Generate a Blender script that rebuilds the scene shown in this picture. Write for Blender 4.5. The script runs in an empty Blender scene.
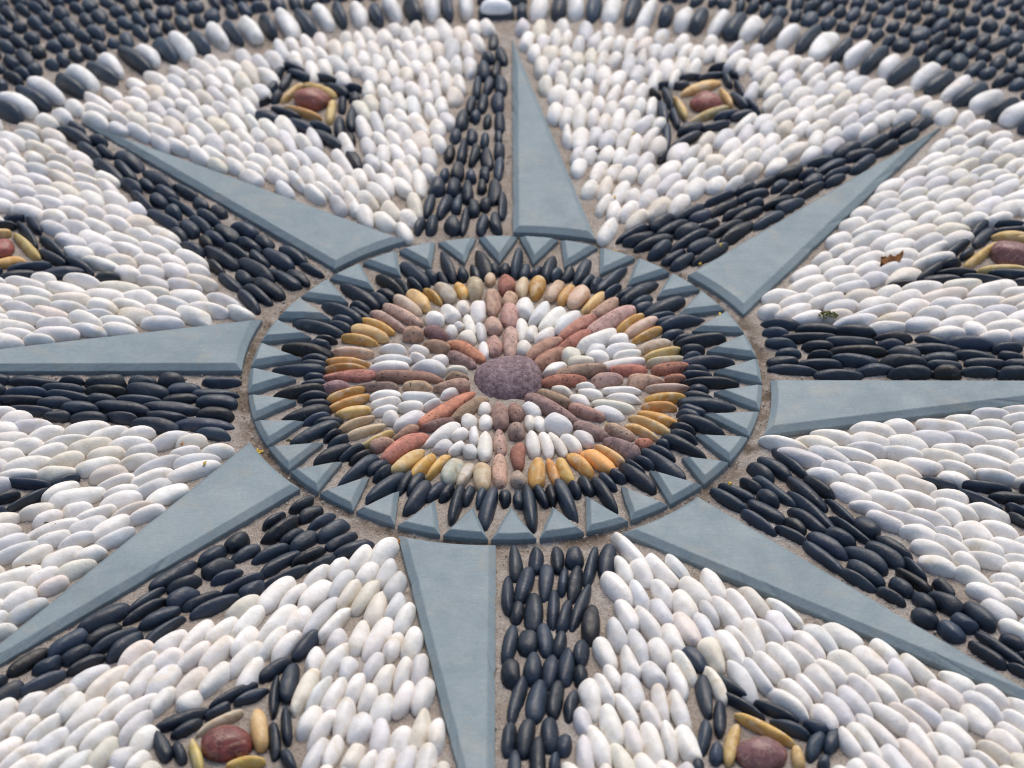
import bpy, bmesh, math, random
import numpy as np
from mathutils import Matrix, Vector

# ------------------------------------------------------------------ camera, sky, sun, exposure
S = 0.30                                   # metres per layout unit (medallion radius)
scene = bpy.context.scene
C = scene.collection
cam = bpy.data.cameras.new('camera')
cam_o = bpy.data.objects.new('camera', cam)
C.objects.link(cam_o)
cam.sensor_width = 36.0
cam.lens = 36.0 * 2509.53 / 1024.0
cam.clip_start = 0.05
cam.clip_end = 500.0
R3 = Matrix([[0.9999978, 0.000426, -0.0020549], [-0.001911, 0.5894892, -0.807774], [0.0008672, 0.8077761, 0.5894887]])
cam_o.matrix_world = Matrix.Translation(Vector((0.00653, -7.93618, 5.75287)) * S) @ R3.to_4x4()
cam.dof.use_dof = True
cam.dof.focus_distance = 9.321 * S
cam.dof.aperture_fstop = 5.2
scene.camera = cam_o

world = bpy.data.worlds.new("World")
scene.world = world
world.use_nodes = True
wn = world.node_tree
bg = wn.nodes['Background']
sky = wn.nodes.new('ShaderNodeTexSky')
sky.sky_type = 'NISHITA'
sky.sun_disc = False
SUN_EL, SUN_AZ = math.radians(56), math.radians(12)      # azimuth from +Y (away from camera), clockwise
sky.sun_elevation = SUN_EL
sky.sun_rotation = SUN_AZ
sky.dust_density = 3.0
sky.ozone_density = 1.0
wn.links.new(sky.outputs[0], bg.inputs[0])
bg.inputs[1].default_value = 0.12
sun = bpy.data.lights.new('sun', 'SUN')
sun.energy = 1.6
sun.angle = math.radians(45)
sun.color = (1.0, 0.92, 0.81)
sun_o = bpy.data.objects.new('sun', sun)
C.objects.link(sun_o)
sd = Vector((math.sin(SUN_AZ) * math.cos(SUN_EL), math.cos(SUN_AZ) * math.cos(SUN_EL), math.sin(SUN_EL)))
sun_o.rotation_euler = sd.to_track_quat('Z', 'Y').to_euler()
scene.cycles.pixel_filter_type = 'BLACKMAN_HARRIS'
scene.cycles.filter_width = 1.1
scene.view_settings.view_transform = 'Standard'
scene.view_settings.look = 'None'
scene.view_settings.gamma = 1.0
scene.view_settings.exposure = 0.45

# ------------------------------------------------------------------ layout of the mosaic (thousandths of a unit: x, y, half length, half width, angle, half height, kind)
MED = [[-512,347,81,20,-553,30,'o'],[-543,292,88,31,-390,36,'y'],[-578,249,77,18,-205,30,'o'],[-471,382,93,27,-676,31,'p'],[-415,430,114,26,-753,30,'p'],
[-398,495,82,27,-831,31,'t'],[-351,525,77,31,-983,36,'y'],[-297,559,68,18,-929,30,'o'],[-243,578,60,36,-1032,41,'g'],[-181,604,59,25,-1324,30,'o'],
[-124,605,77,35,-1488,41,'t'],[-60,677,39,23,-1542,30,'t'],[-51,511,89,31,-1556,35,'p'],[-45,339,51,34,-1423,40,'p'],[-42,198,63,31,-1522,36,'p'],
[-286,385,45,35,-969,41,'w'],[-223,427,48,36,-1093,41,'w'],[-171,471,42,29,-1517,34,'w'],[-108,440,68,33,-1548,38,'w'],[-144,349,70,25,-1390,30,'w'],
[-95,299,58,24,-1547,30,'w'],[-186,343,23,23,-1022,30,'w'],[-217,307,35,26,-1350,30,'w'],[-149,258,40,31,-910,35,'w'],[-367,278,44,35,-177,40,'b'],
[-275,290,60,31,-719,36,'d'],[-83,175,55,23,-1473,30,'w'],[-271,201,57,29,-447,33,'b'],[-154,170,94,29,-769,33,'r'],[-174,105,70,31,-724,35,'d'],
[-342,173,43,24,-475,30,'w'],[-348,125,35,18,-185,30,'w'],[-259,107,37,29,-287,33,'w'],[-296,45,67,37,-229,43,'w'],[-185,42,43,18,-242,30,'w'],
[-369,-3,130,29,-38,33,'b'],[-187,-7,45,18,-53,30,'b'],[-208,-72,68,33,46,38,'b'],[-339,-66,56,20,-22,30,'p'],[-333,-137,69,28,-112,33,'w'],
[-363,-202,49,28,3,33,'w'],[-279,-184,41,18,566,30,'w'],[-214,-115,41,18,511,30,'w'],[-222,-212,152,28,837,32,'r'],[-130,-206,107,30,859,34,'b'],
[-79,-210,37,26,-1565,30,'w'],[-495,-69,89,20,-50,30,'d'],[-666,-70,58,26,166,31,'d'],[-614,4,106,27,63,31,'r'],[-630,54,84,18,80,30,'o'],
[-625,95,90,21,-142,30,'o'],[-600,162,86,24,-151,30,'t'],[-447,181,52,19,-219,30,'w'],[-447,112,81,21,-117,30,'w'],[-456,61,83,29,1,33,'w'],
[-465,-125,64,22,99,30,'w'],[-459,-172,62,22,250,30,'w'],[-459,-223,52,18,275,30,'w'],[-619,-119,79,18,482,30,'o'],[-601,-168,85,22,455,30,'o'],
[-361,-290,76,33,691,39,'w'],[-437,-276,33,30,158,35,'w'],[-585,-232,73,24,304,30,'y'],[-567,-300,75,18,516,30,'t'],[-530,-353,86,21,515,30,'t'],
[-482,-405,73,18,642,30,'y'],[-462,-435,51,27,522,32,'b'],[-382,-452,118,33,858,38,'r'],[-370,-355,62,25,808,30,'b'],[-255,-310,68,21,432,30,'d'],
[-239,-379,88,29,746,34,'w'],[-233,-450,45,27,768,31,'w'],[-170,-374,41,25,755,30,'w'],[-181,-462,42,21,772,30,'w'],[-132,-482,32,28,-1503,33,'w'],
[-117,-380,57,20,-1544,30,'w'],[-136,-297,38,31,-1562,36,'w'],[-75,-300,40,28,-1565,32,'w'],[-75,-446,87,28,-1585,33,'w'],
[-361,-536,86,29,813,33,'y'],[-304,-565,76,25,1018,30,'o'],[-248,-568,77,18,1045,30,'o'],[-196,-610,77,35,1169,40,'g'],[-148,-620,75,23,1255,30,'g'],
[-85,-633,81,33,-1564,38,'t'],[-20,-427,72,26,-1569,30,'p'],[-20,-606,98,28,-1569,32,'p'],[-17,-260,80,35,-1569,40,'b'],[42,-235,54,31,-1557,36,'b'],
[43,-356,45,32,-1574,37,'d'],[93,-298,45,22,-1543,30,'w'],[134,-310,42,26,-1305,30,'w'],[197,-320,63,41,-786,47,'w'],[103,-228,43,31,-842,35,'w'],
[187,-143,78,29,-603,33,'b'],[178,-219,123,34,-677,39,'d'],[313,-233,77,28,-604,33,'b'],[326,-354,78,31,-697,35,'d'],[220,-97,45,21,-324,30,'w'],
[315,-70,38,18,-93,30,'w'],[331,-114,55,21,-428,30,'w'],[287,-164,43,29,-514,33,'w'],[229,-28,88,27,142,31,'r'],[396,-23,64,28,74,32,'p'],
[48,-509,86,28,-1585,33,'r'],[52,-654,42,30,-1453,34,'p'],[104,-439,73,28,-1452,33,'w'],[155,-437,72,24,-1400,30,'w'],[199,-433,70,23,-1168,30,'w'],
[251,-433,56,29,-1012,34,'w'],[299,-400,52,29,-868,34,'w'],[281,-557,77,27,-949,31,'o'],[117,-620,83,33,-1602,38,'o'],[178,-605,82,20,-1362,30,'o'],
[224,-598,74,27,-1290,32,'o'],[432,-361,69,29,-637,34,'p'],[443,-464,85,35,-702,40,'d'],[526,-433,34,25,136,30,'r'],[394,-500,82,21,-841,30,'y'],
[348,-540,86,32,-852,37,'o'],[513,-356,77,18,-701,30,'y'],[551,-313,86,24,-566,30,'y'],[581,-270,85,26,-497,30,'o'],[593,-204,66,18,-75,30,'o'],
[618,-145,82,20,-6,30,'o'],[626,-83,90,18,64,30,'t'],[450,-95,78,18,-83,30,'w'],[458,-144,67,25,-192,30,'w'],[416,-196,84,28,-305,32,'w'],
[396,-242,65,28,-529,32,'w'],[481,39,78,27,123,31,'r'],[646,52,76,27,214,31,'r'],[546,-37,71,33,38,38,'p'],[666,-15,45,18,162,30,'r'],
[590,201,76,29,439,33,'t'],[617,155,82,19,-2743,30,'y'],[633,102,84,23,-2828,30,'t'],[364,235,97,39,674,45,'w'],[447,238,49,31,332,36,'w'],
[455,181,67,31,465,35,'w'],[482,144,55,24,221,30,'w'],[357,171,45,28,449,32,'w'],[364,124,43,31,78,36,'w'],[457,81,94,28,236,32,'w'],
[261,139,38,34,91,39,'w'],[300,88,57,33,140,39,'w'],[195,49,58,27,684,32,'w'],[83,461,60,38,-1618,44,'w'],[139,427,87,31,-2022,36,'w'],
[192,388,88,34,-2081,39,'w'],[254,371,92,34,-2131,39,'w'],[66,323,81,24,-1609,30,'w'],[106,294,47,28,-1788,32,'w'],[159,275,58,28,-2262,32,'w'],
[73,184,47,32,-1680,37,'w'],[408,472,83,31,-2296,36,'p'],[432,378,122,37,-2452,42,'p'],[289,336,99,28,-2378,32,'r'],[275,248,94,24,-2345,30,'r'],
[148,184,105,33,-2294,38,'b'],[168,117,86,33,-2313,38,'b'],[279,26,117,33,188,38,'b'],[5,631,59,36,-1655,41,'r'],[16,527,47,29,-1782,34,'p'],
[18,409,74,35,-1552,41,'p'],[20,224,92,30,-1560,35,'p'],[69,622,75,28,-1656,32,'t'],[129,610,71,33,-1719,38,'o'],[201,595,72,30,-1942,35,'t'],
[251,571,78,23,-1967,30,'o'],[298,544,77,40,-1992,46,'t'],[359,514,80,25,-2156,30,'y'],[502,367,83,20,-2326,30,'o'],[544,336,91,29,-2422,34,'t'],
[569,282,75,20,-2504,30,'o']]
RING = [[48,805,106,25,1488,43,'l'],[82,742,58,24,1438,38,'s'],[130,738,46,21,1237,38,'s'],[180,765,97,29,1350,43,'l'],[213,721,44,21,1155,38,'s'],
[258,720,55,25,1195,38,'s'],[319,742,97,29,1247,43,'l'],[338,663,60,19,1086,38,'s'],[377,648,55,25,1222,38,'s'],[439,679,109,24,956,43,'l'],
[436,594,60,17,858,38,'s'],[493,586,53,21,879,38,'s'],[548,586,111,28,805,43,'l'],[557,526,55,25,695,38,'s'],[564,481,46,24,561,38,'s'],
[650,489,109,36,592,43,'l'],[629,419,60,24,451,38,'s'],[649,380,57,20,652,38,'s'],[718,369,107,22,400,43,'l'],[671,289,49,25,393,38,'s'],
[719,259,55,22,364,38,'s'],[786,241,108,26,255,43,'l'],[742,179,50,22,150,38,'s'],[738,132,45,20,371,38,'s'],[788,91,121,23,106,43,'l'],
[750,46,50,24,-23,38,'s'],[749,8,64,21,60,38,'s'],[800,-40,114,27,-65,43,'l'],[752,-83,45,25,-47,38,'s'],[745,-132,61,25,-189,38,'s'],
[781,-184,112,32,-118,43,'l'],[721,-217,55,25,-482,38,'s'],[704,-254,53,23,-404,38,'s'],[747,-315,93,30,-409,43,'l'],[676,-335,56,20,-457,38,'s'],
[675,-383,61,22,-494,38,'s'],[671,-445,107,29,-597,43,'l'],[598,-435,32,21,-534,38,'s'],[583,-485,63,23,-662,38,'s'],[585,-558,113,29,-817,43,'l'],
[519,-548,55,19,-669,38,'s'],[478,-573,58,15,-816,38,'s'],[492,-640,106,28,-857,43,'l'],[417,-625,42,27,-920,38,'s'],[380,-658,57,22,-1036,38,'s'],
[367,-738,107,26,-1141,43,'l'],[302,-684,55,25,-1230,38,'s'],[256,-704,44,22,-1276,38,'s'],[226,-769,122,27,-1314,43,'l'],
[171,-738,53,22,-1469,38,'s'],[133,-734,64,20,-1257,38,'s'],[92,-806,126,28,-1488,43,'l'],[49,-760,49,21,-1510,38,'s'],[-1,-755,53,22,-1519,38,'s'],
[-62,-812,113,29,-1728,43,'l'],[-90,-754,54,17,-1751,38,'s'],[-133,-739,57,20,-1831,38,'s'],[-179,-792,109,24,-1735,43,'l'],
[-214,-727,52,21,-2019,38,'s'],[-256,-714,57,26,-2062,38,'s'],[-323,-757,105,32,-1963,43,'l'],[-331,-668,64,24,-1929,38,'s'],
[-369,-654,73,22,-1904,38,'s'],[-440,-691,105,32,-2226,43,'l'],[-450,-607,55,21,-2320,38,'s'],[-471,-570,55,25,-2391,38,'s'],
[-540,-588,116,27,-2235,43,'l'],[-540,-510,54,24,-2417,38,'s'],[-575,-483,62,20,-2416,38,'s'],[-645,-496,92,28,-2433,43,'l'],
[-627,-414,49,20,-2528,38,'s'],[-654,-382,47,17,-2401,38,'s'],[-722,-365,109,29,-2560,43,'l'],[-675,-292,61,20,-2900,38,'s'],
[-718,-274,59,19,-2657,38,'s'],[-765,-245,99,33,-2799,43,'l'],[-726,-175,54,22,-3048,38,'s'],[-736,-128,68,22,-3012,38,'s'],
[-801,-101,107,25,-2987,43,'l'],[-742,-49,53,21,-3087,38,'s'],[-743,-1,46,21,-3140,38,'s'],[-806,47,107,27,-3220,43,'l'],[-749,80,57,23,-3299,38,'s'],
[-748,125,58,23,-3257,38,'s'],[-778,180,114,30,-3360,43,'l'],[-733,217,44,25,-3474,38,'s'],[-713,253,46,21,-3332,38,'s'],
[-746,334,122,28,-3561,43,'l'],[-668,338,62,20,-3640,38,'s'],[-656,383,58,22,-3598,38,'s'],[-656,435,108,30,-3823,43,'l'],
[-583,428,61,24,-3869,38,'s'],[-590,482,54,24,-3740,38,'s'],[-595,563,111,31,-3928,43,'l'],[-517,544,56,27,-3986,38,'s'],
[-483,572,54,25,-3878,38,'s'],[-474,639,102,23,-4008,43,'l'],[-423,637,63,20,-4243,38,'s'],[-370,645,57,20,-4150,38,'s'],
[-374,726,104,33,-4110,43,'l'],[-308,706,48,23,-4287,38,'s'],[-256,686,60,20,-4346,38,'s'],[-238,778,112,25,-4441,43,'l'],
[-175,722,53,25,-4666,38,'s'],[-123,732,62,22,-4435,38,'s'],[-96,803,119,30,-4554,43,'l'],[-44,757,41,24,-4701,38,'s'],[-2,760,43,24,-4755,38,'s']]
DIA = {'0':[[907,2287,115,25,577,30,'y'],[932,2040,105,18,557,30,'y'],[803,2109,116,18,-1393,30,'y'],[1019,2197,80,18,-1292,30,'y'],
[918,2144,73,61,388,44,'R'],[739,2309,37,18,483,30,'k'],[691,2228,46,18,-1094,30,'k'],[749,2182,94,20,-1422,30,'k'],[719,2058,92,23,-1467,30,'k'],
[772,2004,82,20,-1471,30,'k'],[729,1846,105,19,-1619,30,'k'],[702,1668,59,18,-2021,30,'k'],[817,2306,42,26,228,30,'k'],[869,2383,61,18,292,30,'k'],
[963,2393,73,18,467,30,'k'],[1005,2478,60,18,486,30,'k'],[1036,2356,59,18,-1340,30,'k'],[1072,2411,33,18,-1043,30,'k'],[1089,2269,88,19,-1355,30,'k'],
[1076,2165,77,20,-1152,30,'k'],[1138,2103,64,18,-1178,30,'k'],[1080,2029,64,24,453,30,'k'],[1009,2028,69,18,525,30,'k'],[954,1937,67,23,432,30,'k'],
[833,1904,77,31,584,35,'k'],[815,1816,99,23,760,30,'k']],'7':[[-985,2235,91,18,1100,30,'y'],[-854,2257,96,24,-599,30,'y'],
[-930,2055,105,18,-481,30,'o'],[-799,2055,95,21,-1603,30,'y'],[-890,2161,83,78,-461,56,'R'],[-999,2475,68,18,-502,30,'k'],
[-956,2397,79,25,-680,30,'k'],[-1059,2421,59,18,1372,30,'k'],[-1022,2337,74,22,1388,30,'k'],[-1081,2284,48,19,1313,30,'k'],
[-1055,2198,57,22,1388,30,'k'],[-1109,2152,39,18,868,30,'k'],[-1084,2010,76,31,-490,36,'k'],[-997,2044,86,18,-524,30,'k'],
[-931,1942,72,27,-571,31,'k'],[-837,1927,63,18,-611,30,'k'],[-790,1812,109,28,-825,33,'k'],[-843,2373,71,18,-421,30,'k'],
[-784,2269,81,27,-763,31,'k'],[-706,2280,48,18,-337,30,'k'],[-695,2193,41,26,-1494,30,'k'],[-748,2123,69,19,-1526,30,'k'],
[-700,2013,116,23,-1557,30,'k'],[-749,1923,92,27,-1480,32,'k'],[-696,1815,52,23,-1493,30,'k'],
[-674,1650,89,28,-1184,32,'k']],'6':[[-2149,1036,53,19,41,30,'y'],[-2014,938,115,21,-967,30,'y'],[-2064,812,73,23,321,30,'o'],
[-2115,918,53,50,-250,36,'R'],[-2103,1160,46,19,240,30,'k'],[-2140,1096,57,19,32,30,'k'],[-2007,1103,69,18,-981,30,'k'],
[-2020,1023,109,19,-1045,30,'k'],[-1903,933,99,18,-886,30,'k'],[-1895,851,85,23,-699,30,'k'],[-1770,784,85,23,-736,30,'k'],
[-1645,696,52,28,81,33,'k'],[-1977,778,90,18,257,30,'k'],[-2012,707,85,27,157,31,'k'],[-1834,731,90,28,79,33,'k'],[-2110,746,26,16,230,30,'k'],
[-2287,907,115,25,-4136,30,'y'],[-2309,739,37,18,-4230,30,'k'],[-2228,691,46,18,-5807,30,'k'],[-2383,869,61,18,-4420,30,'k'],
[-2393,963,73,18,-4246,30,'k'],[-2478,1005,60,18,-4227,30,'k'],[-2411,1072,33,18,-5755,30,'k'],
[-2269,1089,88,19,-6067,30,'k']],'1':[[2150,1008,89,24,-11,30,'y'],[1995,869,114,23,803,30,'y'],[2063,754,106,18,52,30,'y'],
[2130,861,98,69,134,50,'M'],[2012,1063,80,21,904,30,'k'],[2024,1004,86,24,952,30,'k'],[2154,1102,77,18,-148,30,'k'],[2145,1053,75,18,145,30,'k'],
[1896,911,101,18,860,30,'k'],[1934,879,47,18,860,30,'k'],[1861,801,49,18,422,30,'k'],[1765,744,87,23,806,30,'k'],[1632,639,69,18,196,30,'k'],
[1870,735,84,18,53,30,'k'],[1799,680,80,23,65,30,'k'],[1984,682,93,18,-248,30,'k'],[2085,723,89,18,-155,30,'k'],[2139,660,56,18,167,30,'k'],
[2259,976,115,25,-209,30,'y'],[2274,833,80,18,-2077,30,'y'],[2300,1071,61,18,-493,30,'k'],[2373,1011,73,18,-319,30,'k'],[2462,1042,60,18,-300,30,'k'],
[2462,947,33,18,-1828,30,'k'],[2374,834,88,19,-2140,30,'k'],[2291,682,64,18,-1964,30,'k']],'4':[[-937,-1934,94,18,623,30,'t'],
[-802,-1970,97,33,-1426,38,'y'],[-999,-2084,70,19,-1286,30,'y'],[-837,-2120,65,18,137,30,'o'],[-902,-2040,83,70,63,51,'V'],
[-680,-1556,75,28,1089,33,'k'],[-778,-1678,72,26,807,30,'k'],[-720,-1741,97,30,-1656,35,'k'],[-766,-1814,97,18,-1569,30,'k'],
[-905,-1805,90,19,639,30,'k'],[-843,-1811,66,18,620,30,'k'],[-947,-1881,50,18,600,30,'k'],[-1064,-1923,98,25,495,30,'k'],
[-1043,-1962,63,22,641,30,'k'],[-717,-1947,82,19,-1463,30,'k'],[-751,-2017,79,21,-1457,30,'k'],[-1114,-2042,76,26,-1208,30,'k'],
[-1054,-2073,54,20,-1159,30,'k'],[-699,-2103,52,20,-1147,30,'k'],[-907,-2287,115,25,-2565,30,'y'],[-739,-2309,37,18,-2659,30,'k'],
[-691,-2228,46,18,-4236,30,'k'],[-869,-2383,61,18,-2850,30,'k'],[-963,-2393,73,18,-2675,30,'k'],[-1005,-2478,60,18,-2656,30,'k'],
[-1072,-2411,33,18,-4184,30,'k'],[-1089,-2269,88,19,-4497,30,'k']],'3':[[852,-1970,115,18,-622,30,'o'],[738,-2036,94,23,-1797,30,'y'],
[946,-2096,47,22,-1479,30,'y'],[829,-2081,80,66,-166,48,'M'],[643,-1632,64,30,-1023,34,'k'],[665,-1809,100,25,-1502,30,'k'],
[749,-1760,92,18,-763,30,'k'],[777,-1847,101,18,-647,30,'k'],[707,-1916,83,23,-1637,30,'k'],[650,-2005,80,23,-1757,30,'k'],
[685,-2077,46,24,-1669,30,'k'],[894,-1882,81,19,-569,30,'k'],[935,-1962,73,22,-590,30,'k'],[1016,-1958,46,22,-572,30,'k'],
[1007,-2042,64,26,-1971,30,'k'],[1066,-2017,59,24,-1895,30,'k'],[621,-2140,36,21,-1671,30,'k'],[1029,-2119,31,21,-1827,30,'k'],
[976,-2259,115,25,-1780,30,'y'],[833,-2274,80,18,-3648,30,'y'],[1071,-2300,61,18,-2064,30,'k'],[1011,-2373,73,18,-1890,30,'k'],
[1042,-2462,60,18,-1870,30,'k'],[947,-2462,33,18,-3399,30,'k'],[834,-2374,88,19,-3711,30,'k'],
[682,-2291,64,18,-3534,30,'k']],'5':[[-1770,-671,95,17,-81,30,'k'],[-1623,-651,55,18,501,30,'k'],[-1740,-762,93,18,693,30,'k'],
[-1826,-751,54,18,504,30,'k'],[-1836,-837,28,17,377,30,'k'],[-2259,-976,115,25,-3350,30,'y'],[-2102,-783,105,18,-3370,30,'y'],
[-2059,-923,116,18,-5320,30,'y'],[-2274,-833,80,18,-5219,30,'y'],[-2165,-867,73,61,-3539,44,'R'],[-2155,-1110,37,18,-3444,30,'k'],
[-2064,-1086,46,18,-5021,30,'k'],[-1964,-947,92,23,-5394,30,'k'],[-2300,-1071,61,18,-3635,30,'k'],[-2373,-1011,73,18,-3460,30,'k'],
[-2462,-1042,60,18,-3441,30,'k'],[-2462,-947,33,18,-4970,30,'k'],[-2374,-834,88,19,-5282,30,'k'],[-2291,-682,64,18,-5105,30,'k'],
[-2198,-671,64,24,-3474,30,'k'],[-2044,-696,67,23,-3495,30,'k'],[-1935,-757,77,31,-3343,35,'k']],'2':[[1600,-674,74,18,-522,30,'k'],
[1773,-693,94,18,-115,30,'k'],[1743,-774,100,20,-701,30,'k'],[1843,-755,76,24,-74,30,'k'],[1868,-825,47,18,-505,30,'k'],[1862,-887,49,18,-805,30,'k'],
[1914,-701,19,14,-1,30,'k'],[2287,-907,115,25,-994,30,'y'],[2040,-932,105,18,-1014,30,'y'],[2109,-803,116,18,-2964,30,'y'],
[2197,-1019,80,18,-2863,30,'y'],[2144,-918,73,61,-1182,44,'R'],[2309,-739,37,18,-1088,30,'k'],[2228,-691,46,18,-2665,30,'k'],
[2058,-719,92,23,-3038,30,'k'],[2383,-869,61,18,-1279,30,'k'],[2393,-963,73,18,-1104,30,'k'],[2478,-1005,60,18,-1085,30,'k'],
[2411,-1072,33,18,-2613,30,'k'],[2269,-1089,88,19,-2926,30,'k'],[2103,-1138,64,18,-2749,30,'k'],[2029,-1080,64,24,-1118,30,'k'],
[1937,-954,67,23,-1139,30,'k']]}
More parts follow.
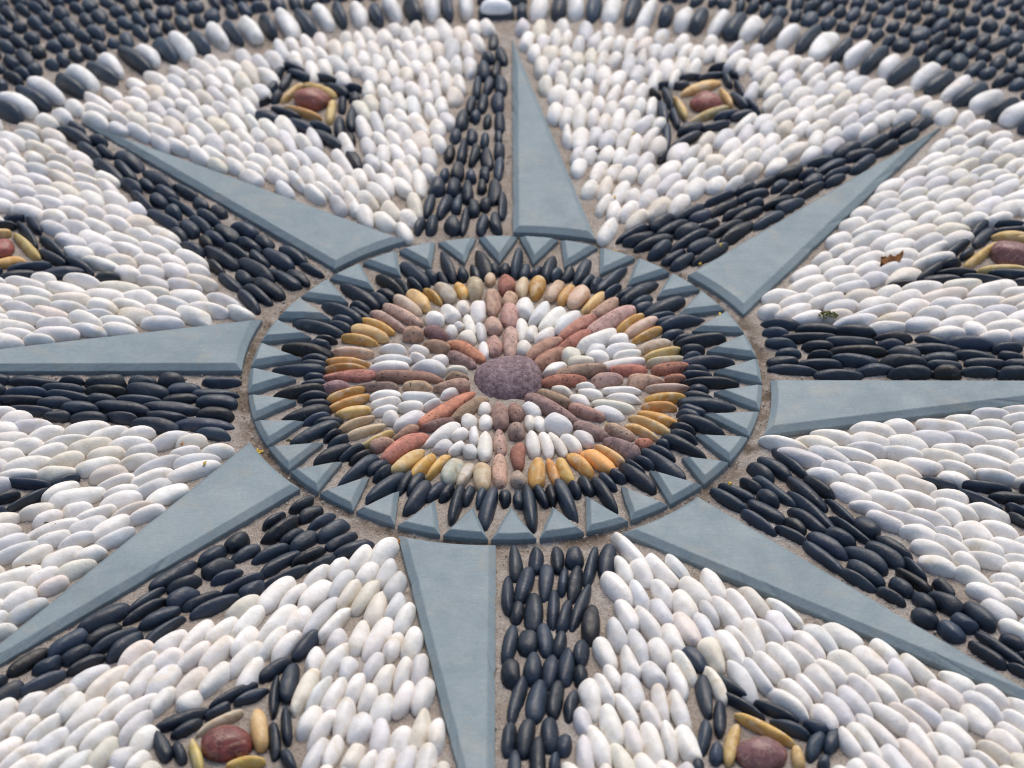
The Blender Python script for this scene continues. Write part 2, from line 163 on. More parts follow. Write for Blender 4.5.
BAND = {'0':[[-39,1116,85,26,1633,38,'k'],[-97,1113,82,28,1484,38,'k'],[-174,1139,110,21,1494,38,'k'],[-226,1098,67,35,1679,44,'k'],
[-313,1112,82,28,1516,38,'k'],[-363,1101,70,22,1389,38,'k'],[-13,1260,108,20,1552,38,'k'],[-86,1272,52,26,1561,38,'k'],[-136,1245,67,27,1608,38,'k'],
[-208,1276,70,24,1448,38,'k'],[-263,1253,93,28,1324,38,'k'],[-332,1262,92,25,1417,38,'k'],[-49,1384,107,30,1559,38,'k'],[-101,1417,52,24,1540,38,'k'],
[-166,1382,94,27,1610,38,'k'],[-223,1404,74,32,1503,44,'k'],[-300,1409,67,38,1516,44,'k'],[-26,1566,90,23,1471,38,'k'],[-90,1524,63,25,1604,38,'k'],
[-152,1509,52,24,1678,38,'k'],[-210,1546,73,31,1548,44,'k'],[-269,1513,52,22,1482,38,'k'],[-27,1713,68,25,1572,38,'k'],[-82,1659,87,27,1681,38,'k'],
[-138,1691,86,23,1441,38,'k'],[-190,1720,110,23,1485,38,'k'],[-248,1704,76,25,1508,38,'k'],[-31,1829,52,19,1618,38,'k'],[-93,1801,66,21,1499,38,'k'],
[-152,1839,63,26,1533,38,'k'],[-222,1843,57,28,1462,38,'k'],[-27,1971,88,27,1569,38,'k'],[-82,1985,68,20,1527,38,'k'],[-137,2021,52,25,1424,38,'k'],
[-195,1981,93,31,1492,44,'k'],[-34,2150,78,30,1628,44,'k'],[-103,2147,87,27,1455,38,'k'],[-157,2126,82,24,1488,38,'k'],[-20,2305,92,30,1613,44,'k'],
[-78,2306,81,25,1452,38,'k'],[-131,2290,103,22,1531,38,'k'],[-43,2453,88,24,1472,38,'k'],[-103,2448,87,34,1621,44,'k'],[-18,2594,88,28,1745,38,'k'],
[-80,2566,52,33,1700,44,'k'],[-58,2723,77,25,1537,38,'k']],'1':[[745,826,81,28,839,38,'k'],[703,854,69,23,743,38,'k'],[650,910,72,32,860,44,'k'],
[628,968,101,26,536,38,'k'],[573,1003,84,30,645,38,'k'],[545,1048,97,24,714,38,'k'],[858,880,103,29,745,38,'k'],[834,945,91,29,686,38,'k'],
[778,983,123,26,704,38,'k'],[772,1052,64,37,591,44,'k'],[712,1085,95,29,687,38,'k'],[669,1131,74,35,849,44,'k'],[980,1037,115,32,864,44,'k'],
[929,1063,112,25,657,38,'k'],[870,1103,52,26,649,38,'k'],[836,1171,62,29,660,38,'k'],[790,1208,93,28,746,38,'k'],[1124,1145,95,28,708,38,'k'],
[1037,1185,94,26,694,38,'k'],[984,1199,79,19,795,38,'k'],[946,1241,89,26,770,38,'k'],[929,1316,92,19,646,38,'k'],[1229,1261,79,29,685,38,'k'],
[1187,1294,100,24,628,38,'k'],[1077,1272,52,24,674,38,'k'],[1074,1343,92,27,530,38,'k'],[1048,1399,60,29,746,38,'k'],[1326,1375,98,21,723,38,'k'],
[1244,1387,76,20,787,38,'k'],[1200,1419,63,23,873,38,'k'],[1136,1440,87,19,793,38,'k'],[1446,1463,63,23,682,38,'k'],[1341,1453,63,35,822,44,'k'],
[1328,1522,52,23,823,38,'k'],[1253,1525,79,30,649,44,'k'],[1464,1529,89,21,696,38,'k'],[1440,1588,99,29,738,38,'k'],[1402,1630,77,26,593,38,'k'],
[1584,1607,100,27,892,38,'k'],[1577,1680,80,30,560,44,'k'],[1523,1720,78,35,642,44,'k'],[1704,1742,91,28,750,38,'k'],[1655,1793,100,28,726,38,'k'],
[1820,1851,74,23,788,38,'k'],[1785,1899,75,30,775,44,'k'],[1895,1956,77,26,752,38,'k']],'2':[[1131,45,102,19,-135,38,'k'],[1097,100,65,26,14,38,'k'],
[1120,161,52,28,36,38,'k'],[1097,226,66,26,-119,38,'k'],[1084,297,52,24,-170,38,'k'],[1109,360,79,27,-169,38,'k'],[1307,14,100,27,11,38,'k'],
[1239,83,92,27,15,38,'k'],[1250,147,55,19,35,38,'k'],[1247,210,66,27,13,38,'k'],[1209,268,114,24,-13,38,'k'],[1253,328,86,25,-23,38,'k'],
[1448,48,80,29,40,38,'k'],[1387,107,100,30,-162,44,'k'],[1392,168,127,32,-77,44,'k'],[1379,234,105,25,-68,38,'k'],[1409,306,83,32,-150,44,'k'],
[1586,24,87,33,61,44,'k'],[1569,92,92,33,-65,44,'k'],[1580,156,68,34,-135,44,'k'],[1532,215,60,27,31,38,'k'],[1546,266,81,27,-56,38,'k'],
[1730,25,62,31,7,44,'k'],[1726,77,79,21,41,38,'k'],[1708,127,82,28,30,38,'k'],[1692,190,124,25,-50,38,'k'],[1693,251,64,26,-296,38,'k'],
[1856,34,78,20,-66,38,'k'],[1888,93,77,23,-74,38,'k'],[1849,146,88,27,-141,38,'k'],[1849,218,100,31,-71,44,'k'],[1996,24,71,32,84,44,'k'],
[2026,82,64,27,-72,38,'k'],[2000,137,52,27,-146,38,'k'],[1996,192,62,24,85,38,'k'],[2146,37,90,29,-49,38,'k'],[2144,98,81,26,-137,38,'k'],
[2124,160,61,30,-45,44,'k'],[2301,22,73,35,23,44,'k'],[2300,83,81,27,-89,38,'k'],[2327,139,90,21,9,38,'k'],[2447,35,69,24,-53,38,'k'],
[2416,101,75,21,-115,38,'k'],[2561,21,52,22,3,38,'k'],[2574,85,58,33,29,44,'k']],'3':[[821,-766,92,26,-807,38,'k'],[856,-719,83,22,-670,38,'k'],
[910,-681,52,22,-746,38,'k'],[948,-604,66,29,-879,38,'k'],[1005,-571,84,29,-805,38,'k'],[1062,-546,110,21,-990,38,'k'],[919,-895,85,23,-824,38,'k'],
[951,-832,85,30,-749,38,'k'],[963,-763,53,30,-945,44,'k'],[992,-714,107,25,-892,38,'k'],[1105,-725,114,30,-999,44,'k'],[1159,-700,81,30,-908,44,'k'],
[1030,-968,76,19,-668,38,'k'],[1050,-916,52,26,-885,38,'k'],[1096,-887,97,29,-834,38,'k'],[1123,-837,131,25,-950,38,'k'],
[1223,-832,94,19,-997,38,'k'],[1131,-1090,104,26,-896,38,'k'],[1156,-1033,90,31,-705,44,'k'],[1206,-989,61,35,-657,44,'k'],
[1246,-939,105,19,-832,38,'k'],[1308,-925,57,38,-952,44,'k'],[1241,-1218,76,22,-740,38,'k'],[1275,-1178,85,32,-845,44,'k'],
[1287,-1103,97,33,-776,44,'k'],[1355,-1083,88,32,-839,44,'k'],[1390,-1036,87,28,-862,38,'k'],[1347,-1301,66,22,-749,38,'k'],
[1387,-1253,56,30,-869,44,'k'],[1438,-1218,81,24,-880,38,'k'],[1449,-1152,67,19,-1010,38,'k'],[1450,-1416,55,38,-832,44,'k'],
[1456,-1335,56,31,-932,44,'k'],[1532,-1335,71,36,-852,44,'k'],[1539,-1261,52,23,-939,38,'k'],[1529,-1487,54,34,-790,44,'k'],
[1584,-1448,52,35,-788,44,'k'],[1637,-1406,83,34,-963,44,'k'],[1641,-1604,88,27,-861,38,'k'],[1689,-1574,118,22,-894,38,'k'],
[1732,-1539,52,27,-780,38,'k'],[1748,-1695,67,19,-663,38,'k'],[1812,-1667,97,20,-758,38,'k'],[1818,-1791,76,28,-824,38,'k'],
[1898,-1776,74,23,-701,38,'k'],[1929,-1873,112,27,-923,38,'k']],'4':[[36,-1124,94,26,-1529,38,'k'],[111,-1104,72,28,-1639,38,'k'],
[186,-1107,76,25,-1575,38,'k'],[245,-1102,57,35,-1628,44,'k'],[304,-1139,111,23,-1757,38,'k'],[360,-1119,90,32,-1707,44,'k'],
[10,-1291,114,22,-1596,38,'k'],[68,-1249,95,31,-1768,44,'k'],[143,-1223,108,27,-1645,38,'k'],[203,-1228,75,19,-1678,38,'k'],
[246,-1238,94,27,-1715,38,'k'],[261,-1360,131,23,-1838,38,'k'],[40,-1394,57,25,-1613,38,'k'],[99,-1385,102,35,-1614,44,'k'],
[168,-1370,112,22,-1629,38,'k'],[207,-1404,88,23,-1757,38,'k'],[296,-1451,95,34,-1638,44,'k'],[17,-1546,104,28,-1683,38,'k'],
[77,-1544,67,35,-1626,44,'k'],[137,-1528,88,29,-1524,38,'k'],[187,-1546,63,23,-1713,38,'k'],[258,-1590,67,27,-1722,38,'k'],
[20,-1703,68,33,-1494,44,'k'],[94,-1672,77,32,-1635,44,'k'],[151,-1684,83,28,-1650,38,'k'],[206,-1664,89,28,-1630,38,'k'],
[254,-1703,52,27,-1584,38,'k'],[41,-1825,119,25,-1764,38,'k'],[105,-1834,102,36,-1676,44,'k'],[168,-1821,94,28,-1716,38,'k'],
[217,-1854,73,22,-1747,38,'k'],[13,-2010,78,25,-1652,38,'k'],[67,-2007,91,31,-1673,44,'k'],[145,-1988,88,30,-1601,44,'k'],
[192,-2039,52,27,-1721,38,'k'],[32,-2155,94,24,-1574,38,'k'],[106,-2136,135,28,-1576,38,'k'],[161,-2125,52,20,-1695,38,'k'],
[8,-2312,99,21,-1571,38,'k'],[83,-2315,87,31,-1469,44,'k'],[138,-2307,78,25,-1599,38,'k'],[41,-2439,107,29,-1637,38,'k'],
[113,-2442,57,33,-1617,44,'k'],[18,-2613,83,31,-1657,44,'k'],[87,-2581,109,28,-1581,38,'k']],'5':[[-744,-790,52,24,-2430,38,'k'],
[-708,-845,55,28,-2371,38,'k'],[-666,-894,72,19,-2412,38,'k'],[-618,-945,74,31,-2355,44,'k'],[-587,-1000,70,25,-2416,38,'k'],
[-540,-1046,82,31,-2623,44,'k'],[-837,-879,52,19,-2336,38,'k'],[-811,-938,89,31,-2320,44,'k'],[-766,-977,53,26,-2380,38,'k'],
[-723,-1012,67,31,-2358,44,'k'],[-696,-1083,72,23,-2508,38,'k'],[-649,-1124,58,25,-2564,38,'k'],[-962,-1011,54,38,-2295,44,'k'],
[-928,-1069,61,24,-2481,38,'k'],[-840,-1072,80,24,-2595,38,'k'],[-799,-1124,91,26,-2367,38,'k'],[-769,-1193,91,23,-2533,38,'k'],
[-1043,-1087,61,33,-2393,44,'k'],[-1017,-1150,65,35,-2504,44,'k'],[-982,-1196,63,24,-2523,38,'k'],[-919,-1233,89,20,-2534,38,'k'],
[-884,-1271,52,33,-2494,44,'k'],[-1162,-1188,104,32,-2338,44,'k'],[-1123,-1238,71,31,-2573,44,'k'],[-1123,-1313,65,33,-2351,44,'k'],
[-1059,-1328,86,24,-2528,38,'k'],[-1006,-1352,100,27,-2541,38,'k'],[-1250,-1321,87,21,-2314,38,'k'],[-1244,-1376,100,21,-2399,38,'k'],
[-1196,-1416,83,32,-2541,44,'k'],[-1175,-1482,103,24,-2295,38,'k'],[-1383,-1418,104,38,-2436,44,'k'],[-1377,-1495,78,28,-2369,38,'k'],
[-1336,-1526,107,25,-2395,38,'k'],[-1296,-1564,83,31,-2320,44,'k'],[-1491,-1547,82,36,-2405,44,'k'],[-1453,-1599,62,30,-2314,38,'k'],
[-1413,-1643,75,22,-2480,38,'k'],[-1614,-1638,95,29,-2277,38,'k'],[-1543,-1661,55,34,-2450,44,'k'],[-1541,-1733,92,25,-2440,38,'k'],
[-1723,-1775,87,24,-2218,38,'k'],[-1669,-1807,85,32,-2372,44,'k'],[-1815,-1845,52,28,-2358,38,'k'],[-1777,-1892,78,23,-2209,38,'k'],
[-1882,-1947,92,26,-2343,38,'k']],'6':[[-1109,-32,78,27,-3107,38,'k'],[-1129,-111,99,25,-3157,38,'k'],[-1109,-170,78,37,-3218,44,'k'],
[-1107,-248,75,33,-3153,44,'k'],[-1148,-308,119,30,-3160,38,'k'],[-1104,-366,74,27,-3371,38,'k'],[-1302,-24,56,37,-3216,44,'k'],
[-1250,-80,66,29,-3054,38,'k'],[-1253,-144,74,27,-3088,38,'k'],[-1278,-206,121,29,-3285,38,'k'],[-1294,-260,84,29,-3344,38,'k'],
[-1338,-318,98,34,-3324,44,'k'],[-1412,-33,61,27,-3195,38,'k'],[-1385,-97,87,37,-3308,44,'k'],[-1408,-153,93,24,-3205,38,'k'],
[-1471,-208,114,31,-3337,44,'k'],[-1467,-263,67,23,-3358,38,'k'],[-1558,-31,91,36,-3080,44,'k'],[-1548,-91,86,26,-3233,38,'k'],
[-1556,-148,61,27,-3208,38,'k'],[-1637,-209,80,32,-3176,44,'k'],[-1590,-271,75,33,-3186,44,'k'],[-1694,-24,52,22,-3180,38,'k'],
[-1716,-74,91,26,-3171,38,'k'],[-1694,-121,90,21,-3263,38,'k'],[-1734,-167,72,28,-3079,38,'k'],[-1714,-252,55,27,-3189,38,'k'],
[-1838,-27,108,26,-3242,38,'k'],[-1859,-99,85,24,-3178,38,'k'],[-1883,-147,99,26,-3146,38,'k'],[-1832,-218,107,24,-3190,38,'k'],
[-2004,-18,70,30,-3006,38,'k'],[-2021,-81,95,34,-3065,44,'k'],[-2049,-135,75,19,-3240,38,'k'],[-2000,-192,79,27,-3226,38,'k'],
[-2155,-32,78,26,-3257,38,'k'],[-2182,-106,80,30,-3160,38,'k'],[-2152,-161,101,23,-3194,38,'k'],[-2320,-27,82,27,-2936,38,'k'],
[-2308,-75,77,23,-3167,38,'k'],[-2314,-138,75,31,-3364,44,'k'],[-2472,-35,86,28,-3209,38,'k'],
[-2425,-96,63,27,-3173,38,'k']],'7':[[-803,754,69,19,2469,38,'k'],[-854,705,71,27,2243,38,'k'],[-915,698,112,27,2314,38,'k'],
[-971,622,96,36,2359,44,'k'],[-1013,579,95,26,2297,38,'k'],[-1046,536,90,27,2139,38,'k'],[-886,862,89,30,2288,44,'k'],[-952,843,108,35,2283,44,'k'],
[-1026,840,80,27,2292,38,'k'],[-1034,753,115,32,2364,44,'k'],[-1082,705,62,30,2145,38,'k'],[-1134,668,75,26,2262,38,'k'],
[-1017,970,54,28,2392,38,'k'],[-1078,946,73,28,2361,38,'k'],[-1123,889,90,23,2327,38,'k'],[-1184,845,108,33,2385,44,'k'],
[-1204,778,67,21,2276,38,'k'],[-1106,1063,80,33,2413,44,'k'],[-1183,1039,73,32,2365,44,'k'],[-1224,999,66,27,2439,38,'k'],
[-1259,962,57,24,2119,38,'k'],[-1314,925,81,26,2349,38,'k'],[-1229,1206,52,30,2324,38,'k'],[-1262,1156,82,31,2301,44,'k'],
[-1297,1108,80,29,2223,38,'k'],[-1345,1074,68,32,2130,44,'k'],[-1381,1030,61,25,2226,38,'k'],[-1316,1268,54,29,2289,38,'k'],
[-1381,1234,116,20,2359,38,'k'],[-1422,1203,55,31,2176,44,'k'],[-1461,1147,110,28,2384,38,'k'],[-1392,1372,91,26,2367,38,'k'],
[-1471,1359,73,33,2303,44,'k'],[-1495,1293,58,31,2244,44,'k'],[-1566,1295,100,19,2216,38,'k'],[-1525,1482,113,28,2253,38,'k'],
[-1565,1427,62,21,2274,38,'k'],[-1629,1416,74,32,2293,44,'k'],[-1663,1629,100,38,2331,44,'k'],[-1673,1550,86,25,2210,38,'k'],
[-1749,1559,118,28,2280,38,'k'],[-1781,1708,69,26,2271,38,'k'],[-1851,1710,90,29,2328,38,'k'],[-1825,1800,56,30,2495,44,'k'],
[-1940,1850,120,33,2374,44,'k'],[-1941,1926,66,23,2315,38,'k']]}
WHITE = {'0':[[661,1238,92,42,959,45,'w'],[830,1396,87,43,1047,45,'w'],[720,1545,92,41,984,45,'w'],[335,1815,96,41,1459,45,'w'],[768,1693,94,41,1182,45,'w'],
[1282,1707,101,39,786,45,'w'],[1281,2548,98,45,1118,45,'w'],[1707,2278,104,40,945,45,'w']],'1':[[1244,640,102,36,517,45,'w'],
[1308,528,92,35,401,45,'w'],[1411,365,101,31,252,45,'w'],[1649,704,92,41,534,45,'w'],[1677,359,86,42,132,45,'w'],[1529,985,93,38,561,45,'w'],
[1605,959,98,36,584,45,'w'],[1662,851,95,44,174,45,'w'],[1622,767,93,37,458,45,'w'],[1712,611,98,34,169,45,'w'],[1792,561,112,35,310,45,'w'],
[1860,441,87,39,243,45,'w'],[1760,1033,99,41,490,45,'w'],[1784,821,105,33,404,45,'w'],[1880,639,90,39,155,45,'w'],[1953,515,102,34,225,45,'w'],
[2007,334,85,38,72,45,'w'],[1993,607,118,40,328,45,'w'],[2103,404,98,42,238,45,'w'],[2101,283,84,40,54,45,'w'],[2073,1236,97,37,653,45,'w'],
[2176,1228,90,40,426,45,'w'],[2317,1552,100,38,692,45,'w']],'2':[[1045,-432,93,31,-389,45,'w'],[1235,-386,83,35,-262,45,'w'],
[1168,-431,89,39,-321,45,'w'],[1213,-510,93,30,-464,45,'w'],[1111,-518,105,36,-458,45,'w'],[1399,-351,91,33,-164,45,'w'],
[1380,-416,82,42,-203,45,'w'],[1312,-505,97,30,-399,45,'w'],[1268,-733,86,46,-540,45,'w'],[1610,-401,94,40,-277,45,'w'],[1522,-439,83,38,-344,45,'w'],
[1542,-567,88,35,-298,45,'w'],[1451,-596,105,40,-451,45,'w'],[1517,-688,84,33,-459,45,'w'],[1401,-673,79,34,-490,45,'w'],
[1415,-781,104,35,-565,45,'w'],[1660,-327,96,35,-322,45,'w'],[1689,-479,89,31,-303,45,'w'],[1634,-519,86,32,-335,45,'w'],
[1657,-648,74,36,-363,45,'w'],[1496,-762,89,33,-487,45,'w'],[1466,-895,103,28,-578,45,'w'],[1487,-965,75,34,-351,45,'w'],
[1847,-377,100,30,-141,45,'w'],[1842,-502,93,35,-283,45,'w'],[1800,-550,101,30,-275,45,'w'],[1639,-826,92,30,-535,45,'w'],
[1685,-960,79,44,-468,45,'w'],[1599,-1032,86,33,-764,45,'w'],[1522,-1060,84,32,-602,45,'w'],[1532,-1138,75,37,-529,45,'w'],
[1989,-237,95,31,-183,45,'w'],[1997,-344,77,38,-305,45,'w'],[1759,-846,89,36,-493,45,'w'],[1779,-944,77,36,-603,45,'w'],
[1806,-1045,93,30,-487,45,'w'],[1705,-1044,89,35,-529,45,'w'],[1712,-1113,81,31,-432,45,'w'],[1644,-1204,78,33,-778,45,'w'],
[1830,-1188,81,41,-495,45,'w'],[1684,-1294,77,33,-516,45,'w'],[1706,-1383,74,42,-793,45,'w'],
[1763,-1492,81,35,-775,45,'w']],'3':[[443,-1056,109,31,-1064,45,'w'],[550,-1166,92,38,-958,45,'w'],[395,-1264,86,38,-1075,45,'w'],
[729,-1245,89,34,-1213,45,'w'],[668,-1278,84,44,-1043,45,'w'],[623,-1351,83,40,-1270,45,'w'],[548,-1288,77,31,-1215,45,'w'],
[542,-1390,79,32,-1200,45,'w'],[471,-1305,88,29,-1261,45,'w'],[422,-1409,91,33,-1257,45,'w'],[867,-1329,92,33,-1061,45,'w'],
[818,-1366,96,36,-1042,45,'w'],[766,-1400,98,33,-1174,45,'w'],[686,-1469,78,30,-1263,45,'w'],[623,-1474,82,38,-1114,45,'w'],
[573,-1529,77,37,-1325,45,'w'],[496,-1452,96,32,-1182,45,'w'],[454,-1567,93,32,-1325,45,'w'],[382,-1500,83,32,-1351,45,'w'],
[339,-1599,86,33,-1260,45,'w'],[969,-1387,99,26,-950,45,'w'],[948,-1456,80,36,-1156,45,'w'],[904,-1498,81,30,-981,45,'w'],
[850,-1518,95,33,-1316,45,'w'],[764,-1572,101,34,-1155,45,'w'],[703,-1608,89,38,-1284,45,'w'],[605,-1670,93,24,-1220,45,'w'],
[525,-1595,78,39,-1282,45,'w'],[496,-1707,73,35,-1115,45,'w'],[420,-1645,84,30,-1365,45,'w'],[1152,-1513,89,37,-803,45,'w'],
[1079,-1522,95,34,-1014,45,'w'],[1032,-1564,85,35,-1065,45,'w'],[992,-1612,82,32,-909,45,'w'],[940,-1635,97,30,-1068,45,'w'],
[888,-1665,84,36,-1070,45,'w'],[850,-1716,96,29,-1140,45,'w'],[794,-1736,110,36,-1252,45,'w'],[701,-1756,93,26,-1243,45,'w'],
[577,-1732,95,29,-1352,45,'w'],[517,-1844,90,27,-1436,45,'w'],[426,-1787,87,38,-1359,45,'w'],[400,-1875,87,26,-1206,45,'w'],
[331,-1786,85,28,-1250,45,'w'],[284,-1828,97,35,-1430,45,'w'],[1288,-1595,66,34,-891,45,'w'],[1236,-1637,81,42,-882,45,'w'],
[1163,-1662,92,40,-841,45,'w'],[1099,-1690,75,35,-968,45,'w'],[1055,-1737,83,36,-1064,45,'w'],[970,-1797,89,29,-976,45,'w'],
[939,-1846,94,31,-871,45,'w'],[576,-1874,101,32,-1336,45,'w'],[535,-2018,90,27,-1488,45,'w'],[484,-1909,76,29,-1259,45,'w'],
[414,-2010,87,29,-1373,45,'w'],[348,-1951,91,37,-1383,45,'w'],[308,-2050,101,35,-1313,45,'w'],[1392,-1683,89,32,-1003,45,'w'],
[1310,-1767,93,30,-940,45,'w'],[1257,-1787,89,32,-1064,45,'w'],[1194,-1781,90,26,-962,45,'w'],[1159,-1838,94,35,-1130,45,'w'],
[1104,-1874,89,37,-1076,45,'w'],[1052,-1913,77,34,-1203,45,'w'],[594,-2032,88,35,-1318,45,'w'],[475,-2031,98,34,-1381,45,'w'],
[455,-2155,83,41,-1307,45,'w'],[381,-2114,85,34,-1267,45,'w'],[259,-2097,98,29,-1525,45,'w'],[1512,-1749,76,37,-835,45,'w'],
[1473,-1806,79,36,-836,45,'w'],[1408,-1828,74,36,-864,45,'w'],[1381,-1891,81,34,-807,45,'w'],[1336,-1922,99,27,-873,45,'w'],
[1266,-1916,93,30,-925,45,'w'],[1219,-1982,101,26,-946,45,'w'],[1176,-2026,101,31,-1120,45,'w'],[1617,-1816,73,36,-773,45,'w'],
[1580,-1863,89,32,-819,45,'w'],[1550,-1922,75,36,-976,45,'w'],[1476,-2007,84,37,-904,45,'w'],[1432,-2054,86,34,-961,45,'w'],
[1359,-2038,92,32,-1159,45,'w'],[1325,-2102,95,35,-1119,45,'w'],[1267,-2128,86,36,-1092,45,'w'],[1196,-2144,82,34,-915,45,'w'],
[1143,-2181,77,31,-1162,45,'w'],[1726,-1890,92,31,-847,45,'w'],[1687,-1933,71,32,-756,45,'w'],[1669,-1999,80,32,-940,45,'w'],
[1626,-2034,75,30,-926,45,'w'],[1522,-2175,86,34,-1069,45,'w'],[1440,-2159,80,38,-1053,45,'w'],
[1681,-2151,77,34,-1023,45,'w']],'4':[[-430,-1067,81,36,-2075,45,'w'],[-383,-1249,81,34,-1850,45,'w'],[-418,-1180,81,31,-1894,45,'w'],
[-513,-1108,80,36,-2030,45,'w'],[-346,-1422,80,31,-1831,45,'w'],[-446,-1374,107,36,-1732,45,'w'],[-490,-1307,90,34,-1998,45,'w'],
[-575,-1245,87,30,-2023,45,'w'],[-666,-1299,94,41,-2167,45,'w'],[-320,-1552,82,34,-1788,45,'w'],[-381,-1562,80,30,-1860,45,'w'],
[-436,-1527,115,38,-1877,45,'w'],[-501,-1520,86,33,-1768,45,'w'],[-587,-1447,95,28,-2077,45,'w'],[-637,-1408,117,32,-2038,45,'w'],
[-710,-1430,73,36,-1963,45,'w'],[-790,-1450,118,36,-2135,45,'w'],[-803,-1296,97,40,-2146,45,'w'],[-288,-1681,78,32,-1691,45,'w'],
[-345,-1696,81,28,-1790,45,'w'],[-405,-1723,70,33,-1818,45,'w'],[-575,-1637,99,30,-1989,45,'w'],[-641,-1639,71,32,-1780,45,'w'],
[-743,-1561,89,31,-2011,45,'w'],[-889,-1538,77,35,-2005,45,'w'],[-885,-1437,85,31,-2119,45,'w'],[-973,-1486,84,38,-2135,45,'w'],
[-904,-1361,79,35,-2179,45,'w'],[-273,-1804,85,36,-1779,45,'w'],[-338,-1817,85,34,-1829,45,'w'],[-409,-1874,72,38,-1834,45,'w'],
[-457,-1817,69,31,-1705,45,'w'],[-500,-1773,74,29,-1895,45,'w'],[-567,-1807,86,34,-1902,45,'w'],[-617,-1795,102,23,-1938,45,'w'],
[-666,-1786,103,31,-1867,45,'w'],[-856,-1706,89,34,-1836,45,'w'],[-881,-1628,96,31,-2142,45,'w'],[-978,-1729,86,38,-2035,45,'w'],
[-976,-1593,98,36,-2104,45,'w'],[-1056,-1613,86,33,-2172,45,'w'],[-1057,-1514,90,31,-2130,45,'w'],[-1147,-1548,81,38,-2322,45,'w'],
[-224,-1991,85,30,-1609,45,'w'],[-276,-1966,108,31,-1697,45,'w'],[-343,-2020,70,36,-1836,45,'w'],[-407,-2009,85,35,-1624,45,'w'],
[-475,-1965,77,42,-1727,45,'w'],[-532,-1919,97,32,-1724,45,'w'],[-596,-1964,107,25,-1989,45,'w'],[-641,-1932,81,36,-1915,45,'w'],
[-1053,-1743,92,32,-2057,45,'w'],[-1144,-1741,92,40,-2023,45,'w'],[-1142,-1633,64,41,-2353,45,'w'],[-1230,-1665,82,30,-2204,45,'w'],
[-1252,-1607,84,31,-2244,45,'w'],[-257,-2136,93,35,-1699,45,'w'],[-322,-2128,90,36,-1836,45,'w'],[-392,-2146,88,35,-1762,45,'w'],
[-488,-2095,76,30,-1870,45,'w'],[-557,-2071,77,27,-1824,45,'w'],[-611,-2091,91,26,-1896,45,'w'],[-1218,-1876,103,26,-2289,45,'w'],
[-1214,-1744,89,32,-1966,45,'w'],[-1334,-1748,106,36,-2161,45,'w'],[-1393,-1718,87,33,-2369,45,'w'],[-1176,-2012,73,37,-1989,45,'w'],
[-1213,-1962,96,26,-2091,45,'w'],[-1325,-2005,84,35,-2209,45,'w'],[-1287,-1871,87,27,-2286,45,'w'],[-1378,-1899,92,39,-2214,45,'w'],
[-1433,-1855,71,37,-2131,45,'w'],[-1495,-1838,94,29,-2379,45,'w'],[-1147,-2174,61,35,-2064,45,'w'],[-1299,-2077,84,33,-2001,45,'w'],
[-1387,-2136,82,38,-2137,45,'w'],[-1381,-1990,83,26,-2207,45,'w'],[-1476,-2027,87,31,-2203,45,'w'],[-1507,-1968,82,27,-2194,45,'w'],
[-1573,-1956,72,29,-2127,45,'w'],[-1653,-1882,61,38,-2124,45,'w'],[-1450,-2111,83,35,-2283,45,'w'],[-1556,-2155,95,34,-2365,45,'w'],
[-1575,-2095,97,27,-2224,45,'w'],[-1630,-2075,92,33,-2262,45,'w'],[-1635,-1967,95,25,-2129,45,'w']],'5':[[-1163,-603,108,33,-2681,45,'w'],
[-1260,-408,90,32,-2658,45,'w'],[-1244,-738,86,40,-2631,45,'w'],[-1366,-543,88,31,-2784,45,'w'],[-1407,-775,82,33,-2745,45,'w'],
[-1468,-619,74,37,-2782,45,'w'],[-1510,-566,90,35,-2806,45,'w'],[-1489,-497,81,34,-2897,45,'w'],[-1560,-450,89,34,-2726,45,'w'],
[-1589,-345,93,37,-2910,45,'w'],[-1424,-929,84,41,-2408,45,'w'],[-1511,-920,77,34,-2547,45,'w'],[-1570,-755,116,41,-2748,45,'w'],
[-1661,-611,85,37,-2849,45,'w'],[-1738,-373,78,38,-2810,45,'w'],[-1515,-1161,79,31,-2519,45,'w'],[-1633,-936,105,37,-2686,45,'w'],
[-1776,-558,101,34,-2793,45,'w'],[-1575,-1094,93,40,-2401,45,'w'],[-1681,-1091,83,32,-2459,45,'w'],[-1818,-961,83,31,-2622,45,'w'],
[-1837,-898,91,40,-2591,45,'w'],[-1659,-1380,84,33,-2442,45,'w'],[-1684,-1319,75,39,-2531,45,'w'],[-1753,-1294,95,32,-2596,45,'w'],
[-1721,-1202,114,42,-2543,45,'w'],[-1738,-1495,80,31,-2535,45,'w']],'6':[[-1258,418,94,41,2597,45,'w'],[-1291,550,106,41,2665,45,'w'],
[-1486,543,83,40,2914,45,'w'],[-1638,562,93,40,2876,45,'w'],[-1580,618,98,38,2925,45,'w'],[-1800,292,101,38,3105,45,'w'],
[-1830,430,84,38,2944,45,'w'],[-1768,537,97,37,3045,45,'w'],[-1804,610,94,36,2807,45,'w'],[-1617,984,101,34,2549,45,'w'],
[-1727,984,87,43,2619,45,'w'],[-1665,1196,87,42,2531,45,'w'],[-2027,238,118,42,3002,45,'w'],[-2091,532,105,34,2889,45,'w'],
[-2065,592,85,38,3027,45,'w'],[-2245,1546,113,35,2507,45,'w']],'7':[[-515,1126,83,43,2102,45,'w'],[-296,2830,104,45,1839,45,'w']]}
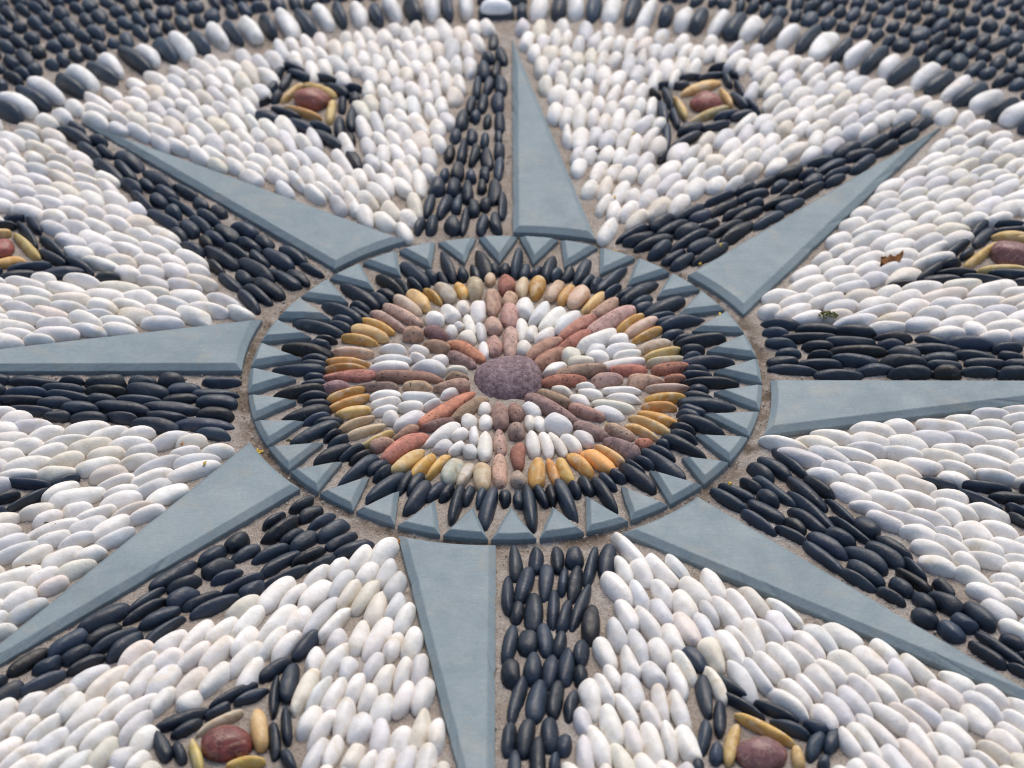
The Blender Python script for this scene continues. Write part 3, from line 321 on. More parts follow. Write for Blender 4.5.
WHITE_REST = [[438,1054,105,32,1192,45,'w'],[427,1266,90,27,1208,45,'w'],[466,1206,83,33,1479,45,'w'],[533,1212,74,37,1164,45,'w'],[562,1138,80,34,1059,45,'w'],
[366,1383,71,38,1261,45,'w'],[434,1393,85,33,1297,45,'w'],[507,1371,87,35,1253,45,'w'],[555,1325,59,33,1246,45,'w'],[615,1297,84,36,1144,45,'w'],
[751,1263,86,36,1093,45,'w'],[325,1561,73,35,1331,45,'w'],[410,1530,99,32,1282,45,'w'],[477,1528,76,31,1132,45,'w'],[538,1505,69,41,1177,45,'w'],
[626,1513,71,30,1120,45,'w'],[633,1423,84,31,1151,45,'w'],[712,1434,96,34,977,45,'w'],[749,1382,98,33,1077,45,'w'],[321,1673,70,25,1280,45,'w'],
[382,1672,76,36,1285,45,'w'],[452,1679,73,37,1236,45,'w'],[510,1660,82,30,1357,45,'w'],[551,1614,63,32,1013,45,'w'],[615,1608,85,36,1175,45,'w'],
[814,1583,82,31,1056,45,'w'],[845,1518,90,28,1136,45,'w'],[913,1517,73,39,970,45,'w'],[921,1424,67,41,1004,45,'w'],[999,1427,76,33,884,45,'w'],
[279,1846,98,25,1584,45,'w'],[404,1843,79,34,1444,45,'w'],[464,1814,98,39,1201,45,'w'],[533,1809,80,34,1182,45,'w'],[575,1750,102,33,1347,45,'w'],
[649,1818,90,33,1192,45,'w'],[681,1739,79,41,1166,45,'w'],[829,1683,75,26,1009,45,'w'],[890,1691,73,31,1155,45,'w'],[922,1621,67,42,1056,45,'w'],
[999,1625,87,33,1062,45,'w'],[1024,1563,83,29,934,45,'w'],[1085,1538,83,35,1003,45,'w'],[277,1999,79,34,1370,45,'w'],[338,1995,101,34,1489,45,'w'],
[399,2003,79,32,1478,45,'w'],[450,1955,75,33,1428,45,'w'],[513,1980,99,33,1363,45,'w'],[573,1964,101,36,1340,45,'w'],[632,1947,88,31,1014,45,'w'],
[695,1946,63,33,1298,45,'w'],[901,1799,77,34,1082,45,'w'],[981,1818,91,40,1082,45,'w'],[1001,1728,84,36,1018,45,'w'],[1098,1759,103,34,892,45,'w'],
[1103,1673,68,37,937,45,'w'],[1175,1666,92,36,1017,45,'w'],[1197,1582,76,39,1056,45,'w'],[225,2053,100,37,1428,45,'w'],[240,2215,83,42,1376,45,'w'],
[303,2149,96,40,1567,45,'w'],[371,2148,76,34,1321,45,'w'],[428,2123,67,33,1562,45,'w'],[484,2079,71,38,1354,45,'w'],[558,2131,77,37,1238,45,'w'],
[618,2109,72,34,1379,45,'w'],[673,2105,98,28,1414,45,'w'],[1085,1948,100,27,935,45,'w'],[1086,1851,87,36,1175,45,'w'],[1187,1891,72,38,982,45,'w'],
[1190,1789,83,38,1117,45,'w'],[1268,1779,76,29,922,45,'w'],[1360,1677,88,32,942,45,'w'],[189,2305,90,36,1565,45,'w'],[262,2353,79,36,1647,45,'w'],
[325,2291,60,31,1581,45,'w'],[381,2279,75,32,1466,45,'w'],[456,2271,71,26,1349,45,'w'],[499,2212,88,31,1303,45,'w'],[576,2265,85,27,1294,45,'w'],
[629,2233,74,36,1222,45,'w'],[1166,1969,79,35,1005,45,'w'],[1274,2013,103,38,778,45,'w'],[1267,1902,72,36,989,45,'w'],[1331,1891,73,32,946,45,'w'],
[1392,1801,81,36,1152,45,'w'],[1477,1851,76,33,962,45,'w'],[1465,1755,79,37,830,45,'w'],[169,2479,90,36,1550,45,'w'],[229,2464,105,30,1360,45,'w'],
[288,2467,63,35,1396,45,'w'],[335,2411,84,35,1259,45,'w'],[398,2420,84,33,1529,45,'w'],[460,2401,83,38,1428,45,'w'],[522,2356,82,42,1246,45,'w'],
[621,2405,80,33,1318,45,'w'],[696,2337,96,33,1381,45,'w'],[787,2361,78,25,1294,45,'w'],[1138,2240,82,34,1135,45,'w'],[1230,2152,84,33,975,45,'w'],
[1259,2082,85,25,967,45,'w'],[1386,2135,82,36,1005,45,'w'],[1371,2016,96,37,1059,45,'w'],[1457,2045,84,31,879,45,'w'],[1415,1914,86,33,831,45,'w'],
[1563,1963,83,30,1009,45,'w'],[1567,1880,72,38,795,45,'w'],[1641,1875,74,28,949,45,'w'],[137,2621,71,33,1537,45,'w'],[216,2608,86,43,1569,45,'w'],
[286,2608,75,35,1621,45,'w'],[342,2547,71,36,1502,45,'w'],[406,2574,87,34,1487,45,'w'],[456,2534,90,30,1314,45,'w'],[518,2548,63,34,1308,45,'w'],
[583,2491,104,36,1402,45,'w'],[646,2555,84,30,1463,45,'w'],[688,2477,83,36,1426,45,'w'],[756,2463,97,40,1483,45,'w'],[834,2495,85,39,1285,45,'w'],
[888,2468,77,28,1246,45,'w'],[1225,2332,110,30,1180,45,'w'],[1237,2247,71,28,1069,45,'w'],[1320,2268,83,39,1038,45,'w'],[1359,2206,94,37,925,45,'w'],
[1458,2252,71,37,1086,45,'w'],[1462,2144,83,31,876,45,'w'],[1549,2167,89,30,996,45,'w'],[1545,2033,113,35,797,45,'w'],[1656,2098,73,35,1005,45,'w'],
[1649,1987,83,31,786,45,'w'],[1730,1995,92,35,931,45,'w'],[102,2722,85,37,1387,45,'w'],[179,2722,70,35,1465,45,'w'],[241,2754,89,30,1589,45,'w'],
[295,2746,85,26,1393,45,'w'],[347,2689,89,33,1439,45,'w'],[431,2736,98,35,1373,45,'w'],[477,2682,96,33,1181,45,'w'],[542,2695,89,33,1399,45,'w'],
[593,2655,88,32,1387,45,'w'],[664,2690,71,38,1226,45,'w'],[706,2623,82,34,1356,45,'w'],[769,2615,87,35,1212,45,'w'],[854,2627,79,30,1170,45,'w'],
[905,2606,85,32,1235,45,'w'],[969,2607,74,35,1157,45,'w'],[1025,2590,102,30,1402,45,'w'],[1090,2553,110,29,1031,45,'w'],[1116,2483,79,33,1215,45,'w'],
[1189,2506,89,40,1216,45,'w'],[1202,2407,81,35,932,45,'w'],[1341,2500,99,41,926,45,'w'],[1311,2368,89,34,1114,45,'w'],[1438,2430,85,33,996,45,'w'],
[1446,2336,81,29,1049,45,'w'],[1538,2356,86,32,1095,45,'w'],[1539,2257,72,41,935,45,'w'],[1641,2304,92,36,853,45,'w'],[1616,2153,75,38,678,45,'w'],
[1745,2214,90,37,926,45,'w'],[1735,2103,86,34,798,45,'w'],[1834,2139,97,34,890,45,'w'],[1819,2015,84,35,860,45,'w'],[163,2849,96,37,1393,45,'w'],
[277,2862,73,36,1630,45,'w'],[387,2832,91,37,1529,45,'w'],[496,2825,81,35,1467,45,'w'],[648,2789,86,31,1240,45,'w'],[749,2765,85,33,1269,45,'w'],
[846,2726,95,31,1216,45,'w'],[982,2716,60,39,1184,45,'w'],[1093,2645,88,26,1077,45,'w'],[1192,2624,66,34,1177,45,'w'],[1418,2503,60,33,1087,45,'w'],
[1528,2437,72,30,963,45,'w'],[1613,2371,64,34,1089,45,'w'],[1832,2222,69,34,639,45,'w'],[1911,2133,85,37,787,45,'w'],[-85,2860,70,38,1741,50,'w'],
[85,2870,70,38,1473,50,'w'],[1076,449,55,36,420,45,'w'],[1127,555,80,33,282,45,'w'],[1181,514,87,32,434,45,'w'],[1172,446,88,33,478,45,'w'],
[1220,401,84,35,355,45,'w'],[1242,714,74,37,586,45,'w'],[1289,594,76,33,486,45,'w'],[1368,482,80,36,274,45,'w'],[1343,414,69,28,279,45,'w'],
[1320,825,55,31,668,45,'w'],[1354,777,73,34,669,45,'w'],[1389,729,89,33,518,45,'w'],[1401,667,79,33,380,45,'w'],[1413,609,93,31,344,45,'w'],
[1452,558,82,37,354,45,'w'],[1502,500,78,36,452,45,'w'],[1493,437,110,28,320,45,'w'],[1569,395,81,35,248,45,'w'],[1534,332,82,30,139,45,'w'],
[1410,978,71,42,675,45,'w'],[1407,900,75,33,588,45,'w'],[1463,867,92,33,520,45,'w'],[1515,827,90,35,505,45,'w'],[1505,751,84,34,605,45,'w'],
[1523,682,75,34,402,45,'w'],[1573,581,63,36,464,45,'w'],[1635,539,80,38,320,45,'w'],[1652,471,81,39,357,45,'w'],[1721,427,74,30,232,45,'w'],
[1775,290,76,37,146,45,'w'],[1482,1098,74,39,550,45,'w'],[1540,1063,105,31,633,45,'w'],[1659,923,84,32,569,45,'w'],[1792,493,81,38,186,45,'w'],
[1814,363,83,37,329,45,'w'],[1885,319,55,40,14,45,'w'],[1537,1191,67,41,697,45,'w'],[1646,1238,84,29,651,45,'w'],[1624,1163,91,33,454,45,'w'],
[1670,1125,77,31,651,45,'w'],[1682,1063,98,35,563,45,'w'],[1787,968,79,37,430,45,'w'],[1791,892,101,30,761,45,'w'],[2094,579,72,32,207,45,'w'],
[2001,443,82,36,192,45,'w'],[1950,382,79,27,185,45,'w'],[1958,266,78,36,187,45,'w'],[1644,1312,97,37,629,45,'w'],[1762,1333,93,30,530,45,'w'],
[1753,1257,99,31,544,45,'w'],[1789,1213,91,32,554,45,'w'],[1813,1141,74,36,642,45,'w'],[1891,1124,82,35,581,45,'w'],[1899,1058,95,35,479,45,'w'],
[1911,988,79,42,482,45,'w'],[2087,517,81,32,439,45,'w'],[2140,475,77,32,167,45,'w'],[2162,352,93,33,230,45,'w'],[2166,222,81,41,126,45,'w'],
[1675,1407,89,32,732,45,'w'],[1794,1517,94,33,651,45,'w'],[1776,1419,93,35,722,45,'w'],[1883,1421,80,31,734,45,'w'],[1885,1353,89,30,719,45,'w'],
[1944,1327,94,33,572,45,'w'],[1912,1239,93,38,576,45,'w'],[1972,1207,55,33,752,45,'w'],[2008,1141,73,34,415,45,'w'],[2108,1142,75,33,502,45,'w'],
[2289,615,81,29,351,45,'w'],[2224,542,86,41,257,45,'w'],[2304,511,95,25,278,45,'w'],[2261,452,91,32,209,45,'w'],[2312,392,82,37,237,45,'w'],
[2247,315,84,29,255,45,'w'],[2328,267,105,37,88,45,'w'],[2286,195,77,40,107,45,'w'],[1880,1627,88,31,706,45,'w'],[1937,1593,103,35,651,45,'w'],
[1907,1504,88,30,664,45,'w'],[1984,1488,59,37,536,45,'w'],[2012,1429,88,35,682,45,'w'],[2074,1400,79,35,737,45,'w'],[2044,1301,83,40,715,45,'w'],
[2251,1126,81,37,597,45,'w'],[2344,749,95,30,245,45,'w'],[2388,700,89,36,285,45,'w'],[2423,644,85,37,432,45,'w'],[2375,574,88,29,138,45,'w'],
[2454,534,87,40,292,45,'w'],[2403,459,80,35,218,45,'w'],[2449,400,78,36,149,45,'w'],[2392,339,84,31,63,45,'w'],[2484,303,73,35,156,45,'w'],
[2415,195,69,36,49,45,'w'],[2507,156,100,33,158,45,'w'],[1937,1735,81,35,839,45,'w'],[2003,1690,84,26,575,45,'w'],[2076,1670,82,40,631,45,'w'],
[2032,1572,84,30,630,45,'w'],[2095,1529,84,25,525,45,'w'],[2142,1496,85,31,504,45,'w'],[2188,1460,74,31,594,45,'w'],[2175,1384,95,37,541,45,'w'],
[2295,1396,76,31,392,45,'w'],[2219,1314,96,36,466,45,'w'],[2317,1292,61,31,541,45,'w'],[2284,1214,71,44,360,45,'w'],[2390,1164,96,37,363,45,'w'],
[2386,1086,82,43,566,45,'w'],[2442,831,76,30,447,45,'w'],[2501,767,89,37,160,45,'w'],[2524,710,71,31,159,45,'w'],[2591,669,85,37,290,45,'w'],
[2497,608,57,37,129,45,'w'],[2598,558,79,28,193,45,'w'],[2530,457,76,30,146,45,'w'],[2606,423,90,30,215,45,'w'],[2545,356,95,28,-86,45,'w'],
[2641,308,74,31,-84,45,'w'],[2496,245,103,31,-12,45,'w'],[2663,184,77,28,161,45,'w'],[2021,1863,59,35,726,45,'w'],[2033,1795,55,37,566,45,'w'],
[2115,1799,102,29,742,45,'w'],[2209,1745,83,32,736,45,'w'],[2152,1648,76,35,626,45,'w'],[2207,1614,75,34,601,45,'w'],[2252,1576,71,32,648,45,'w'],
[2309,1467,83,38,580,45,'w'],[2433,1474,105,37,592,45,'w'],[2363,1370,82,34,515,45,'w'],[2413,1322,56,43,465,45,'w'],[2423,1246,94,42,395,45,'w'],
[2529,1234,80,33,476,45,'w'],[2519,1127,81,34,404,45,'w'],[2577,1046,103,40,361,45,'w'],[2524,939,81,31,449,45,'w'],[2614,920,98,36,388,45,'w'],
[2575,842,84,35,399,45,'w'],[2680,814,75,32,154,45,'w'],[2660,750,90,34,325,45,'w'],[2732,698,77,28,200,45,'w'],[2633,616,99,32,149,45,'w'],
[2751,574,96,26,132,45,'w'],[2652,508,85,44,293,45,'w'],[2689,380,91,40,80,45,'w'],[2672,246,95,39,100,45,'w'],[2139,1922,73,38,603,45,'w'],
[2215,1816,85,31,524,45,'w'],[2280,1727,89,36,626,45,'w'],[2345,1662,75,32,612,45,'w'],[2411,1556,79,30,578,45,'w'],[2486,1437,78,30,591,45,'w'],
[2518,1349,93,36,664,45,'w'],[2607,1207,75,39,409,45,'w'],[2630,1124,89,29,344,45,'w'],[2666,1002,102,42,194,45,'w'],[2720,886,88,41,333,45,'w'],
[2782,760,65,33,346,45,'w'],[1962,2082,70,38,722,50,'w'],[2012,2012,70,38,808,50,'w'],[2090,1969,70,38,859,50,'w'],[1176,-626,71,33,-403,45,'w'],
[1356,-470,81,24,-252,45,'w'],[1340,-596,93,25,-444,45,'w'],[1242,-595,72,31,-368,45,'w'],[1310,-677,80,32,-593,45,'w'],[1502,-331,67,34,-375,45,'w'],
[1488,-492,86,31,-420,45,'w'],[1328,-818,78,26,-412,45,'w'],[1378,-894,77,29,-621,45,'w'],[1742,-293,67,34,-155,45,'w'],[1744,-401,87,29,-278,45,'w'],
[1681,-591,82,32,-396,45,'w'],[1627,-760,74,33,-304,45,'w'],[1535,-881,85,27,-524,45,'w'],[1856,-250,78,26,2,45,'w'],[1862,-321,72,34,-126,45,'w'],
[1871,-450,69,29,-298,45,'w'],[1819,-627,82,29,-322,45,'w'],[1614,-876,58,33,-559,45,'w'],[1595,-967,64,24,-520,45,'w'],[1977,-284,88,23,-127,45,'w'],
[2007,-406,78,28,-131,45,'w'],[1979,-455,66,32,-328,45,'w'],[1980,-511,81,27,-374,45,'w'],[1974,-618,109,28,-323,45,'w'],
[1949,-667,75,31,-112,45,'w'],[1632,-1124,63,33,-720,45,'w'],[2109,-211,98,35,-123,45,'w'],[2142,-272,81,30,-91,45,'w'],[2117,-325,91,32,-119,45,'w'],
[2130,-389,78,34,-86,45,'w'],[2118,-448,62,33,-340,45,'w'],[2108,-504,89,29,-305,45,'w'],[2110,-583,87,40,-275,45,'w'],[1966,-562,77,31,-207,45,'w'],
[2133,-673,79,36,-269,45,'w'],[1899,-1028,87,34,-537,45,'w'],[1939,-1117,77,38,-617,45,'w'],[1838,-1127,88,24,-478,45,'w'],
[1758,-1222,56,32,-368,45,'w'],[1758,-1283,82,28,-651,45,'w'],[2266,-178,88,35,-123,45,'w'],[2265,-233,78,28,-163,45,'w'],
[2293,-289,90,31,-169,45,'w'],[2282,-349,97,38,-232,45,'w'],[2272,-407,85,27,-226,45,'w'],[2221,-447,65,32,-211,45,'w'],[2285,-510,75,31,-272,45,'w'],
[2245,-567,95,42,-188,45,'w'],[2242,-642,81,31,-286,45,'w'],[2046,-1199,74,38,-531,45,'w'],[1952,-1206,83,30,-426,45,'w'],
[1960,-1275,90,29,-554,45,'w'],[1870,-1280,87,37,-589,45,'w'],[1887,-1365,91,35,-633,45,'w'],[1800,-1377,74,25,-650,45,'w'],
[1837,-1474,80,35,-634,45,'w'],[2393,-150,83,30,39,45,'w'],[2449,-199,59,34,54,45,'w'],[2402,-256,81,34,-6,45,'w'],[2424,-327,68,31,-177,45,'w'],
[2452,-387,100,30,-299,45,'w'],[2437,-439,102,30,-220,45,'w'],[2369,-479,104,32,-191,45,'w'],[2436,-546,93,27,-149,45,'w'],
[2392,-612,78,32,-268,45,'w'],[2387,-665,95,26,-299,45,'w'],[2373,-717,81,33,-167,45,'w'],[2192,-1159,91,32,-544,45,'w'],
[2130,-1186,73,28,-423,45,'w'],[2157,-1274,77,36,-458,45,'w'],[2069,-1292,89,41,-671,45,'w'],[2092,-1386,105,38,-555,45,'w'],
[1988,-1375,83,27,-654,45,'w'],[2030,-1473,111,38,-715,45,'w'],[1926,-1471,116,34,-817,45,'w'],[1938,-1560,69,32,-817,45,'w'],
[1878,-1581,83,30,-668,45,'w'],[1881,-1653,72,33,-756,45,'w'],[2529,-125,82,38,-21,45,'w'],[2565,-191,77,35,-166,45,'w'],
[2554,-279,95,30,-137,45,'w'],[2556,-335,95,31,-273,45,'w'],[2531,-519,85,28,-190,45,'w'],[2372,-789,93,27,-277,45,'w'],
[2428,-929,105,28,-169,45,'w'],[2359,-1139,86,38,-440,45,'w'],[2310,-1186,67,34,-343,45,'w'],[2363,-1292,100,35,-726,45,'w'],
[2240,-1254,80,31,-389,45,'w'],[2268,-1355,55,31,-539,45,'w'],[2194,-1365,81,35,-724,45,'w'],[2245,-1470,91,31,-510,45,'w'],
[2113,-1464,88,28,-513,45,'w'],[2184,-1565,99,33,-519,45,'w'],[2063,-1571,91,36,-543,45,'w'],[2072,-1645,85,28,-674,45,'w'],
[1999,-1652,60,37,-759,45,'w'],[1983,-1722,71,36,-755,45,'w'],[2343,-1348,95,29,-613,45,'w'],[2306,-1440,72,36,-615,45,'w'],
[2242,-1539,78,27,-534,45,'w'],[2202,-1644,85,37,-528,45,'w'],[2198,-1721,96,34,-769,45,'w'],[2102,-1723,80,28,-587,45,'w'],
[2120,-1796,85,30,-689,45,'w'],[2052,-1818,66,34,-805,45,'w'],[2002,-1846,85,29,-849,45,'w'],[2222,-1808,84,30,-558,45,'w'],
[2160,-1886,82,33,-625,45,'w'],[608,-1149,77,28,-1121,45,'w'],[485,-1188,65,36,-1206,45,'w'],[419,-1165,79,29,-1227,45,'w'],
[707,-1398,64,27,-1140,45,'w'],[805,-1540,90,23,-1075,45,'w'],[361,-1717,55,26,-1189,45,'w'],[1013,-1774,76,25,-1084,45,'w'],
[256,-1931,60,31,-1443,45,'w'],[1329,-1696,63,34,-1085,45,'w'],[332,-2197,70,27,-1436,45,'w'],[219,-2196,79,36,-1299,45,'w'],
[1120,-2032,74,27,-1119,45,'w'],[590,-2210,90,33,-1325,45,'w'],[528,-2195,101,32,-1331,45,'w'],[491,-2325,111,25,-1361,45,'w'],
[431,-2266,68,36,-1361,45,'w'],[373,-2300,68,36,-1415,45,'w'],[290,-2246,90,27,-1482,45,'w'],[255,-2353,80,33,-1612,45,'w'],
[1478,-1923,58,34,-876,45,'w'],[1089,-2200,65,30,-1145,45,'w'],[737,-2372,79,31,-1372,45,'w'],[653,-2334,96,30,-1338,45,'w'],
[606,-2373,92,34,-1291,45,'w'],[547,-2372,108,33,-1531,45,'w'],[504,-2482,83,32,-1620,45,'w'],[449,-2405,64,33,-1332,45,'w'],
[395,-2442,94,33,-1406,45,'w'],[327,-2395,96,39,-1488,45,'w'],[280,-2479,71,38,-1375,45,'w'],[209,-2422,66,30,-1397,45,'w'],
[155,-2517,86,34,-1700,45,'w'],[1590,-2080,71,27,-834,45,'w'],[1548,-2122,69,23,-971,45,'w'],[1407,-2219,77,29,-1125,45,'w'],
[1343,-2219,55,35,-983,45,'w'],[1281,-2260,104,31,-1214,45,'w'],[1222,-2274,73,34,-991,45,'w'],[1184,-2324,83,29,-1245,45,'w'],
[1079,-2380,71,32,-1143,45,'w'],[850,-2476,89,32,-1364,45,'w'],[795,-2455,67,23,-1289,45,'w'],[755,-2507,85,34,-1185,45,'w'],
[685,-2482,82,32,-1204,45,'w'],[637,-2521,95,23,-1207,45,'w'],[564,-2536,72,35,-1356,45,'w'],[525,-2615,77,33,-1360,45,'w'],
[455,-2542,81,34,-1370,45,'w'],[415,-2617,108,34,-1356,45,'w'],[352,-2546,67,31,-1469,45,'w'],[310,-2623,88,28,-1357,45,'w'],
[253,-2579,77,31,-1448,45,'w'],[204,-2614,88,31,-1398,45,'w'],[1848,-1979,92,42,-777,45,'w'],[1792,-2025,86,40,-780,45,'w'],
[1769,-2091,87,31,-928,45,'w'],[1749,-2152,87,31,-924,45,'w'],[1639,-2199,82,35,-953,45,'w'],[1613,-2259,65,30,-964,45,'w'],
[1604,-2328,80,29,-892,45,'w'],[1514,-2275,75,41,-1103,45,'w'],[1457,-2333,81,37,-720,45,'w'],[1383,-2329,93,26,-1041,45,'w'],
[1367,-2387,88,26,-939,45,'w'],[1309,-2395,90,29,-984,45,'w'],[1255,-2412,97,34,-1321,45,'w'],[1207,-2457,57,35,-1139,45,'w'],
[1160,-2493,89,31,-1002,45,'w'],[1109,-2510,84,26,-1374,45,'w'],[1070,-2557,83,34,-1107,45,'w'],[999,-2577,69,35,-1281,45,'w'],
[916,-2506,90,33,-1266,45,'w'],[897,-2633,97,31,-1225,45,'w'],[827,-2596,96,35,-1431,45,'w'],[702,-2622,91,28,-1366,45,'w'],
[630,-2620,105,27,-1282,45,'w'],[149,-2660,76,39,-1500,45,'w'],[1917,-2124,88,32,-850,45,'w'],[1848,-2197,77,27,-641,45,'w'],
[1768,-2258,81,32,-1055,45,'w'],[1684,-2346,60,23,-898,45,'w'],[1558,-2394,93,26,-945,45,'w'],[1484,-2451,84,30,-1006,45,'w'],
[1397,-2503,83,33,-1172,45,'w'],[1271,-2562,89,34,-1212,45,'w'],[1175,-2611,86,34,-1171,45,'w'],[2082,-1962,70,38,-828,50,'w'],
[2012,-2012,70,38,-767,50,'w'],[1969,-2090,70,38,-886,50,'w'],[-484,-1184,66,34,-1884,45,'w'],[-589,-1157,55,28,-2160,45,'w'],
[-383,-1365,74,30,-1937,45,'w'],[-545,-1298,82,27,-2043,45,'w'],[-662,-1199,76,29,-2142,45,'w'],[-574,-1532,61,31,-1881,45,'w'],
[-743,-1311,84,27,-2103,45,'w'],[-443,-1665,72,30,-1915,45,'w'],[-529,-1676,58,30,-1843,45,'w'],[-791,-1548,89,25,-2065,45,'w'],
[-1047,-1833,55,38,-2141,45,'w'],[-204,-2166,56,27,-1575,45,'w'],[-447,-2133,72,27,-1872,45,'w'],[-1136,-1834,72,27,-2098,45,'w'],
[-1289,-1794,58,35,-2084,45,'w'],[-175,-2285,78,30,-1848,45,'w'],[-234,-2288,86,33,-1743,45,'w'],[-299,-2257,62,35,-1721,45,'w'],
[-359,-2265,87,32,-1521,45,'w'],[-417,-2278,55,33,-1629,45,'w'],[-472,-2257,72,31,-1821,45,'w'],[-525,-2241,101,31,-1688,45,'w'],
[-581,-2225,100,33,-1705,45,'w'],[-638,-2233,80,28,-1843,45,'w'],[-152,-2366,58,31,-1783,45,'w'],[-195,-2460,103,28,-1606,45,'w'],
[-244,-2434,65,33,-1930,45,'w'],[-292,-2378,77,35,-1536,45,'w'],[-362,-2409,76,44,-1764,45,'w'],[-426,-2411,94,27,-1682,45,'w'],
[-483,-2401,94,38,-1605,45,'w'],[-544,-2398,89,30,-1923,45,'w'],[-600,-2386,91,34,-1912,45,'w'],[-663,-2379,90,37,-1638,45,'w'],
[-729,-2380,84,35,-1890,45,'w'],[-1186,-2123,56,32,-2062,45,'w'],[-1243,-2097,56,33,-2001,45,'w'],[-1568,-1845,66,29,-2254,45,'w'],
[-138,-2507,100,42,-1695,45,'w'],[-196,-2638,96,39,-1594,45,'w'],[-252,-2592,68,28,-1503,45,'w'],[-299,-2518,81,33,-1565,45,'w'],
[-352,-2561,90,28,-1674,45,'w'],[-409,-2563,104,35,-1811,45,'w'],[-470,-2541,77,38,-1813,45,'w'],[-540,-2561,87,35,-1790,45,'w'],
[-603,-2546,99,37,-1765,45,'w'],[-656,-2508,63,32,-1840,45,'w'],[-710,-2515,75,24,-1971,45,'w'],[-756,-2515,84,24,-1927,45,'w'],
[-838,-2550,75,32,-1840,45,'w'],[-796,-2387,111,35,-1830,45,'w'],[-930,-2474,95,38,-2056,45,'w'],[-1147,-2340,87,31,-2052,45,'w'],
[-1172,-2274,72,33,-2198,45,'w'],[-1265,-2343,95,34,-2113,45,'w'],[-1273,-2224,92,37,-1759,45,'w'],[-1352,-2280,78,32,-2101,45,'w'],
[-1360,-2202,79,28,-2164,45,'w'],[-1467,-2240,66,37,-2203,45,'w'],[-1730,-2037,77,24,-2432,45,'w'],[-673,-2652,106,31,-1787,45,'w'],
[-763,-2639,76,35,-1869,45,'w'],[-819,-2640,89,25,-1888,45,'w'],[-891,-2536,87,29,-1841,45,'w'],[-1023,-2599,81,33,-2094,45,'w'],
[-1073,-2563,96,34,-1957,45,'w'],[-1106,-2499,86,31,-2047,45,'w'],[-1121,-2410,97,31,-1960,45,'w'],[-1225,-2510,113,28,-1929,45,'w'],
[-1230,-2404,82,35,-2016,45,'w'],[-1343,-2468,74,30,-1947,45,'w'],[-1352,-2374,90,35,-2181,45,'w'],[-1432,-2403,83,27,-2145,45,'w'],
[-1443,-2322,86,39,-2222,45,'w'],[-1544,-2342,77,28,-2147,45,'w'],[-1543,-2236,91,38,-2165,45,'w'],[-1638,-2281,85,31,-2213,45,'w'],
[-1660,-2203,57,35,-2324,45,'w'],[-1729,-2195,81,32,-2247,45,'w'],[-1724,-2105,88,36,-2296,45,'w'],[-1834,-2147,99,33,-2224,45,'w'],
[-1768,-1995,77,38,-2324,45,'w'],[-1858,-2013,74,36,-2213,45,'w'],[-1160,-2627,78,31,-2182,45,'w'],[-1197,-2577,109,33,-2061,45,'w'],
[-1314,-2534,95,34,-2073,45,'w'],[-1435,-2491,71,25,-2232,45,'w'],[-1537,-2424,78,35,-2127,45,'w'],[-1616,-2369,81,29,-2138,45,'w'],
[-1721,-2302,75,39,-2152,45,'w'],[-1818,-2244,60,40,-2107,45,'w'],[-1895,-2130,94,33,-2222,45,'w'],[-1079,-481,66,29,-2899,45,'w'],
[-1148,-540,91,28,-2910,45,'w'],[-1199,-489,59,23,-2733,45,'w'],[-1180,-425,62,29,-2813,45,'w'],[-1294,-695,80,30,-2546,45,'w'],
[-1305,-637,91,28,-2578,45,'w'],[-1291,-574,108,24,-2541,45,'w'],[-1367,-482,62,32,-2737,45,'w'],[-1419,-431,82,33,-2981,45,'w'],
[-1389,-369,68,27,-2989,45,'w'],[-1307,-854,74,29,-2586,45,'w'],[-1358,-828,88,23,-2600,45,'w'],[-1412,-719,71,26,-2714,45,'w'],
[-1434,-663,84,23,-2645,45,'w'],[-1501,-373,81,28,-2726,45,'w'],[-1396,-986,82,28,-2542,45,'w'],[-1490,-852,86,25,-2688,45,'w'],
[-1554,-823,63,36,-2789,45,'w'],[-1635,-716,76,32,-2526,45,'w'],[-1644,-538,78,32,-2568,45,'w'],[-1711,-486,78,30,-2865,45,'w'],
[-1653,-419,89,23,-2915,45,'w'],[-1474,-1075,67,34,-2492,45,'w'],[-1538,-1004,73,28,-2654,45,'w'],[-1616,-994,70,29,-2705,45,'w'],
[-1656,-879,68,31,-2634,45,'w'],[-1707,-836,71,31,-2745,45,'w'],[-1805,-621,86,27,-2984,45,'w'],[-1859,-509,64,36,-2888,45,'w'],
[-1788,-443,65,31,-2927,45,'w'],[-1879,-404,85,32,-2989,45,'w'],[-1791,-324,88,28,-3167,45,'w'],[-1870,-277,67,39,-2843,45,'w'],
[-1585,-1246,62,30,-2522,45,'w'],[-1626,-1207,72,32,-2455,45,'w'],[-1740,-1067,93,26,-2567,45,'w'],[-1772,-1023,83,29,-2616,45,'w'],
[-1891,-691,82,34,-2738,45,'w'],[-1955,-650,87,32,-2855,45,'w'],[-1918,-579,73,36,-2809,45,'w'],[-1993,-540,77,38,-2837,45,'w'],
[-1920,-467,89,29,-2842,45,'w'],[-2027,-434,81,39,-2911,45,'w'],[-1918,-352,75,36,-2833,45,'w'],[-2005,-314,92,35,-2972,45,'w'],
[-1959,-256,90,23,-2935,45,'w'],[-1825,-1204,74,33,-2506,45,'w'],[-1847,-1153,65,28,-2469,45,'w'],[-1878,-1105,74,35,-2621,45,'w'],
[-1897,-1045,73,34,-2685,45,'w'],[-1995,-1037,69,36,-2714,45,'w'],[-2041,-616,70,32,-2733,45,'w'],[-2143,-575,94,38,-2873,45,'w'],
[-2078,-504,94,30,-2952,45,'w'],[-2166,-433,101,33,-2867,45,'w'],[-2058,-374,93,27,-3087,45,'w'],[-2153,-343,78,29,-2978,45,'w'],
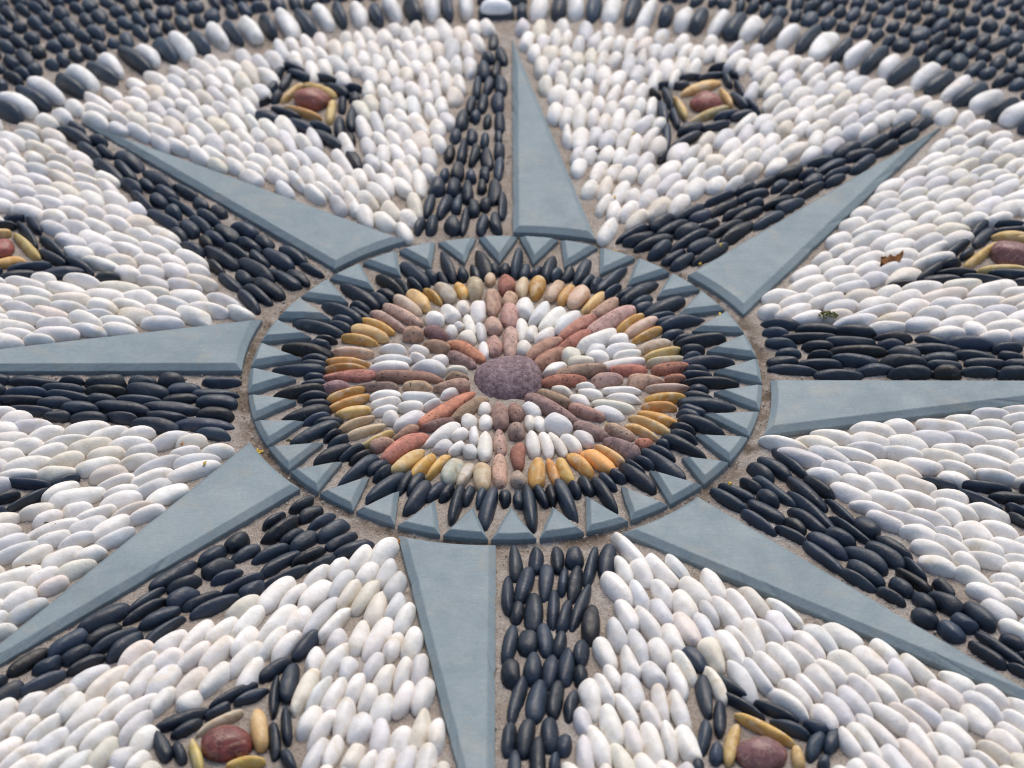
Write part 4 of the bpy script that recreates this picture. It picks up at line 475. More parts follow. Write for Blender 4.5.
[-2099,-252,97,34,-3019,45,'w'],[-2213,-224,76,30,-3051,45,'w'],[-1768,-1447,70,32,-2367,45,'w'],[-1805,-1399,98,34,-2328,45,'w'],
[-1894,-1386,96,36,-2629,45,'w'],[-1864,-1299,78,36,-2519,45,'w'],[-1939,-1278,80,37,-2502,45,'w'],[-1953,-1209,84,34,-2375,45,'w'],
[-2003,-1174,86,30,-2648,45,'w'],[-2008,-1121,94,26,-2719,45,'w'],[-2280,-572,84,31,-2886,45,'w'],[-2199,-500,88,29,-2723,45,'w'],
[-2307,-477,66,25,-2933,45,'w'],[-2258,-399,80,40,-2939,45,'w'],[-2327,-363,62,25,-2822,45,'w'],[-2233,-295,105,34,-3209,45,'w'],
[-2371,-245,100,35,-3233,45,'w'],[-1813,-1617,92,32,-2334,45,'w'],[-1875,-1585,97,44,-2375,45,'w'],[-1899,-1518,108,33,-2592,45,'w'],
[-1941,-1479,95,29,-2439,45,'w'],[-2014,-1463,65,40,-2503,45,'w'],[-1982,-1379,81,29,-2515,45,'w'],[-2031,-1352,55,27,-2626,45,'w'],
[-2054,-1300,74,28,-2622,45,'w'],[-2103,-1268,69,30,-2687,45,'w'],[-2133,-1220,84,33,-2625,45,'w'],[-2150,-1161,88,34,-2672,45,'w'],
[-2372,-712,72,26,-2686,45,'w'],[-2319,-639,80,34,-2808,45,'w'],[-2426,-611,87,42,-3033,45,'w'],[-2356,-542,82,30,-2870,45,'w'],
[-2432,-503,81,32,-2804,45,'w'],[-2368,-438,55,36,-2933,45,'w'],[-2459,-384,78,38,-2889,45,'w'],[-2393,-319,93,30,-3009,45,'w'],
[-2496,-294,87,29,-2962,45,'w'],[-2436,-190,66,28,-3138,45,'w'],[-2523,-151,80,37,-3003,45,'w'],[-1904,-1733,87,37,-2530,45,'w'],
[-1958,-1702,72,23,-2306,45,'w'],[-2003,-1684,92,24,-2588,45,'w'],[-2041,-1594,74,27,-2664,45,'w'],[-2062,-1550,80,26,-2444,45,'w'],
[-2130,-1537,82,34,-2526,45,'w'],[-2126,-1463,110,34,-2526,45,'w'],[-2136,-1389,80,41,-2518,45,'w'],[-2244,-1402,77,36,-2578,45,'w'],
[-2234,-1329,92,33,-2680,45,'w'],[-2260,-1271,78,38,-2604,45,'w'],[-2288,-1219,86,29,-2614,45,'w'],[-2294,-1125,87,33,-2505,45,'w'],
[-2399,-782,100,37,-2777,45,'w'],[-2473,-453,65,36,-2902,45,'w'],[-1979,-1876,71,25,-2384,45,'w'],[-2021,-1822,86,36,-2270,45,'w'],
[-2064,-1781,86,30,-2581,45,'w'],[-2145,-1781,78,30,-2405,45,'w'],[-2109,-1687,84,29,-2322,45,'w'],[-2163,-1662,96,27,-2365,45,'w'],
[-2220,-1642,104,31,-2549,45,'w'],[-2243,-1484,92,30,-2601,45,'w'],[-2127,-1920,84,31,-2546,45,'w'],[-2180,-1873,74,32,-2347,45,'w'],
[-1962,-2082,70,38,-2211,50,'w'],[-2012,-2012,70,38,-2424,50,'w'],[-2090,-1969,70,38,-2463,50,'w'],[-1077,443,66,32,2686,45,'w'],
[-1200,460,90,30,2826,45,'w'],[-1147,520,84,32,2726,45,'w'],[-1377,362,89,35,3052,45,'w'],[-1386,438,86,33,2660,45,'w'],[-1347,505,77,31,2856,45,'w'],
[-1321,633,86,32,2709,45,'w'],[-1253,662,81,36,2582,45,'w'],[-1279,745,67,33,2649,45,'w'],[-1547,319,76,33,2952,45,'w'],[-1564,377,84,29,2989,45,'w'],
[-1495,418,82,38,2892,45,'w'],[-1529,488,78,33,2887,45,'w'],[-1434,590,71,30,2810,45,'w'],[-1448,654,84,32,2704,45,'w'],[-1468,736,66,36,2786,45,'w'],
[-1369,738,74,35,2634,45,'w'],[-1389,812,75,32,2645,45,'w'],[-1308,825,93,34,2544,45,'w'],[-1676,319,89,29,2896,45,'w'],[-1693,385,84,35,2657,45,'w'],
[-1645,427,70,24,2944,45,'w'],[-1639,481,79,35,2751,45,'w'],[-1560,724,67,38,2597,45,'w'],[-1600,816,79,33,2741,45,'w'],[-1490,813,85,36,2624,45,'w'],
[-1472,898,88,33,2634,45,'w'],[-1423,937,84,34,2460,45,'w'],[-1451,1025,91,34,2531,45,'w'],[-1859,244,67,23,3029,45,'w'],
[-1810,360,71,36,3130,45,'w'],[-1772,476,90,31,2855,45,'w'],[-1740,668,94,25,2746,45,'w'],[-1680,799,98,27,2694,45,'w'],[-1691,897,82,35,2694,45,'w'],
[-1589,904,92,32,2683,45,'w'],[-1549,1020,75,32,2551,45,'w'],[-1558,1113,68,40,2695,45,'w'],[-1953,288,72,27,3144,45,'w'],
[-1989,340,100,29,3012,45,'w'],[-1939,403,98,30,2968,45,'w'],[-1972,467,80,29,2900,45,'w'],[-1928,513,86,32,2975,45,'w'],
[-1921,579,89,34,2813,45,'w'],[-1972,649,96,29,2839,45,'w'],[-1905,682,62,36,2756,45,'w'],[-1790,884,77,40,2623,45,'w'],[-1832,974,81,39,2652,45,'w'],
[-1734,1090,85,39,2532,45,'w'],[-1654,1108,80,34,2554,45,'w'],[-1582,1212,55,37,2460,45,'w'],[-2205,280,93,34,3015,45,'w'],
[-2093,309,94,26,3063,45,'w'],[-2163,358,76,30,3073,45,'w'],[-2086,400,88,35,2966,45,'w'],[-2120,474,107,37,2896,45,'w'],
[-2109,664,70,30,2912,45,'w'],[-1917,1068,86,32,2551,45,'w'],[-1829,1079,80,38,2608,45,'w'],[-1850,1191,94,35,2537,45,'w'],
[-1758,1191,69,35,2520,45,'w'],[-1786,1298,82,40,2376,45,'w'],[-1684,1289,87,39,2495,45,'w'],[-1729,1390,78,31,2354,45,'w'],
[-2242,200,96,35,3000,45,'w'],[-2343,273,71,28,3155,45,'w'],[-2305,332,70,34,3082,45,'w'],[-2290,394,80,36,2894,45,'w'],[-2242,438,93,27,2857,45,'w'],
[-2284,508,80,41,2850,45,'w'],[-2247,574,77,43,2733,45,'w'],[-2212,636,93,36,2786,45,'w'],[-2051,1204,86,38,2605,45,'w'],
[-1928,1170,78,41,2513,45,'w'],[-1974,1285,85,34,2639,45,'w'],[-1864,1275,81,39,2550,45,'w'],[-1912,1381,91,36,2477,45,'w'],
[-1828,1389,85,28,2650,45,'w'],[-1839,1466,75,31,2531,45,'w'],[-1747,1473,78,32,2451,45,'w'],[-2428,155,79,39,3227,45,'w'],
[-2402,222,88,35,3156,45,'w'],[-2482,285,88,38,2966,45,'w'],[-2433,340,74,33,3022,45,'w'],[-2419,394,82,29,2929,45,'w'],[-2395,467,87,43,2829,45,'w'],
[-2429,550,96,46,3082,45,'w'],[-2381,616,87,36,3025,45,'w'],[-2376,679,106,34,2765,45,'w'],[-2386,791,84,39,2863,45,'w'],
[-2204,1165,92,30,2527,45,'w'],[-2183,1268,80,34,2715,45,'w'],[-2049,1270,72,29,2595,45,'w'],[-2103,1366,85,36,2550,45,'w'],
[-1992,1361,89,36,2656,45,'w'],[-2045,1468,88,33,2522,45,'w'],[-1945,1478,85,32,2471,45,'w'],[-1958,1551,80,28,2552,45,'w'],
[-1856,1551,74,31,2421,45,'w'],[-1889,1643,80,39,2503,45,'w'],[-2576,147,89,33,3084,45,'w'],[-2564,212,95,40,3131,45,'w'],
[-2598,274,55,31,3091,45,'w'],[-2610,336,91,34,3081,45,'w'],[-2566,389,96,33,2907,45,'w'],[-2534,444,98,33,3131,45,'w'],[-2545,509,88,38,2929,45,'w'],
[-2594,571,91,26,3073,45,'w'],[-2564,626,79,38,2847,45,'w'],[-2507,678,83,37,2855,45,'w'],[-2481,761,90,35,2827,45,'w'],[-2520,831,71,35,2929,45,'w'],
[-2467,896,75,34,2768,45,'w'],[-2284,1146,86,37,2724,45,'w'],[-2348,1245,68,35,2527,45,'w'],[-2266,1255,84,31,2599,45,'w'],
[-2283,1344,67,35,2635,45,'w'],[-2173,1334,86,38,2588,45,'w'],[-2224,1454,84,36,2408,45,'w'],[-2112,1443,77,35,2589,45,'w'],
[-2160,1554,73,35,2438,45,'w'],[-2067,1552,78,33,2668,45,'w'],[-2089,1653,58,33,2458,45,'w'],[-1968,1624,79,27,2648,45,'w'],
[-1997,1742,85,34,2483,45,'w'],[-2696,472,96,36,2867,45,'w'],[-2707,542,97,37,2921,45,'w'],[-2723,618,90,34,2683,45,'w'],
[-2644,699,73,42,2940,45,'w'],[-2615,762,90,35,2880,45,'w'],[-2679,878,111,31,2862,45,'w'],[-2585,902,82,35,2779,45,'w'],
[-2577,975,102,39,2803,45,'w'],[-2534,1080,106,29,2850,45,'w'],[-2455,1127,69,40,2684,45,'w'],[-2556,1219,77,34,2743,45,'w'],
[-2434,1220,101,43,2741,45,'w'],[-2470,1324,95,37,2635,45,'w'],[-2382,1343,90,34,2651,45,'w'],[-2406,1425,84,40,2629,45,'w'],
[-2296,1427,91,40,2545,45,'w'],[-2334,1531,77,33,2778,45,'w'],[-2273,1636,71,32,2667,45,'w'],[-2174,1635,63,38,2593,45,'w'],
[-2215,1730,85,29,2302,45,'w'],[-2069,1724,100,34,2475,45,'w'],[-2157,1846,78,26,2525,45,'w'],[-2030,1835,83,37,2482,45,'w'],
[-2721,829,105,33,2982,45,'w'],[-2697,970,83,27,2826,45,'w'],[-2655,1072,86,36,2844,45,'w'],[-2591,1165,110,38,2607,45,'w'],
[-2558,1306,76,38,2570,45,'w'],[-2502,1418,72,34,2584,45,'w'],[-2429,1510,90,39,2735,45,'w'],[-2379,1622,70,36,2427,45,'w'],
[-2285,1719,88,38,2360,45,'w'],[-2211,1803,97,36,2453,45,'w'],[-2150,1906,71,35,2522,45,'w'],[-430,1045,85,35,1889,45,'w'],
[-598,1164,87,35,1813,45,'w'],[-492,1217,70,37,1967,45,'w'],[-415,1158,70,39,1903,45,'w'],[-389,1262,108,33,1765,45,'w'],
[-719,1257,75,33,1961,45,'w'],[-667,1278,98,30,1877,45,'w'],[-596,1307,75,34,2228,45,'w'],[-555,1351,99,32,2102,45,'w'],[-527,1436,92,39,1862,45,'w'],
[-447,1407,81,37,2048,45,'w'],[-374,1441,108,34,1669,45,'w'],[-827,1344,73,32,2190,45,'w'],[-788,1375,81,23,2154,45,'w'],
[-737,1388,74,32,1981,45,'w'],[-676,1406,75,36,1972,45,'w'],[-639,1479,80,37,1892,45,'w'],[-598,1523,73,23,1945,45,'w'],[-515,1535,80,25,2018,45,'w'],
[-450,1529,103,35,1951,45,'w'],[-412,1588,63,30,1870,45,'w'],[-336,1529,69,34,1887,45,'w'],[-959,1384,73,33,2043,45,'w'],
[-1004,1496,78,37,2350,45,'w'],[-917,1461,96,27,2129,45,'w'],[-871,1495,93,32,1981,45,'w'],[-807,1513,90,38,2023,45,'w'],
[-742,1530,86,35,1964,45,'w'],[-722,1617,113,31,2006,45,'w'],[-589,1611,71,36,1944,45,'w'],[-543,1676,70,36,1671,45,'w'],
[-482,1678,84,31,1961,45,'w'],[-418,1713,86,37,1965,45,'w'],[-338,1655,81,37,1689,45,'w'],[-301,1775,74,34,1874,45,'w'],
[-1112,1480,68,38,2342,45,'w'],[-1108,1556,81,30,2291,45,'w'],[-1084,1618,76,38,2310,45,'w'],[-999,1591,78,34,2005,45,'w'],
[-946,1614,71,31,2163,45,'w'],[-893,1635,100,32,1972,45,'w'],[-828,1652,89,39,2247,45,'w'],[-714,1763,106,32,1877,45,'w'],
[-612,1739,78,33,1797,45,'w'],[-557,1800,85,32,1975,45,'w'],[-499,1806,81,31,1894,45,'w'],[-452,1862,84,39,1807,45,'w'],[-375,1794,81,44,1790,45,'w'],
[-309,1905,82,40,1795,45,'w'],[-1272,1583,60,37,2408,45,'w'],[-1194,1584,81,38,2163,45,'w'],[-1198,1685,92,33,2143,45,'w'],
[-1149,1718,61,32,2109,45,'w'],[-1080,1701,80,30,2124,45,'w'],[-1027,1734,91,41,2096,45,'w'],[-976,1779,99,33,1959,45,'w'],
[-906,1780,83,32,2068,45,'w'],[-859,1815,89,32,1900,45,'w'],[-639,1895,105,35,1867,45,'w'],[-581,1947,99,32,1838,45,'w'],
[-521,1951,79,35,1809,45,'w'],[-472,1998,77,35,1937,45,'w'],[-390,1943,96,40,1918,45,'w'],[-341,2054,87,29,1830,45,'w'],[-262,1974,78,36,1854,45,'w'],
[-1359,1669,81,32,2219,45,'w'],[-1301,1690,88,33,2345,45,'w'],[-1299,1780,82,41,2189,45,'w'],[-1233,1808,81,37,2180,45,'w'],
[-1164,1816,81,33,2162,45,'w'],[-1108,1843,66,37,1987,45,'w'],[-1069,1904,105,34,2026,45,'w'],[-990,1915,99,39,2034,45,'w'],
[-657,2069,102,33,1907,45,'w'],[-611,2124,82,37,1839,45,'w'],[-543,2095,85,34,1744,45,'w'],[-489,2140,91,35,1692,45,'w'],
[-422,2109,94,34,1768,45,'w'],[-363,2183,62,32,1634,45,'w'],[-293,2113,88,35,1606,45,'w'],[-238,2201,72,39,1670,45,'w'],
[-1460,1748,83,32,2286,45,'w'],[-1417,1787,76,33,2164,45,'w'],[-1402,1872,104,36,2053,45,'w'],[-1352,1906,90,31,2209,45,'w'],
[-1294,1933,84,38,2232,45,'w'],[-1229,1957,101,37,2100,45,'w'],[-1154,1962,83,25,2073,45,'w'],[-632,2261,75,32,1634,45,'w'],
[-560,2235,82,30,1895,45,'w'],[-499,2291,80,38,1692,45,'w'],[-426,2256,85,38,1828,45,'w'],[-380,2322,94,30,1684,45,'w'],[-322,2257,83,32,1698,45,'w'],
[-274,2328,83,34,1669,45,'w'],[-1548,1785,96,33,2121,45,'w'],[-1563,1885,87,38,2507,45,'w'],[-1499,1917,95,39,2090,45,'w'],
[-1493,2015,86,37,2218,45,'w'],[-1421,2026,68,39,2109,45,'w'],[-1357,2051,71,38,2141,45,'w'],[-1305,2090,64,34,2262,45,'w'],
[-1236,2082,98,33,1941,45,'w'],[-1179,2091,89,31,2073,45,'w'],[-1127,2234,78,38,2082,45,'w'],[-760,2363,72,38,1895,45,'w'],
[-633,2396,88,39,1871,45,'w'],[-563,2364,82,33,1743,45,'w'],[-524,2456,88,33,1639,45,'w'],[-465,2396,74,36,1643,45,'w'],[-412,2462,71,40,1695,45,'w'],
[-340,2420,103,36,1780,45,'w'],[-291,2485,73,35,1694,45,'w'],[-213,2312,84,31,1811,45,'w'],[-167,2477,100,36,1641,45,'w'],
[-1747,1904,62,37,2337,45,'w'],[-1657,1876,92,31,2316,45,'w'],[-1674,1981,85,42,2122,45,'w'],[-1602,1991,82,31,2305,45,'w'],
[-1593,2074,87,38,2126,45,'w'],[-1557,2134,70,34,2170,45,'w'],[-1478,2120,58,35,2394,45,'w'],[-1454,2185,106,31,2051,45,'w'],
[-1389,2183,81,32,2146,45,'w'],[-1328,2201,95,37,2136,45,'w'],[-1266,2230,97,34,2097,45,'w'],[-1174,2186,87,33,2064,45,'w'],
[-1223,2329,89,38,1990,45,'w'],[-1103,2376,92,38,2194,45,'w'],[-907,2436,103,35,1744,45,'w'],[-849,2467,90,36,1807,45,'w'],
[-789,2503,99,42,2010,45,'w'],[-710,2480,81,34,1900,45,'w'],[-668,2549,79,36,1766,45,'w'],[-599,2507,85,36,1724,45,'w'],[-563,2600,89,29,1761,45,'w'],
[-485,2541,90,27,1996,45,'w'],[-450,2616,107,35,1783,45,'w'],[-381,2584,94,38,1621,45,'w'],[-325,2648,85,35,1711,45,'w'],
[-229,2476,108,32,1607,45,'w'],[-179,2642,88,32,1775,45,'w'],[-1852,1977,88,38,2360,45,'w'],[-1869,2070,90,33,2427,45,'w'],
[-1755,1994,80,28,2311,45,'w'],[-1750,2091,71,37,2451,45,'w'],[-1694,2127,86,36,2286,45,'w'],[-1690,2212,80,36,2248,45,'w'],
[-1625,2242,74,39,2108,45,'w'],[-1545,2239,85,40,2140,45,'w'],[-1534,2333,82,37,2190,45,'w'],[-1449,2307,77,34,2090,45,'w'],
[-1448,2386,63,26,2335,45,'w'],[-1361,2330,82,36,2091,45,'w'],[-1309,2382,105,34,2003,45,'w'],[-1294,2480,95,40,2133,45,'w'],
[-1198,2425,97,40,1977,45,'w'],[-1152,2511,84,37,2037,45,'w'],[-1093,2548,97,40,1972,45,'w'],[-992,2547,76,34,1892,45,'w'],
[-939,2584,79,34,2057,45,'w'],[-944,2699,90,31,1922,45,'w'],[-874,2601,67,33,1984,45,'w'],[-811,2652,85,35,1838,45,'w'],[-740,2625,88,39,1717,45,'w'],
[-696,2711,104,32,1711,45,'w'],[-629,2647,76,38,1756,45,'w'],[-582,2762,89,44,1766,45,'w'],[-515,2676,76,29,1764,45,'w'],
[-470,2777,78,33,1782,45,'w'],[-407,2710,55,35,1599,45,'w'],[-360,2782,73,39,1716,45,'w'],[-255,2648,98,43,1558,45,'w'],[-216,2789,90,40,1586,45,'w'],
[-133,2708,86,34,1852,45,'w'],[-1864,2139,113,31,2418,45,'w'],[-1808,2215,90,34,2224,45,'w'],[-1718,2311,69,34,2378,45,'w'],
[-1627,2361,82,36,2302,45,'w'],[-1531,2423,83,31,2213,45,'w'],[-1421,2467,103,41,2221,45,'w'],[-1380,2522,73,32,2030,45,'w'],
[-1240,2577,89,37,1998,45,'w'],[-1067,2647,96,35,1890,45,'w'],[-1013,2690,74,30,1974,45,'w'],[-882,2725,85,35,1768,45,'w'],
[-765,2755,60,35,1797,45,'w'],[-657,2788,85,34,1839,45,'w'],[-532,2841,58,38,1711,45,'w'],[-425,2838,79,33,1744,45,'w'],[-152,2856,89,39,1542,45,'w'],
[-2082,1962,70,38,2469,50,'w'],[-2012,2012,70,38,2390,50,'w'],[-1969,2090,70,38,2276,50,'w']]
BORDER = [[-2857,1152,114,39,2680,60,'K'],[-2825,1228,119,45,2724,60,'W'],[-2790,1318,126,32,2744,60,'K'],[-2751,1402,140,41,2721,60,'W'],
[-2707,1483,130,38,2640,60,'K'],[-2660,1560,126,42,2560,60,'W'],[-2590,1618,118,41,2605,60,'K'],[-2573,1726,124,40,2595,60,'W'],
[-2513,1778,134,38,2580,60,'K'],[-2452,1845,136,38,2507,60,'W'],[-2423,1917,136,33,2461,60,'K'],[-2377,1998,130,41,2441,60,'W'],
[-2283,2060,109,37,2437,60,'K'],[-2236,2124,122,47,2404,60,'W'],[-2178,2184,122,38,2351,60,'K'],[-2130,2256,150,42,2267,60,'W'],
[-2026,2299,126,35,2293,60,'K'],[-1980,2369,137,46,2260,60,'W'],[-1889,2414,115,32,2302,60,'K'],[-1850,2476,108,41,2146,60,'W'],
[-1751,2537,150,36,2220,60,'K'],[-1697,2590,110,47,2142,60,'W'],[-1615,2635,112,43,2126,60,'K'],[-1543,2674,132,47,2066,60,'W'],
[-1468,2722,108,35,2096,60,'K'],[-1380,2767,118,42,2040,60,'W'],[-1307,2803,111,30,2067,60,'K'],[-1231,2843,140,43,2002,60,'W'],
[-1149,2880,112,29,1965,60,'K'],[-1054,2905,131,43,1979,60,'W'],[-967,2917,125,36,1979,60,'K'],[-882,2962,134,42,1961,60,'W'],
[-806,2992,119,32,1827,60,'K'],[-715,2998,121,45,1802,60,'W'],[-629,3001,111,31,1765,60,'K'],[-552,3047,105,42,1899,60,'W'],
[-453,3045,116,40,1792,60,'K'],[-360,3062,114,44,1627,60,'W'],[-283,3074,123,32,1674,60,'K'],[-194,3081,117,38,1614,60,'W'],
[164,3086,127,48,1502,60,'W'],[259,3078,125,38,1494,60,'K'],[344,3089,121,45,1543,60,'W'],[433,3072,129,38,1436,60,'K'],[523,3049,127,50,1385,60,'W'],
[621,3039,141,37,1366,60,'K'],[687,2988,150,37,1268,60,'W'],[785,2994,102,36,1334,60,'K'],[863,2943,112,48,1298,60,'W'],[938,2931,117,36,1253,60,'K'],
[1029,2901,134,39,1220,60,'W'],[1114,2883,129,42,1184,60,'K'],[1187,2851,122,46,1117,60,'W'],[1276,2827,134,34,1093,60,'K'],
[1356,2765,115,38,1089,60,'W'],[1447,2738,134,34,1069,60,'K'],[1516,2682,130,50,1093,60,'W'],[1602,2639,112,31,1062,60,'K'],
[1671,2596,135,42,994,60,'W'],[1749,2547,130,37,984,60,'K'],[1805,2466,109,43,1069,60,'W'],[1877,2444,136,34,905,60,'K'],
[1959,2381,133,43,940,60,'W'],[2021,2317,114,39,822,60,'K'],[2094,2259,114,38,855,60,'W'],[2151,2207,119,45,746,60,'K'],[2216,2142,116,43,793,60,'W'],
[2271,2068,109,35,757,60,'K'],[2363,2046,128,53,681,60,'W'],[2405,1952,106,38,638,60,'K'],[2445,1883,132,33,645,60,'W'],[2517,1811,117,35,603,60,'K'],
[2580,1750,125,40,572,60,'W'],[2606,1664,112,34,549,60,'K'],[2649,1585,123,40,600,60,'W'],[2693,1507,123,36,431,60,'K'],[2738,1416,130,48,447,60,'W'],
[2757,1343,134,32,412,60,'K'],[2824,1273,123,45,427,60,'W'],[2846,1182,113,36,427,60,'K'],[2869,1099,114,46,396,60,'W']]
